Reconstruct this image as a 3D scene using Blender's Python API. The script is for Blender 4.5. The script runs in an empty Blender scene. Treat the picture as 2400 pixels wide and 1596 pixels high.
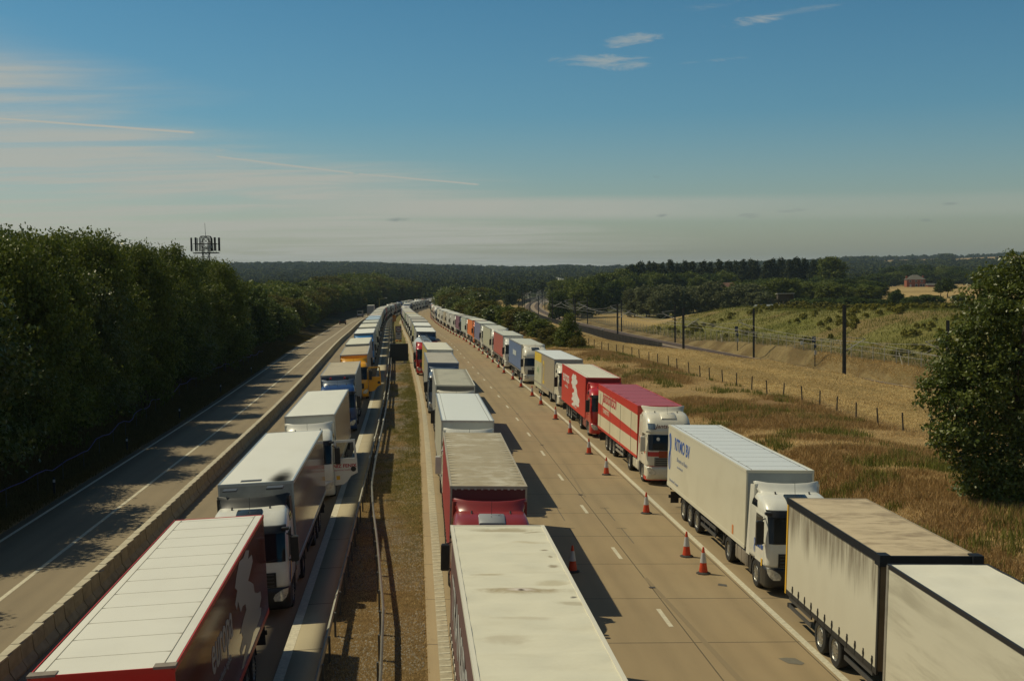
import bpy, math, random
import numpy as np
from mathutils import Vector, Matrix
random.seed(7); RNG = np.random.default_rng(11)
S = bpy.context.scene
COL = S.collection
rad = math.radians

# ---------------------------------------------------------------- camera
F, H, PSI, TH, RO = 2748.0, 10.80, .0827, .0535, .0129     # focal length in pixels of a 2400 wide frame, eye height, yaw, pitch, roll
cp, sp, ct, st, cr, sr = math.cos(PSI), math.sin(PSI), math.cos(TH), math.sin(TH), math.cos(RO), math.sin(RO)
right0 = Vector((cp, -sp, 0)); up0 = Vector((sp*st, cp*st, ct)); fwd = Vector((sp*ct, cp*ct, -st))
rt = right0*cr - up0*sr; up = right0*sr + up0*cr
cam = bpy.data.objects.new('camera', bpy.data.cameras.new('camera')); COL.objects.link(cam)
m = Matrix((rt, up, -fwd)).transposed().to_4x4(); m.translation = (0, 0, H)
cam.matrix_world = m
cam.data.sensor_width = 36; cam.data.lens = 36*F/2400
cam.data.clip_start = .5; cam.data.clip_end = 30000
S.camera = cam

# ---------------------------------------------------------------- light
SUNV = Vector((-2.85, 1.4, 4.0)).normalized()
SUN_EL = math.asin(SUNV.z); SUN_AZ = math.atan2(SUNV.x, SUNV.y)
sl = bpy.data.lights.new('sun', 'SUN'); sl.energy = 3.6; sl.angle = rad(.5); sl.color = (1, .89, .62)
so = bpy.data.objects.new('sun', sl); COL.objects.link(so); so.location = (-60, 20, 80)
so.rotation_euler = SUNV.to_track_quat('Z', 'Y').to_euler()
S.view_settings.view_transform = 'Standard'; S.view_settings.look = 'None'
S.view_settings.gamma = 1; S.view_settings.exposure = -0.1
S.view_settings.use_curve_mapping = False

def direc(u, v):
    A = (u-1200)/F; B = (798-v)/F
    a = A*cr+B*sr; b = -A*sr+B*cr
    y = ct+st*b; z = -st+ct*b
    return Vector((a*cp+y*sp, -a*sp+y*cp, z))

W = bpy.data.worlds.new('World'); S.world = W; W.use_nodes = True
nt = W.node_tree; N = nt.nodes; L = nt.links
for n in list(N): N.remove(n)
class NB:                                   # small node-building helper
    def __init__(s, tree): s.t = tree; s.n = tree.nodes; s.l = tree.links
    def new(s, typ, **kw):
        n = s.n.new(typ)
        for k, v in kw.items(): setattr(n, k, v)
        return n
    def put(s, sock, v):
        if isinstance(v, bpy.types.NodeSocket): s.l.new(v, sock)
        elif v is not None: sock.default_value = v
    def math(s, op, a, b=None, c=None, clamp=False):
        n = s.new('ShaderNodeMath', operation=op, use_clamp=clamp)
        s.put(n.inputs[0], a)
        if b is not None: s.put(n.inputs[1], b)
        if c is not None: s.put(n.inputs[2], c)
        return n.outputs[0]
    def vmath(s, op, a, b=None):
        n = s.new('ShaderNodeVectorMath', operation=op)
        s.put(n.inputs[0], a)
        if b is not None: s.put(n.inputs[1], b)
        return n.outputs['Value'] if op in ('DOT_PRODUCT', 'LENGTH') else n.outputs[0]
    def noise(s, vec, scale, detail=4, rough=.55, dist=0):
        n = s.new('ShaderNodeTexNoise'); s.put(n.inputs['Vector'], vec)
        n.inputs['Scale'].default_value = scale; n.inputs['Detail'].default_value = detail
        n.inputs['Roughness'].default_value = rough; n.inputs['Distortion'].default_value = dist
        return n.outputs['Fac']
    def ramp(s, fac, lo, hi, a=0., b=1.):   # smooth map
        n = s.new('ShaderNodeMapRange', interpolation_type='SMOOTHSTEP')
        s.put(n.inputs[0], fac); n.inputs[1].default_value = lo; n.inputs[2].default_value = hi
        n.inputs[3].default_value = a; n.inputs[4].default_value = b
        return n.outputs[0]
    def mix(s, fac, a, b, mode='MIX'):
        n = s.new('ShaderNodeMix', data_type='RGBA', blend_type=mode)
        s.put(n.inputs[0], fac)
        for i, v in ((6, a), (7, b)):
            if isinstance(v, (tuple, list)): v = (*v[:3], 1)
            s.put(n.inputs[i], v)
        return n.outputs[2]
    def scale(s, vec, v):
        n = s.new('ShaderNodeMapping'); s.put(n.inputs[0], vec); n.inputs['Scale'].default_value = v
        return n.outputs[0]
w = NB(nt)
sky = w.new('ShaderNodeTexSky', sky_type='NISHITA', sun_disc=False)
sky.sun_elevation = SUN_EL; sky.sun_rotation = SUN_AZ
sky.air_density = 1.3; sky.dust_density = 1.0; sky.ozone_density = 3.0; sky.altitude = 50
tc = w.new('ShaderNodeTexCoord').outputs['Generated']
sepn = w.new('ShaderNodeSeparateXYZ'); w.put(sepn.inputs[0], tc)
dx, dy, dz = sepn.outputs
az = w.math('ARCTAN2', dx, dy)              # 0 = along the road, negative to the left
zc = w.math('ADD', w.math('MAXIMUM', dz, 0.0), .06)
comb = w.new('ShaderNodeCombineXYZ'); w.put(comb.inputs[0], w.math('DIVIDE', dx, zc)); w.put(comb.inputs[1], w.math('DIVIDE', dy, zc))
plane = comb.outputs[0]
n1 = w.noise(w.scale(plane, (.35, .9, 1)), 1.1, 7, .62, .5)
n2 = w.noise(w.scale(plane, (.10, .32, 1)), 1.4, 3, .5, .3)
# broad veil of cirrus low on the left, thinning to the right
edge = w.math('ADD', w.math('MULTIPLY', az, -.30), .085)
veil = w.math('SUBTRACT', w.math('ADD', edge, w.math('MULTIPLY', w.math('SUBTRACT', n2, .5), .16)), dz)
veil = w.ramp(w.math('ADD', veil, w.math('MULTIPLY', w.math('SUBTRACT', n1, .5), .07)), -.025, .05)
n3 = w.noise(w.scale(plane, (.16, .75, 1)), 3.0, 6, .62, .8)
veil = w.math('MULTIPLY', veil, w.math('ADD', w.ramp(n1, .3, .68, .22, .70), w.ramp(n3, .40, .62, 0, .55)))
band = w.math('MULTIPLY', w.ramp(w.math('ABSOLUTE', w.math('SUBTRACT', dz, w.math('ADD', .060, w.math('MULTIPLY', az, -.015)))), .004, .013, 1, 0), w.ramp(az, -.25, .0, 0, 1))
band = w.math('MULTIPLY', band, w.math('MULTIPLY', w.ramp(az, .1, .46, 1, .3), w.ramp(w.noise(w.scale(plane, (.3, .12, 1)), 1.5, 5), .3, .6, .6, 1.0)))
cl = w.math('MAXIMUM', w.math('MULTIPLY', w.math('MINIMUM', veil, 1.0), .84), w.math('MULTIPLY', band, .85))
def wisp(u, v, wu, wv, gain, slant=0.):
    global cl
    d = direc(u, v).normalized(); a0 = math.atan2(d.x, d.y)
    da = w.math('SUBTRACT', az, a0)
    de = w.math('SUBTRACT', w.math('SUBTRACT', dz, d.z), w.math('MULTIPLY', da, slant))
    q = w.math('ADD', w.math('POWER', w.math('DIVIDE', da, wu/F), 2), w.math('POWER', w.math('DIVIDE', de, wv/F), 2))
    g = w.math('MULTIPLY', w.ramp(w.math('ADD', q, w.math('MULTIPLY', w.math('SUBTRACT', w.noise(w.scale(tc, (22, 22, 120)), 1.0, 8, .72, .8), .35), 5.0)), .1, 1.7, 1, 0), gain)
    cl = w.math('MAXIMUM', cl, g)
wisp(1430, 145, 130, 20, .55, -.05); wisp(1500, 152, 40, 10, .5, .0); wisp(1480, 95, 70, 15, .55, .08); wisp(1770, 48, 85, 13, .6, .12)
wisp(1850, 30, 130, 8, .22, .1); wisp(1690, 8, 100, 10, .25, .1); wisp(1650, 145, 90, 5, .2, .05); wisp(590, 375, 120, 12, .5, -.25); wisp(60, 330, 60, 20, .3, -.5); wisp(560, 332, 70, 7, .25)
def contrail(p, q, wpx, gain):
    global cl
    a = direc(*p).normalized(); b = direc(*q).normalized(); nrm = a.cross(b).normalized(); mid = (a+b).normalized()
    along = nrm.cross(mid); half = abs(along.dot(b))
    dd = w.math('ABSOLUTE', w.math('ADD', w.vmath('DOT_PRODUCT', tc, tuple(nrm)), w.math('MULTIPLY', w.math('SUBTRACT', w.noise(tc, 25, 2), .5), .0012)))
    al = w.math('ABSOLUTE', w.vmath('DOT_PRODUCT', tc, tuple(along)))
    f = w.math('MULTIPLY', w.ramp(dd, wpx*.3/F, wpx/F, gain, 0), w.ramp(al, half*.93, half*1.02, 1, 0))
    cl = w.math('MAXIMUM', cl, f)
contrail((-60, 274), (463, 312), 4, .95); contrail((500, 366), (835, 408), 3.5, .85); contrail((835, 408), (1125, 433), 3, .85); contrail((440, 365), (700, 392), 6, .5)
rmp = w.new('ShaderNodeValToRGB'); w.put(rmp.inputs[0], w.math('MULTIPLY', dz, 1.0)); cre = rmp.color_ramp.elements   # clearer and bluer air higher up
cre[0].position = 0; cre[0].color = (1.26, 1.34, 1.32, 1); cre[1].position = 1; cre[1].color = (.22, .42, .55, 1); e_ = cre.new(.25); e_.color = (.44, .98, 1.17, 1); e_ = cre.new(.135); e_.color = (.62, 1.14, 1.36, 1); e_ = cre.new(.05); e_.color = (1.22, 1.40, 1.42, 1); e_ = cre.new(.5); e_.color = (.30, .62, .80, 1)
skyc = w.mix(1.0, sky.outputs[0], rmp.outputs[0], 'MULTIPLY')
# thin small clouds in front of the haze near the horizon
dark = None
skyc = w.mix(cl, skyc, (8.6, 8.5, 7.4))
for (u, v, a, b) in ((1855, 494, 30, 4), (1756, 505, 22, 5), (1553, 505, 14, 4), (935, 515, 28, 4), (1540, 414, 12, 3), (2225, 478, 16, 3), (2170, 516, 12, 3)):
    keep = cl; cl = w.math('MULTIPLY', 0.0, 0.0); wisp(u, v, a*1.3, b*1.6, .55); skyc = w.mix(cl, skyc, (2.9, 3.4, 3.6)); cl = keep
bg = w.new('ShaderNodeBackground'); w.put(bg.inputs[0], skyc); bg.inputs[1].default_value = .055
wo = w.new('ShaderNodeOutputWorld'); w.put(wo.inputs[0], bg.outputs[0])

# ---------------------------------------------------------------- ground shape
PY = [-60, 200, 270, 330, 400, 500, 600, 700, 900, 1200, 12000]
PZ = [0, 0, -1.0, -1.6, -2.2, -3.1, -3.9, -4.4, -3.0, .5, 1.0]
DRy = [0, 100, 140, 180, 217, 262, 315, 356, 415, 470, 520, 560, 600, 650, 710, 800, 950, 1200]
DRx = [0, 0, -.7, -1.4, -1.95, -3.0, -4.2, -5.1, -5.6, -5.2, -3.8, -1.6, 2.0, 8, 17, 33, 68, 150]
DLy = [0, 100, 130, 200, 237, 295, 350, 400, 450, 500, 550, 600, 650, 710, 800, 950, 1200]
DLx = [0, 0, -.4, -1.5, -2.2, -3.4, -4.3, -4.2, -3.3, -1.9, .2, 3.6, 9, 18, 34, 69, 151]
def smooth_tab(xs, ys):                     # resample with smoothing so bends have no corners
    g = np.arange(-60, 1300, 4.0); v = np.interp(g, xs, ys)
    k = np.hanning(19); k /= k.sum(); vp = np.pad(v, 9, mode='edge'); v = np.convolve(vp, k, 'valid')
    return g, v
GR, VR = smooth_tab(DRy, DRx); GL, VL = smooth_tab(DLy, DLx)
GP, VP = smooth_tab(PY, PZ)
def prof(y): return np.where(np.asarray(y) > 1290, 1.0, np.interp(y, GP, VP))
def dev(X, y):                              # sideways shift of the road axis
    a = np.interp(y, GL, VL); b = np.interp(y, GR, VR)
    t = np.clip((np.asarray(X)+2.6)/2.8, 0, 1)
    return a+(b-a)*t
def fall(X):
    X = np.asarray(X, float)
    return -.032*np.clip(X-.2, 0, 15.2)-.032*np.clip(-2.7-X, 0, 16.2)
def RP(X, y, h=0.):                         # road point from road-local X
    return (float(X+dev(X, y)), float(y), float(prof(y)+fall(X)+h))
def heading(X, y):
    return -math.atan2(float(dev(X, y+8)-dev(X, y)), 8.0)
RWy = [-60, 100, 160, 222, 270, 320, 370, 435, 500, 560, 623, 720, 860, 1000, 1200, 1400]
RWx = [70, 69, 66, 59, 54, 51.5, 50.5, 51, 53.5, 57, 62.5, 74, 102, 140, 205, 270]
RWz = [-5.6, -5.6, -5.5, -4.9, -4.5, -4.3, -4.4, -4.5, -4.6, -4.7, -4.8, -4.8, -4.8, -4.4, -3.5, -3.0]
GX, VX = smooth_tab(RWy, RWx); GZ, VZ = smooth_tab(RWy, RWz)
GX = np.append(GX, 12000); VX = np.append(VX, VX[-1]+.35*10700); GZ = np.append(GZ, 12000); VZ = np.append(VZ, VZ[-1])
def rwx(y): return np.interp(y, GX, VX)
def rwz(y): return np.interp(y, GZ, VZ)
def SS(t): t = np.clip(t, 0, 1); return t*t*(3-2*t)
RIDu = [-600, 300, 560, 700, 850, 1000, 1100, 1250, 1330, 1400, 1500, 1900, 1980, 2100, 2250, 2400, 3000]
RIDv = [622, 620, 621, 619, 619, 624, 626, 629, 624, 628, 624, 612, 606, 602, 598, 591, 590]
def ridge(a):                               # height of the far ridge for a direction a = x/y
    u = 1200+F*np.tan(np.arctan(a)-PSI)
    return 10.8+(666-.0129*u-np.interp(u, RIDu, RIDv))*3300/F-9
def ter(x, y):
    x = np.asarray(x, float); y = np.asarray(y, float)
    b = prof(y).astype(float)
    a = x/np.maximum(y, 60)
    b = b + SS((a-.12)/.25)*SS((y-250)/300)*(np.clip(-b, 0, 9)+.6)
    b = b + SS((-x-40)/60)*SS((y-350)/200)*(1-SS((y-1000)/200))*2.0
    # road corridor: crossfall, kept just under the road sheets
    yc = np.minimum(y, 1250)
    Xl = x-dev(x, yc)
    near = 1-SS((y-1150)/100)
    b = b + near*(fall(np.clip(Xl, -18.9, 15.4)))*(1-SS((np.abs(Xl+1.5)-25)/14))
    onroad = ((Xl > -18.9) & (Xl < -2.75)) | ((Xl > .25) & (Xl < 15.3))
    b = b - near*np.where(onroad, .12, 0)
    # low bank right of the hard shoulder, gentle rise on the left
    b = b + (.9+.5*np.sin(y*.07+1)*np.sin(x*.21))*SS((Xl-16.5)/6)*(1-SS((Xl-25)/8))*(1-SS((y-170)/120))*SS((y+10)/60)
    b = b + 1.2*SS((-Xl-19.6)/7)*(1-SS((y-1000)/150))
    # railway cutting
    xr = rwx(y); zr = rwz(y); s = x-xr
    wl = np.interp(y, [0, 110, 149, 203, 250, 300, 420, 600], [24, 22, 23, 31, 25, 16, 10, 12])
    cut = np.clip((-s-6.5)/(wl-6.5), 0, 1)**.85
    rz = zr-.35
    act = 1-SS((y-1250)/100)
    left = rz+(b-rz)*cut
    hill = 6.4*SS((s-9)/28)*(1-.40*SS((s-38)/35))*(1-SS((y-300)/100))*(1-SS((s-150)/120))
    rside = rz+(.4+2.2*(1-SS((y-215)/70)))*SS((s-6.3)/3.0)+hill
    far_t = SS((s-55)/120+SS((y-380)/160)*1.2)
    far_t = np.where(s < 9, 0, far_t)
    rside = rside+(b-rz-.4)*far_t*np.where(s > 9, 1, 0)*SS((s-9)/20)
    z2 = np.where(s < 0, left, rside)
    b = np.where(y < 1350, b+(z2-b)*act, b)
    # far ridge and rolling ground
    r = np.hypot(x, y)
    b = b + SS((y-1100)/2200)*(ridge(a)-b)*np.where(y > 1100, 1, 0)
    b = b + SS((y-3300)/3000)*(-70)
    b = b + .14*np.sin(x*.31+y*.11)*np.sin(y*.23-x*.05)*np.where((Xl > 16.5) | (Xl < -20), 1, .0)*(1-SS((np.abs(s))/12)*0)*np.where(np.abs(s) < 7.5, 0, 1)
    return b

# ---------------------------------------------------------------- materials
MATS = {}
def mat(name, col, rough=.6, metal=0., noise=None, bump=0., spec=.5, dirt=None, coat=0., bsc=(1, 1, 1)):
    """noise=(scale, amount) varies the colour; dirt=(colour, amount, (sx,sy,sz)) adds grime in object space."""
    if name in MATS: return MATS[name]
    m = bpy.data.materials.new(name); m.use_nodes = True; b = NB(m.node_tree)
    p = m.node_tree.nodes['Principled BSDF']
    p.inputs['Roughness'].default_value = rough; p.inputs['Metallic'].default_value = metal
    p.inputs['Specular IOR Level'].default_value = spec; p.inputs['Coat Weight'].default_value = coat
    c = (*col, 1)
    if noise or dirt or bump:
        oc = b.new('ShaderNodeTexCoord').outputs['Object']
        oi = b.new('ShaderNodeObjectInfo').outputs['Random']
        v = b.new('ShaderNodeVectorMath', operation='MULTIPLY_ADD'); b.put(v.inputs[0], b.rep(oi)); v.inputs[1].default_value = (37, 61, 23); b.put(v.inputs[2], oc)
        vec = v.outputs[0]
    if noise:
        f = b.noise(vec, noise[0], 6, .62)
        c = b.mix(b.ramp(f, .3, .7, 0, noise[1]), c, tuple(x*.45 for x in col))
    if dirt:
        f = b.noise(b.scale(vec, dirt[2]), 1.0, 7, .65, .3)
        g = b.noise(vec, .35, 2, .5)
        f = b.math('MULTIPLY', b.ramp(f, .42, .68, 0, 1), b.ramp(g, .3, .65, .25, 1))
        c = b.mix(b.math('MULTIPLY', f, dirt[1]), c, dirt[0])
    b.put(p.inputs['Base Color'], c)
    if bump:
        bn = b.new('ShaderNodeBump'); bn.inputs['Strength'].default_value = bump; bn.inputs['Distance'].default_value = .03
        b.put(bn.inputs['Height'], b.noise(b.scale(vec, bsc), noise[0] if noise else 4, 5, .6)); b.put(p.inputs['Normal'], bn.outputs[0])
    MATS[name] = m
    return m
def _rep(s, v):
    n = s.new('ShaderNodeCombineXYZ'); [s.put(i, v) for i in n.inputs]; return n.outputs[0]
NB.rep = _rep; NB.comb = _rep
def leafmat(name, cols, rough=.5, trans=.25, spec=.35):
    m = bpy.data.materials.new(name); m.use_nodes = True; b = NB(m.node_tree)
    p = m.node_tree.nodes['Principled BSDF']
    at_ = b.new('ShaderNodeAttribute', attribute_name='tint').outputs['Fac']
    oi = b.new('ShaderNodeObjectInfo').outputs['Random']
    c = b.mix(at_, cols[0], cols[1])
    c = b.mix(b.math('MULTIPLY', oi, .5), c, cols[2])
    b.put(p.inputs['Base Color'], c); p.inputs['Roughness'].default_value = rough
    p.inputs['Specular IOR Level'].default_value = spec
    tr = b.new('ShaderNodeBsdfTranslucent'); b.put(tr.inputs[0], b.mix(.35, c, (.16, .20, .02)))
    mx = b.new('ShaderNodeMixShader'); mx.inputs[0].default_value = trans
    b.put(mx.inputs[1], p.outputs[0]); b.put(mx.inputs[2], tr.outputs[0])
    o = [n for n in m.node_tree.nodes if n.type == 'OUTPUT_MATERIAL'][0]; b.put(o.inputs[0], mx.outputs[0])
    return m

# ---------------------------------------------------------------- mesh helpers
def tag(o, label=None, cat=None, group=None, kind=None):
    if label: o['label'] = label
    if cat: o['category'] = cat
    if group: o['group'] = group
    if kind: o['kind'] = kind
    return o
class MB:
    def __init__(s): s.v = []; s.f = []; s.m = []; s.s = []
    def add(s, vs, fs, mi=0, smooth=False):
        k = len(s.v); s.v += [tuple(v) for v in vs]
        for f in fs: s.f.append(tuple(i+k for i in f)); s.m.append(mi); s.s.append(smooth)
        return s
    def box(s, x0, x1, y0, y1, z0, z1, mi=0):
        v = [(x, y, z) for z in (z0, z1) for y in (y0, y1) for x in (x0, x1)]
        return s.add(v, [(0, 2, 3, 1), (4, 5, 7, 6), (0, 1, 5, 4), (2, 6, 7, 3), (0, 4, 6, 2), (1, 3, 7, 5)], mi)
    def hexa(s, v, mi=0):                   # v: 4 bottom then 4 top, both counter-clockwise seen from above
        return s.add(v, [(3, 2, 1, 0), (4, 5, 6, 7), (0, 1, 5, 4), (1, 2, 6, 5), (2, 3, 7, 6), (3, 0, 4, 7)], mi)
    def tube(s, a, b, r0, r1=None, n=8, mi=0, smooth=True, caps=True):
        r1 = r0 if r1 is None else r1
        a = Vector(a); b = Vector(b); d = (b-a).normalized()
        x = d.orthogonal().normalized(); y = d.cross(x)
        vs = [a+(x*math.cos(t)+y*math.sin(t))*r0 for t in [2*math.pi*i/n for i in range(n)]]
        vs += [b+(x*math.cos(t)+y*math.sin(t))*r1 for t in [2*math.pi*i/n for i in range(n)]]
        s.add(vs, [(i, (i+1) % n, n+(i+1) % n, n+i) for i in range(n)], mi, smooth)
        if caps: s.add(vs[:n], [tuple(range(n))[::-1]], mi); s.add(vs[n:], [tuple(range(n))], mi)
        return s
    def lathe(s, prof_, c, axis='X', n=24, mi=0, mis=None, smooth=True):
        """prof_: list of (radius, offset along axis)."""
        vs = []
        for r, o in prof_:
            for i in range(n):
                t = 2*math.pi*i/n
                if axis == 'X': vs.append((c[0]+o, c[1]+r*math.cos(t), c[2]+r*math.sin(t)))
                elif axis == 'Z': vs.append((c[0]+r*math.cos(t), c[1]+r*math.sin(t), c[2]+o))
                else: vs.append((c[0]+r*math.sin(t), c[1]+o, c[2]+r*math.cos(t)))
        for k in range(len(prof_)-1):
            s.add(vs[k*n:(k+2)*n], [(i, (i+1) % n, n+(i+1) % n, n+i) for i in range(n)], (mis[k] if mis else mi), smooth)
        return s
    def rings(s, R, mi=0, smooth=True, cap0=False, cap1=False, closed=True):
        n = len(R[0])
        k = len(s.v); s.v += [tuple(p) for r in R for p in r]
        for a in range(len(R)-1):
            for i in range(n if closed else n-1):
                j = (i+1) % n
                s.f.append((k+a*n+i, k+a*n+j, k+(a+1)*n+j, k+(a+1)*n+i)); s.m.append(mi); s.s.append(smooth)
        if cap0: s.f.append(tuple(k+i for i in range(n))[::-1]); s.m.append(mi); s.s.append(False)
        if cap1: s.f.append(tuple(k+(len(R)-1)*n+i for i in range(n))); s.m.append(mi); s.s.append(smooth)
        return s
    def mesh(s, name, nm=None, fixn=True):
        me = bpy.data.meshes.new(name); me.from_pydata(s.v, [], s.f)
        me.polygons.foreach_set('material_index', s.m); me.polygons.foreach_set('use_smooth', s.s)
        if fixn:
            import bmesh
            bm = bmesh.new(); bm.from_mesh(me); bmesh.ops.recalc_face_normals(bm, faces=bm.faces); bm.to_mesh(me); bm.free()
        for i in range(nm or (max(s.m)+1 if s.m else 1)): me.materials.append(None)
        return me
def link(name, me, mats, parent=None, loc=None, rot=None):
    o = bpy.data.objects.new(name, me); COL.objects.link(o)
    if not isinstance(mats, (list, tuple)): mats = [mats]
    for i, mm in enumerate(mats):
        if i < len(o.material_slots):
            o.material_slots[i].link = 'OBJECT'; o.material_slots[i].material = mm
    if parent: o.parent = parent
    if loc: o.location = loc
    if rot: o.rotation_euler = rot
    return o
CACHE = {}
def part(name, key, fn, mats, parent=None, loc=None, rot=None):
    if key not in CACHE:
        mb = MB(); fn(mb); CACHE[key] = mb.mesh(name)
    return link(name, CACHE[key], mats, parent, loc, rot)
def empty(name, loc, rz=0, rx=0, ry=0):
    o = bpy.data.objects.new(name, None); COL.objects.link(o); o.location = loc; o.rotation_euler = (rx, ry, rz); o.empty_display_size = .3
    return o
def np_mesh(name, V, Fq, mats=None, tint=None, uv=None, smooth=False, colattr=None):
    """V (n,3); Fq (m,k) all faces with k corners."""
    me = bpy.data.meshes.new(name); V = np.asarray(V, np.float32); Fq = np.asarray(Fq, np.int32); k = Fq.shape[1]
    me.vertices.add(len(V)); me.vertices.foreach_set('co', V.ravel())
    me.loops.add(Fq.size); me.loops.foreach_set('vertex_index', Fq.ravel())
    me.polygons.add(len(Fq)); me.polygons.foreach_set('loop_start', np.arange(0, Fq.size, k, dtype=np.int32))
    me.polygons.foreach_set('loop_total', np.full(len(Fq), k, np.int32))
    if smooth: me.polygons.foreach_set('use_smooth', np.ones(len(Fq), bool))
    me.update(calc_edges=True)
    if tint is not None:
        a = me.attributes.new('tint', 'FLOAT', 'POINT'); a.data.foreach_set('value', np.asarray(tint, np.float32))
    if colattr is not None:
        a = me.color_attributes.new('cover', 'FLOAT_COLOR', 'POINT'); a.data.foreach_set('color', np.c_[colattr, np.ones(len(colattr))].astype(np.float32).ravel())
    if uv is not None:
        l = me.uv_layers.new(name='UVMap'); l.data.foreach_set('uv', np.asarray(uv, np.float32)[Fq.ravel()].ravel())
    for mm in (mats or [None]): me.materials.append(mm)
    me.validate(); return me
def struct(name, me, kind='structure'):
    o = bpy.data.objects.new(name, me); COL.objects.link(o); o['kind'] = kind; return o
FONTC = {}
def text_mesh(s, size=1., shear=0., bold=0.):
    k = (s, size, shear, bold)
    if k not in FONTC:
        c = bpy.data.curves.new('lettering', 'FONT'); c.body = s; c.size = size; c.shear = shear; c.offset = bold; c.align_x = 'CENTER'; c.extrude = .004; c.resolution_u = 3
        o = bpy.data.objects.new('lettering', c); COL.objects.link(o)
        dg = bpy.context.evaluated_depsgraph_get(); me = bpy.data.meshes.new_from_object(o.evaluated_get(dg))
        bpy.data.objects.remove(o); me.materials.clear(); me.materials.append(None); FONTC[k] = me
    return FONTC[k]
def lettering(s, size, m_, parent, loc, rot, sx=1., shear=0., bold=0., name='lettering'):
    o = link(name, text_mesh(s, size, shear, bold), m_, parent, loc, rot); o.scale = (sx, 1, 1); return o
SIDE_L = (rad(90), 0, rad(-90))             # text on the side facing -X, read from there
SIDE_R = (rad(90), 0, rad(90))              # on the side facing +X
FRONT = (rad(90), 0, 0)                     # on a face looking to -Y

# ---------------------------------------------------------------- terrain
def vnoise(x, y, sc, seed=0):               # cheap smooth value noise for python-side masks
    x = np.asarray(x)/sc; y = np.asarray(y)/sc
    xi = np.floor(x); yi = np.floor(y); fx = SS(x-xi); fy = SS(y-yi)
    def h(a, b): v = np.sin(a*127.1+b*311.7+seed*74.7)*43758.5453; return v-np.floor(v)
    return (h(xi, yi)*(1-fx)+h(xi+1, yi)*fx)*(1-fy)+(h(xi, yi+1)*(1-fx)+h(xi+1, yi+1)*fx)*fy
def fbm(x, y, sc, seed=0): return .5*vnoise(x, y, sc, seed)+.3*vnoise(x, y, sc/2.3, seed+1)+.2*vnoise(x, y, sc/5.1, seed+2)
ys = [-30.]
while ys[-1] < 9000: ys.append(ys[-1]+max(1.0, abs(ys[-1])*.0062 if ys[-1] < 400 else ys[-1]*.011))
ys = np.array(ys)
xs = [0.]
while xs[-1] < 9000: xs.append(xs[-1]+max(.9, (xs[-1]-60)*.022))
xs = np.array(xs); xs = np.concatenate([-xs[:0:-1], xs])
XX, YY = np.meshgrid(xs, ys); ZZ = ter(XX, YY)
DRY = np.array((.37, .25, .112)); DRYD = np.array((.235, .14, .06)); TAN = np.array((.46, .325, .135)); GRN = np.array((.105, .112, .022)); DG = np.array((.018, .028, .008))
GRAV = np.array((.15, .13, .10)); BROWN = np.array((.20, .130, .055))
def mixc(c, d, t): return c*(1-t[..., None])+d*t[..., None]
Xl = XX-dev(XX, np.minimum(YY, 1250)); sR = XX-rwx(YY)
C = np.broadcast_to(DRY, XX.shape+(3,)).copy()
f1 = fbm(XX, YY, 9, 3); f2 = fbm(XX, YY, 3.5, 9)
C = mixc(C, DRYD, SS((f1-.48)/.14)*.8); C = mixc(C, GRN*1.3, SS((f2-.68)/.12)*.5)
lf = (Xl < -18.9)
C = np.where(lf[..., None], mixc(np.broadcast_to(np.array((.075, .055, .022)), C.shape), GRN*.45, SS((f1-.45)/.2)), C)  # left verge coloured darker, standing in for shade under the trees
med = (Xl > -2.8) & (Xl < .3)
mc = mixc(np.broadcast_to(BROWN, C.shape), GRAV, SS((fbm(XX, YY, 2.2, 5)-.42)/.16)*SS((YY-38)/20+.25))
gmask = lambda X_, Y_: SS((fbm(X_, Y_*.3, .55, 6)*.7+.3*fbm(X_, Y_, 5, 2)+.22*np.clip((X_+1.15)/1.2, -1, 1)-.34)/.45)*SS((Y_-34)/30)
mc = mixc(mc, np.array((.15, .15, .04)), gmask(Xl, YY)*.8)
mc = mixc(mc, np.array((.17, .15, .05)), SS((YY-150)/80)*.8)
C = np.where(med[..., None], mc, C)
# field beyond the wire fence
fx = np.interp(YY, [0, 79, 99, 122, 135, 177, 210, 260], [33.6, 33.3, 32.6, 30.6, 29.8, 26, 22, 16])
fld = SS((XX-fx-f1*1.2)/1.0)*(sR < 40)
TANV = mixc(np.broadcast_to(TAN, C.shape), TAN*.66, SS((fbm((XX-fx)*1.0, YY*.10, 3.2, 8)-.42)/.2)*.8)
C = np.where((XX > fx-3)[..., None], mixc(C, TANV, fld), C)
bank = (sR > 6) & (YY < 1300)
C = np.where(bank[..., None], mixc(np.broadcast_to(np.array((.24, .18, .085)), C.shape), np.array((.15, .105, .048)), SS((f2-.4)/.2)), C)
hl = SS((sR-11)/6)*(YY < 520)*SS((500-YY)/60)
hc = mixc(np.broadcast_to(np.array((.185, .172, .052)), C.shape), GRN*1.2, SS((f1-.46)/.18)*.8); hc = mixc(hc, DRY*.6, SS((fbm(XX, YY, 14, 12)-.55)/.12)*.7)
hc = mixc(hc, TAN*.9, SS((YY-300)/50)*(1-SS((sR-25)/14)))
C = mixc(C, hc, hl)
bey = SS((sR-85)/30+SS((YY-470)/60))*(sR > 8)
C = mixc(C, mixc(np.broadcast_to(TAN*1.05, C.shape), TAN*.8, SS((fbm(XX, YY, 60, 21)-.45)/.1)), bey)
wood = SS((YY-640)/60)*((sR < 8) | (XX < 30))+SS((YY-900)/60)
C = mixc(C, DG*1.3, np.clip(wood, 0, 1))
midf = (XX > 25) & (sR < -12) & (YY > 380) & (YY < 800)
C = np.where(midf[..., None], TAN*.95, C)
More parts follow.
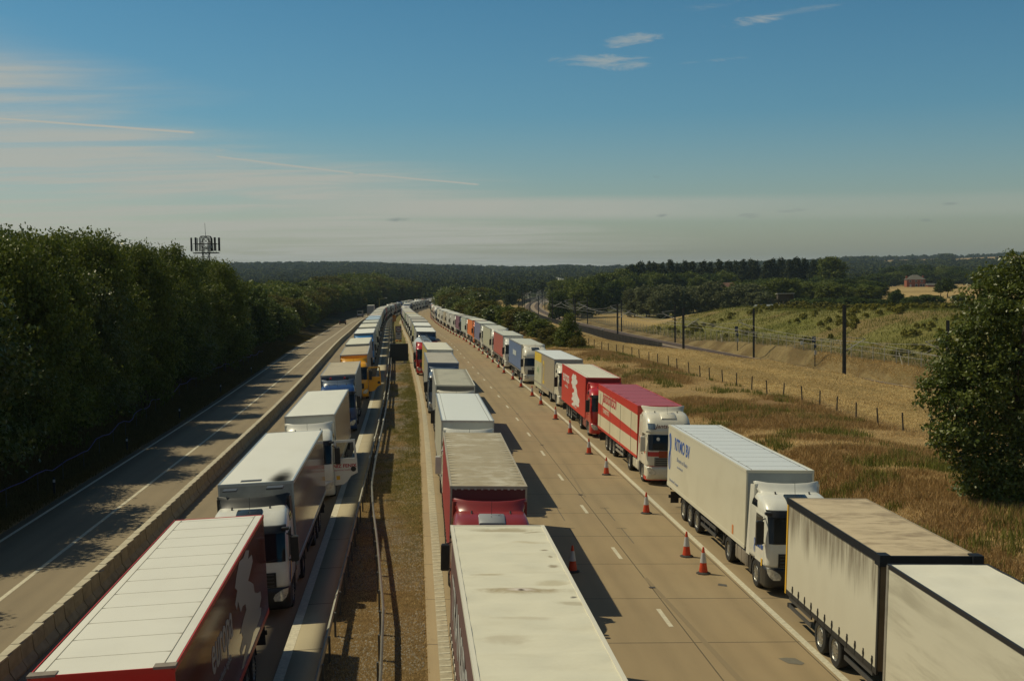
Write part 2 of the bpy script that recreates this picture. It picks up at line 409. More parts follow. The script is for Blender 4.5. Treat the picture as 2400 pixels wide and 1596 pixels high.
# far fields on the ridges
aa = XX/np.maximum(YY, 60); uu = 1200+F*np.tan(np.arctan(aa)-PSI)
def patch(u0, u1, y0, y1, col):
    global C
    e = SS((uu-u0)/14)*SS((u1-uu)/14)*SS((YY-y0)/40)*SS((y1-YY)/40)
    C = mixc(C, np.array(col), e)
patch(2050, 2200, 2650, 3150, (.36, .25, .12)); patch(2235, 2420, 2550, 3300, (.36, .25, .12)); patch(585, 735, 2250, 2330, (.34, .24, .12)); patch(2115, 2190, 3120, 3160, (.2, .2, .08))
patch(1395, 2068, 440, 1100, (.03, .036, .012))
nr, nc = XX.shape
idx = np.arange(nr*nc).reshape(nr, nc)
Q = np.stack([idx[:-1, :-1], idx[:-1, 1:], idx[1:, 1:], idx[1:, :-1]], -1).reshape(-1, 4)
gm = bpy.data.materials.new('ground'); gm.use_nodes = True; b = NB(gm.node_tree); p = gm.node_tree.nodes['Principled BSDF']
ca = b.new('ShaderNodeAttribute', attribute_name='cover').outputs['Color']; oc = b.new('ShaderNodeTexCoord').outputs['Object']
q1 = b.noise(oc, 1.6, 8, .7); q2 = b.noise(oc, 14, 5, .7); q3 = b.noise(oc, .12, 6, .6)
c = b.mix(b.ramp(q1, .35, .7, 0, .45), ca, (.055, .040, .016)); c = b.mix(b.ramp(q2, .5, .75, 0, .45), c, b.mix(.5, ca, (.4, .32, .2)))
c = b.mix(b.ramp(q3, .45, .65, 0, .25), c, b.mix(.6, ca, (.05, .06, .015)))
b.put(p.inputs['Base Color'], c); p.inputs['Roughness'].default_value = .95; p.inputs['Specular IOR Level'].default_value = .1
bn = b.new('ShaderNodeBump'); bn.inputs['Strength'].default_value = .9; bn.inputs['Distance'].default_value = .12; b.put(bn.inputs['Height'], b.math('ADD', q1, b.math('MULTIPLY', q2, .4))); b.put(p.inputs['Normal'], bn.outputs[0])
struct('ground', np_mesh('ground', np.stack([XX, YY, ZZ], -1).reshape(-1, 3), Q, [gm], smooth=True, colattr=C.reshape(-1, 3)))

# ---------------------------------------------------------------- roads
def road_mat(name, base, slab, dark, long_at=(), joint=True):
    m = bpy.data.materials.new(name); m.use_nodes = True; b = NB(m.node_tree); p = m.node_tree.nodes['Principled BSDF']
    uv = b.new('ShaderNodeTexCoord').outputs['UV']; s = b.new('ShaderNodeSeparateXYZ'); b.put(s.inputs[0], uv); X, Y = s.outputs[0], s.outputs[1]
    a = b.noise(b.scale(uv, (.9, .12, 1)), 1.0, 6, .6); g = b.noise(uv, .22, 5, .6); h = b.noise(uv, 22, 4, .7)
    c = b.mix(b.ramp(a, .3, .7, 0, .42), base, dark); c = b.mix(b.ramp(g, .35, .7, 0, .25), c, tuple(x*1.25 for x in base))
    c = b.mix(b.ramp(h, .45, .8, 0, .14), c, tuple(x*.4 for x in base))
    # each slab has its own tone
    cell = b.new('ShaderNodeCombineXYZ'); b.put(cell.inputs[0], b.math('FLOOR', b.math('DIVIDE', b.math('ADD', X, 3.25), 3.65))); b.put(cell.inputs[1], b.math('FLOOR', b.math('DIVIDE', Y, slab)))
    wn = b.new('ShaderNodeTexWhiteNoise', noise_dimensions='2D'); b.put(wn.inputs['Vector'], cell.outputs[0])
    c = b.mix(b.math('MULTIPLY', wn.outputs['Value'], .16), c, dark)
    for x0 in [q for q in long_at]:         # rubbed wheel paths and oil line of the lane
        for o, wd, am in ((-.95, .42, .30), (.95, .42, .30), (0, .3, .16)):
            t = b.ramp(b.math('ABSOLUTE', b.math('SUBTRACT', X, x0+o)), 0, wd, am, 0)
            c = b.mix(b.math('MULTIPLY', t, b.ramp(a, .3, .6, .4, 1)), c, tuple(q*.62 for q in base))
    if joint:
        yf = b.math('PINGPONG', b.math('ADD', Y, b.math('MULTIPLY', b.math('SUBTRACT', h, .5), .03)), slab/2)
        jt = b.math('LESS_THAN', yf, .028)
        for x0 in (4.37, 8.02, 11.2, -7.6, -11.2, -14.7):
            jt = b.math('MAXIMUM', jt, b.math('LESS_THAN', b.math('ABSOLUTE', b.math('SUBTRACT', X, x0+.22)), .02))
        c = b.mix(b.math('MULTIPLY', jt, .8), c, (.06, .05, .035))
    st_ = b.noise(b.scale(uv, (1.2, .5, 1)), .9, 3, .5)
    c = b.mix(b.ramp(st_, .68, .78, 0, .35), c, tuple(q*.5 for q in base))
    b.put(p.inputs['Base Color'], c); p.inputs['Roughness'].default_value = .85; p.inputs['Specular IOR Level'].default_value = .3
    bn = b.new('ShaderNodeBump'); bn.inputs['Strength'].default_value = .25; bn.inputs['Distance'].default_value = .01; b.put(bn.inputs['Height'], h); b.put(p.inputs['Normal'], bn.outputs[0])
    return m
ry = ys[(ys < 1250)]
def strip(name, cols_, mats, h=0., y0=-30, y1=860, kind='structure', step=None, skirt=0., obj=True):
    yy = ry[(ry >= y0) & (ry <= y1)] if step is None else np.arange(y0, y1+.01, step)
    V = []; UV = []
    cc = list(cols_)
    for x in cc:
        V.append(np.c_[x+dev(x, yy), yy, np.interp(yy, ry, prof(ry))+fall(x)+h]); UV.append(np.c_[np.full(len(yy), x), yy])
    if skirt:
        for x, k in ((cc[0], 0), (cc[-1], 1)):
            v = V[0 if k == 0 else len(cc)-1].copy(); v[:, 2] -= skirt
            if k == 0: V.insert(0, v); UV.insert(0, UV[0])
            else: V.append(v); UV.append(UV[-1])
    n = len(yy); V = np.concatenate(V); UV = np.concatenate(UV); k = len(V)//n
    q = [[i*n+j, (i+1)*n+j, (i+1)*n+j+1, i*n+j+1] for i in range(k-1) for j in range(n-1)]
    me = np_mesh(name, V, q, mats, uv=UV)
    return struct(name, me, kind) if obj else me
CONC = (.318, .242, .136)
strip('road_right_carriageway', [.2, 1.2, 2.4, 4.4, 6.2, 8.0, 9.8, 11.6, 13.4, 15.4], [road_mat('concrete_road', CONC, 4.9, (.235, .172, .098), (2.2, 6.2, 9.8, 13.2))], skirt=.2)
strip('road_left_carriageway', [-18.9, -17, -15, -13, -11, -9, -7.4, -5.6, -3.9], [road_mat('worn_road', (.255, .205, .130), 4.9, (.19, .152, .10), (-5.8, -9.4, -13.1, -16.7), joint=False)], skirt=.2)
strip('hard_shoulder', [-3.9, -3.3, -2.75], [road_mat('pale_shoulder', (.40, .345, .225), 4.9, (.28, .24, .16), ())], skirt=.2)
wm = mat('road_paint', (.62, .57, .42), .8, noise=(9, .45), bump=.1)
wm2 = mat('rumble_paint', (.47, .41, .28), .85, noise=(6, .5))
def line(X0, X1, y0=-20, y1=900, h=.005, m_=wm, name='road_marking'): return strip(name, [X0, X1], [m_], h, y0, y1)
line(.52, .86, m_=wm2); line(11.52, 11.74); line(-4.0, -3.72); line(-14.95, -14.77, y1=700); line(-18.45, -18.27, y1=700)
def dashes(X, y0, period, ln, wd, n, name='road_marking'):
    V = []; Fc = []
    for i in range(n):
        ya = y0+i*period; k = len(V)
        for (x, y) in ((X-wd/2, ya), (X+wd/2, ya), (X+wd/2, ya+ln), (X-wd/2, ya+ln)): V.append((x+float(dev(x, y)), y, float(np.interp(y, ry, prof(ry))+fall(x))+.006))
        Fc.append((k, k+1, k+2, k+3))
    struct(name, np_mesh(name, V, Fc, [wm]))
dashes(7.9, 36.9-27-1, 9, 2.0, .15, 60); dashes(4.25, 36.9-27-1, 9, 2.0, .15, 60); dashes(-11.0, 8, 9, 2, .15, 3)
# raised white beads of the rumble line, cat's eyes and stray marks on the slabs
mb = MB()
for i in range(150):
    y = 12+i*.55; x, y_, z = RP(.69, y, .006); mb.box(x-.16, x+.16, y-.05, y+.05, z, z+.008)
struct('rumble_ribs', mb.mesh('rumble_ribs')).data.materials[0] = wm
dk = mat('tar_patch', (.09, .085, .075), .8, noise=(5, .4))
def decal(name, pts, m_, h=.007):
    V = [RP(x, y, h) for x, y in pts]; me = bpy.data.meshes.new(name); me.from_pydata(V, [], [tuple(range(len(V)))]); me.materials.append(m_); struct(name, me)
decal('tar_patch', [(10.35, 32.75), (10.5, 32.3), (10.85, 32.15), (10.98, 32.3), (10.85, 32.75), (10.6, 32.8)], mat('tar_worn', (.16, .145, .11), .85, noise=(5, .4)))
decal('tar_patch', [(10.7, 40.9), (11.0, 40.7), (11.05, 41.0), (10.8, 41.15)], dk)
decal('skid_mark', [(8.35, 58.0), (8.47, 58), (8.85, 70), (8.75, 70)], mat('skid', (.235, .178, .10), .9), .0065)
decal('skid_mark', [(9.0, 20.0), (9.25, 20), (8.35, 42), (8.2, 42)], mat('skid', (.235, .178, .10), .9), .0062)
for y0 in (24.4, 40.6, 58.6, 76.6, 94.6, 112.6):
    x0 = 8.25; decal('road_stud', [(x0-.10, y0-.10), (x0+.10, y0-.10), (x0+.12, y0+.10), (x0-.12, y0+.10)], mat('stud_iron', (.05, .042, .035), .6), .014)
for x0 in (6.6, 8.9):
    for k in range(2):
        y0 = 47.6+k*4.6; decal('sensor_loop_cut', [(x0, y0), (x0+.03, y0), (x0+.03, y0+3), (x0, y0+3)], dk); decal('sensor_loop_cut', [(x0-.2, y0+2.95), (x0+.25, y0+2.95), (x0+.25, y0+2.99), (x0-.2, y0+2.99)], dk)

# ---------------------------------------------------------------- lorries
WHITE = (.72, .71, .62)
def paint(name, col, dirt=.25): return mat('paint_'+name, col, .32, spec=.5, coat=.35, dirt=(tuple(c*.45+.03 for c in col), dirt, (1.2, .8, 1.6)))
rubber = mat('rubber', (.022, .021, .019), .85, noise=(12, .3)); black = mat('black_plastic', (.016, .016, .016), .45)
steel = mat('rim_steel', (.42, .41, .37), .35, .7, noise=(8, .6)); chass = mat('chassis_black', (.028, .026, .023), .7, noise=(5, .5))
glass = mat('cab_glass', (.008, .011, .014), .05, spec=.35); lamp = mat('lamp_glass', (.75, .74, .66), .10, .2, noise=(9, .85), spec=.9)
alu = mat('aluminium', (.50, .49, .45), .38, .6, noise=(4, .4)); dgrey = mat('dark_grey_trim', (.055, .057, .06), .5)
amber = mat('amber_lens', (.75, .25, .02), .3); redl = mat('red_lens', (.45, .02, .015), .3); hatchg = mat('hatch_glass', (.03, .04, .042), .1, spec=.8)
yelp = mat('sticker_yellow', (.72, .42, .03), .5)

#          z     front  halfw  corner back
LEV_HIGH = [(1.00, .02, 1.235, .24, 2.2), (1.20, .0, 1.245, .24, 2.22), (1.55, .0, 1.25, .24, 2.25), (1.80, .03, 1.25, .25, 2.25), (2.3, .13, 1.245, .27, 2.25), (2.82, .27, 1.235, .30, 2.25),
            (2.92, .31, 1.23, .34, 2.25), (3.04, .42, 1.21, .38, 2.25), (3.15, .56, 1.18, .42, 2.25), (3.25, .76, 1.14, .46, 2.25), (3.32, 1.02, 1.09, .5, 2.24), (3.37, 1.35, 1.03, .45, 2.2), (3.39, 1.62, .96, .3, 2.15)]
LEV_XHIGH = [(1.00, .02, 1.235, .24, 2.2), (1.20, .0, 1.245, .24, 2.22), (1.55, .0, 1.25, .24, 2.25), (1.85, .03, 1.25, .25, 2.25), (2.3, .12, 1.245, .27, 2.25), (2.72, .22, 1.24, .30, 2.25),
             (2.86, .20, 1.235, .34, 2.25), (3.05, .25, 1.23, .36, 2.25), (3.25, .36, 1.21, .4, 2.25), (3.45, .52, 1.19, .44, 2.25), (3.62, .74, 1.15, .5, 2.25), (3.72, 1.0, 1.10, .5, 2.24), (3.78, 1.35, 1.03, .45, 2.2), (3.8, 1.62, .96, .3, 2.15)]
STY = {'high': LEV_HIGH, 'xhigh': LEV_XHIGH}
def lv(lev, z):
    z = min(max(z, lev[0][0]), lev[-1][0])
    for a, c in zip(lev, lev[1:]):
        if z <= c[0]:
            t = (z-a[0])/(c[0]-a[0]); return [a[i]+(c[i]-a[i])*t for i in range(1, 5)]
def ring(yf, hw, r, yb, z, n=6):
    P = [(-hw, yb, z), (-hw, (yb+yf+r)/2, z)]
    for i in range(n+1):
        t = math.pi/2*i/n; P.append((-hw+r-r*math.cos(t), yf+r-r*math.sin(t), z))
    for x in (-.6, -.2, .2, .6): P.append((x*(hw-r), yf-.025*(1-x*x), z))
    for i in range(n+1):
        t = math.pi/2*i/n; P.append((hw-r+r*math.sin(t), yf+r-r*math.cos(t), z))
    P += [(hw, (yb+yf+r)/2, z), (hw, yb, z)]
    return P
def cabshell(lev):
    def f(mb):
        zs = []
        for a, c in zip(lev, lev[1:]): zs += [a[0], (a[0]+c[0])/2]
        zs.append(lev[-1][0])
        mb.rings([ring(*lv(lev, z), z) for z in zs], 0, True, True, True)
    return f
def fpt(lev, x, z, off):                    # point on the cab front at x, z, pushed outwards
    yf, hw, r, yb = lv(lev, z); s = 1 if x > 0 else -1; ax = min(abs(x), hw-.002)
    if ax <= hw-r: return (x, yf-.02-off, z)
    d = ax-(hw-r); q = math.sqrt(max(r*r-d*d, 0)); nx, ny = d/r, q/r
    return (s*(hw-r+nx*(r+off)), yf+r-ny*(r+off)-.02*ny, z)
def front_patch(mb, lev, x0, x1, z0, z1, off=.012, nx=12, nz=6, mi=0, taper=0., depth=.03):
    G_ = [[fpt(lev, (x0+(x1-x0)*i/nx)*(1-taper*j/nz), z0+(z1-z0)*j/nz, off) for i in range(nx+1)] for j in range(nz+1)]
    k = len(mb.v); w_ = nx+1
    mb.add([p_ for r_ in G_ for p_ in r_], [(j*w_+i, j*w_+i+1, (j+1)*w_+i+1, (j+1)*w_+i) for j in range(nz) for i in range(nx)], mi, True)
    B = [i for i in range(w_)]+[j*w_+nx for j in range(1, nz+1)]+[nz*w_+i for i in range(nx-1, -1, -1)]+[j*w_ for j in range(nz-1, 0, -1)]
    o = [mb.v[k+i] for i in B]; inn = [(x*(1-.02), y+depth, z) for x, y, z in o]; n = len(B)
    mb.add(o+inn, [(i, (i+1) % n, n+(i+1) % n, n+i) for i in range(n)], mi)
def spt(lev, s, y, z, off):
    yf, hw, r, yb = lv(lev, z)
    if y >= yf+r: return (s*(hw+off), y, z)
    d = yf+r-y; d = min(d, r*.99)
    return (s*(hw-r+math.sqrt(r*r-d*d)+off), y, z)
def side_patch(mb, lev, s, pts, off=.01, mi=0, depth=.03, sub=3):
    """pts: polygon (y,z) counter-clockwise; quads only are subdivided."""
    a, b_, c_, d_ = [Vector(q) for q in pts]; n = sub
    G_ = []
    for j in range(n+1):
        for i in range(n+1):
            u, v = i/n, j/n; q = a*(1-u)*(1-v)+b_*u*(1-v)+c_*u*v+d_*(1-u)*v; G_.append(spt(lev, s, q.x, q.y, off))
    w_ = n+1; k = len(mb.v)
    mb.add(G_, [(j*w_+i, j*w_+i+1, (j+1)*w_+i+1, (j+1)*w_+i) for j in range(n) for i in range(n)], mi, True)
    B = [i for i in range(w_)]+[j*w_+n for j in range(1, n+1)]+[n*w_+i for i in range(n-1, -1, -1)]+[j*w_ for j in range(n-1, 0, -1)]
    o = [mb.v[k+i] for i in B]; inn = [(x-s*depth, y, z) for x, y, z in o]; m_ = len(B)
    mb.add(o+inn, [(i, (i+1) % m_, m_+(i+1) % m_, m_+i) for i in range(m_)], mi)
def wheel_mesh(r, wd, dual):
    def tyre(mb):
        h = wd/2
        mb.lathe([(r*.62, -h), (r*.80, -h*1.0), (r*.93, -h*.98), (r*.985, -h*.82), (r, -h*.6), (r, h*.6), (r*.985, h*.82), (r*.93, h*.98), (r*.80, h), (r*.62, h), (r*.6, 0), (r*.62, -h)], (0, 0, 0), 'X', 28)
    def rim(mb):
        h = wd/2; s_ = 1
        d = -.10 if dual else .06           # dish inwards or outwards; outer side is +X
        mb.lathe([(r*.64, h*.96), (r*.60, h*.80), (r*.56, h*.45), (r*.44, h*.45+d), (r*.30, h*.45+d*1.1), (r*.30, h*.9), (r*.17, h*.98), (.001, h*.98)], (0, 0, 0), 'X', 28)
        for i in range(10):
            t = 2*math.pi*i/10; y, z = r*.38*math.cos(t), r*.38*math.sin(t); x = h*.45+d*1.05
            mb.tube((x, y, z), (x+.035, y, z), .016, n=6)
    return tyre, rim
TS, RS = wheel_mesh(.50, .30, False); TD, RD = wheel_mesh(.50, .56, True)
def wheel(root, s, y, dual=False, r=.5, rims=True, rimmat=None):
    o = part('wheel', 'w%d%.2f' % (dual, r), TD if dual else TS, rubber, root, (s*(.96 if dual else 1.08), y, r), (random.random()*3, 0, 0) if s > 0 else (random.random()*3, 0, math.pi))
    o.scale = (1, r/.5, r/.5)
    if rims: part('rim', 'r%d' % dual, RD if dual else RS, rimmat or steel, o)
    return o
DEFL = {}
def f_defl(mb):                             # roof wind deflector with side wings, as a curved blade
    for (y0, z0, y1, z1) in ((1.16, 3.28, 1.76, 3.66),):
        n = 8; R_ = []
        prof_ = [(0, 0), (.30, .14), (.58, .38), (.82, .72), (.95, .95), (1, 1), (1.06, .96), (.92, .62), (.70, .22), (.5, 0)]
        xs_ = [-1, -.93, -.6, -.2, .2, .6, .93, 1]
        for x in xs_:
            drop = .0 if abs(x) < .95 else .05
            R_.append([(x*(1.04+.18*b2), y0+(y1-y0)*a2+(.30*abs(x)**3)*1, z0+(z1-z0)*b2+.07*abs(x)**3*b2-drop) for a2, b2 in prof_])
        mb.rings(R_, 0, True, True, True)
def f_fair(s):
    def f(mb):
        mb.hexa([(s*1.16, 2.2, .95), (s*1.24, 2.2, .95), (s*1.25, 2.62, .95), (s*1.21, 2.62, .95), (s*1.06, 1.9, 3.62), (s*1.20, 1.9, 3.62), (s*1.22, 2.35, 3.55), (s*1.14, 2.35, 3.55)])
    return f
def fender(mb, yc, r, x0, x1, zc=.5, a0=10, a1=170, th=.04, n=10, mi=0):
    R_ = []
    for i in range(n+1):
        t = rad(a0+(a1-a0)*i/n); c_, s_ = math.cos(t), math.sin(t)
        R_.append([(x0, yc+c_*r, zc+s_*r), (x1, yc+c_*r, zc+s_*r), (x1, yc+c_*(r+th), zc+s_*(r+th)), (x0, yc+c_*(r+th), zc+s_*(r+th))])
    mb.rings(R_, mi, False, True, True)
def make_cab(root, cm, sty='high', defl='wing', dm=None, bump=None, grille=None, visor=True, hatch=hatchg, lod=0, name='cab', mirror=None, opendoor=False, dusty=False):
    lev = STY[sty]; dm = dm or cm; bump = bump or cm; grille = grille or black
    cab = part(name, 'cab'+sty, cabshell(lev), cm, root)
    K = sty
    zw0, zw1 = (1.83, 2.80) if sty == 'high' else (1.88, 2.70)
    part('windscreen', 'ws'+K, lambda mb: front_patch(mb, lev, -1.17, 1.17, zw0, zw1, .012, 16, 6), glass, cab)
    if visor: part('sun_visor', 'vis'+K, lambda mb: front_patch(mb, lev, -1.13, 1.13, zw1-.06, zw1+.16, .13, 14, 2, depth=.16), black if cm is not None and sty == 'high' else dm, cab)
    part('grille', 'gr'+K, lambda mb: front_patch(mb, lev, -.86, .86, 1.02, 1.50, .012, 12, 4), grille, cab)
    if lod < 2:
        def slats(mb):
            for k in range(4):
                z = 1.07+k*.115; front_patch(mb, lev, -.80, .80, z, z+.035, .035, 8, 1)
        part('grille_slats', 'sl'+K, slats, dgrey if grille is black else black, cab)
    def f_bump(mb):
        R_ = []
        for z, g in ((.28, .10), (.38, .02), (.60, -.03), (.85, -.02), (1.0, .0)):
            R_.append(ring(g-.02, 1.245, .28, .82, z))
        mb.rings(R_, 0, True, True, True)
    part('bumper', 'bump', f_bump, bump, root)
    for s in (-1, 1):
        part('side_window', 'sw%s%d' % (K, s), lambda mb: side_patch(mb, lev, s, [(.50, 1.86), (1.42, 1.92), (1.42, 2.68), (.62, 2.68)], .016), glass, cab)
        if lod < 2:
            if not (opendoor and s == 1):
                d = part('door', 'dr%s%d' % (K, s), lambda mb: side_patch(mb, lev, s, [(.34, 1.02), (1.50, 1.02), (1.50, 2.74), (.50, 2.74)], .009), cm, cab)
                part('handle', 'hd%s%d' % (K, s), lambda mb: mb.box(s*1.255, s*1.285, 1.22, 1.42, 1.52, 1.57), black, d)
            part('headlight', 'hl%d' % s, lambda mb: headl(mb, s), lamp, root)
            part('step', 'st%d' % s, lambda mb: steps(mb, s), bump if bump is not cm else dgrey, root)
            part('wheel_arch', 'wa%d' % s, lambda mb: fender(mb, 1.38, .56, s*.93, s*1.245, .5, 5, 175), dgrey, root)
        part('mirror', 'mi%s%d' % (K, s), lambda mb: mirrorf(mb, s), mirror or black, cab)
    if lod < 1 and sty == 'high':
        for s in (-1, 1): part('roof_side_panel', 'rsp%d' % s, lambda mb: side_patch(mb, lev, s, [(1.35, 2.88), (2.05, 2.88), (2.0, 3.14), (1.5, 3.10)], .012), glass, cab)
    if hatch: part('roof_hatch', 'ht'+K, lambda mb: hatchf(mb, lev), hatch, cab)
    if lod == 0:
        part('antenna', 'an'+K, lambda mb: antf(mb, lev), black, cab)
        for x in (-.62, .62): part('air_horn', 'ah%s%.1f' % (K, x), lambda mb: mb.tube((x, 1.25, lev[-2][0]-.04), (x, 1.33, lev[-2][0]+.06), .03, n=6), black, cab)
        for x in (-.9, -.2, .45): part('wiper', 'wi%s%.1f' % (K, x), lambda mb: mb.tube(fpt(lev, x, zw0+.03, .04), fpt(lev, x+.55, zw0+.10, .04), .012, n=5), black, cab)
        part('number_plate', 'np', lambda mb: mb.box(-.26, .26, -.075, -.055, .45, .56), mat('plate', (.7, .7, .6), .5), root)
    if defl:
        q = part('wind_deflector', 'df', f_defl, dm, cab)
        if sty == 'xhigh': q.location.z = .36; q.location.y = .1
        for s in (-1, 1): part('side_fairing', 'sf%d' % s, f_fair(s), dm, cab)
    return cab
def headl(mb, s):
    P = []
    for z, x0, x1 in ((.58, .78, 1.02), (.68, .74, 1.14), (.80, .80, 1.20), (.90, .95, 1.215), (.96, 1.08, 1.22)):
        row = []
        for i in range(5):
            x = x0+(x1-x0)*i/4; r = .28; hw = 1.245
            yf = -.045
            if x > hw-r: d = x-(hw-r); yf = -.045+r-math.sqrt(max(r*r-d*d, 0))
            row.append((s*x, yf-.018, z))
        P.append(row)
    mb.rings(P, 0, True, closed=False)
    b0 = [(x, y+.06, z) for x, y, z in P[0]]; mb.rings([P[0], b0], 0, False, closed=False)
def steps(mb, s):
    mb.hexa([(s*1.0, 1.96, .38), (s*1.23, 1.96, .38), (s*1.23, 2.25, .38), (s*1.0, 2.25, .38), (s*1.0, 1.96, 1.02), (s*1.24, 1.96, 1.02), (s*1.24, 2.25, 1.02), (s*1.0, 2.25, 1.02)])
def mirrorf(mb, s):
    def hb(x0, x1, y0, y1, z0, z1, e=.04):
        mb.rings([[(x, y, z0) for x, y in ((x0+e, y0+e), (x1-e, y0+e), (x1-e, y1), (x0+e, y1))], [(x, y, z0+e) for x, y in ((x0, y0), (x1, y0), (x1, y1), (x0, y1))], [(x, y, z1-e) for x, y in ((x0, y0), (x1, y0), (x1, y1), (x0, y1))], [(x, y, z1) for x, y in ((x0+e, y0+e), (x1-e, y0+e), (x1-e, y1), (x0+e, y1))]], 0, False, True, True)
    a, c_ = sorted((s*1.34, s*1.60)); hb(a, c_, .16, .30, 1.78, 2.62)
    mb.tube((s*1.22, .42, 2.66), (s*1.46, .25, 2.60), .022, n=6); mb.tube((s*1.24, .38, 1.80), (s*1.46, .25, 1.86), .022, n=6)
    a, c_ = sorted((s*1.10, s*1.34)); hb(a, c_, .02, .16, 2.84, 2.94, .02); mb.tube((s*1.15, .45, 2.9), (s*1.2, .08, 2.9), .018, n=6)
def hatchf(mb, lev):
    z = lev[-1][0]
    y0, y1 = .66, 1.16
    zz = lambda y: np.interp(y, [q[1] for q in lev[6:]], [q[0] for q in lev[6:]])+.03
    n = 4; V = []
    for i in range(n+1):
        y = y0-.12+(y1-y0)*i/n; V.append([(-.42, y, zz(y)), (-.38, y, zz(y)+.05), (.38, y, zz(y)+.05), (.42, y, zz(y))])
    mb.rings(V, 0, True, closed=False)
    mb.add([V[0][i] for i in range(4)], [(0, 1, 2, 3)]); mb.add([V[-1][i] for i in range(4)], [(3, 2, 1, 0)])
def antf(mb, lev):
    z = lev[-2][0]
    mb.tube((0, .95, z-.12), (-.02, .80, z+.0), .01, n=5); mb.tube((0, .95, z-.12), (0, 1.05, z+.42), .007, n=5); mb.tube((0, .95, z-.12), (.28, .9, z+.05), .006, n=5)
def f_door_open(mb):                        # door swung forward, plane x-z; slots: paint, glass frame
    y0, y1 = -.03, .03; X0, X1 = 0.05, 1.18
    fr = [(X0+.10, 1.90), (X1-.10, 1.86), (X1-.16, 2.66), (X0+.14, 2.66)]     # window hole
    out = [(X0, .55), (X0+.42, .58), (X0+.70, .85), (X1-.02, 1.12), (X1, 1.8), (X1-.06, 2.78), (X0+.04, 2.78)]
    # frame as quads around the hole
    O = [(X0, 1.86), (X1, 1.80), (X1-.06, 2.78), (X0+.04, 2.78)]
    for y, fl in ((y0, 0), (y1, 1)):
        v = [(x, y, z) for x, z in O]+[(x, y, z) for x, z in fr]
        f = [(0, 1, 5, 4), (1, 2, 6, 5), (2, 3, 7, 6), (3, 0, 4, 7)]
        mb.add(v, f if not fl else [q[::-1] for q in f])
    for P_, in ((O,), (fr,)):
        for i in range(4):
            a, c_ = P_[i], P_[(i+1) % 4]; mb.add([(a[0], y0, a[1]), (c_[0], y0, c_[1]), (c_[0], y1, c_[1]), (a[0], y1, a[1])], [(0, 1, 2, 3)])
    low = [(X0, .55), (X0+.42, .58), (X0+.62, .72), (X0+.80, .98), (X1, 1.12), (X1, 1.797), (X0, 1.857)]
    n = len(low); mb.add([(x, y0, z) for x, z in low]+[(x, y1, z) for x, z in low], [tuple(range(n)), tuple(range(n, 2*n))[::-1]]+[(i, (i+1) % n, n+(i+1) % n, n+i) for i in range(n)])

def f_chassis(L0, L1, axles, kp=5.3):
    def f(mb):
        mb.box(-.45, -.35, .9, 6.2, .72, .95); mb.box(.35, .45, .9, 6.2, .72, .95); mb.box(-1.0, 1.0, 5.4, 6.1, .6, .8)
        mb.box(-.55, -.42, L0+.3, L1-.1, .82, 1.12); mb.box(.42, .55, L0+.3, L1-.1, .82, 1.12)
        for y in np.arange(L0+.6, L1, 1.1): mb.box(-1.2, 1.2, y, y+.08, 1.0, 1.12)
        for a in axles: mb.tube((-1, a, .5), (1, a, .5), .09, n=8)
        mb.tube((-1, 5.15, .5), (1, 5.15, .5), .12, n=8)
        for s in (-1, 1): mb.box(s*.9-.06, s*.9+.06, 6.8, 6.95, .35, 1.1); mb.box(s*.9-.14, s*.9+.14, 6.75, 7.0, .3, .36)
        mb.box(-1.0, 1.0, 7.6, 8.2, .55, .95)
        for s in (-1, 1): fender(mb, 5.15, .58, s*.66, s*1.25, .5, 5, 175, .03)
        for s in (-1, 1):
            for a in axles: fender(mb, a, .57, s*.9, s*1.25, .5, 20, 160, .02, 6)
    return f
def f_guard(s, a, c_):
    def f(mb):
        for z in (.50, .78): mb.box(min(s*1.20, s*1.24), max(s*1.20, s*1.24), a, c_, z, z+.13)
        for y in np.arange(a+.2, c_, .9): mb.box(min(s*1.16, s*1.20), max(s*1.16, s*1.20), y, y+.06, .45, 1.1)
    return f
def f_under(L1):
    def f(mb):
        mb.box(-1.2, 1.2, L1-.1, L1+.0, .42, .56); mb.box(-1.15, 1.15, L1-.16, L1-.10, .85, 1.0)
        for s in (-1, 1): mb.box(s*.7-.05, s*.7+.05, L1-.12, L1-.04, .5, 1.05); mb.box(s*1.0-.2, s*1.0+.2, L1-.5, L1-.49, .25, .8)
    return f
def f_tank(s, a, c_):
    def f(mb):
        r = .10; x0, x1 = .62, 1.2; z0, z1 = .38, .98; R_ = []
        for y in (a, c_):
            P = []
            for cx, cz, t0 in ((x1-r, z0+r, -90), (x1-r, z1-r, 0), (x0+r, z1-r, 90), (x0+r, z0+r, 180)):
                for k in range(4): t = rad(t0+30*k); P.append((s*(cx+r*math.cos(t)), y, cz+r*math.sin(t)))
            R_.append(P)
        mb.rings(R_, 0, True, True, True)
        for y in (a+.25, (a+c_)/2, c_-.25): mb.box(min(s*1.2, s*1.21), max(s*1.2, s*1.21), y, y+.05, z0+.03, z1-.03)
    return f
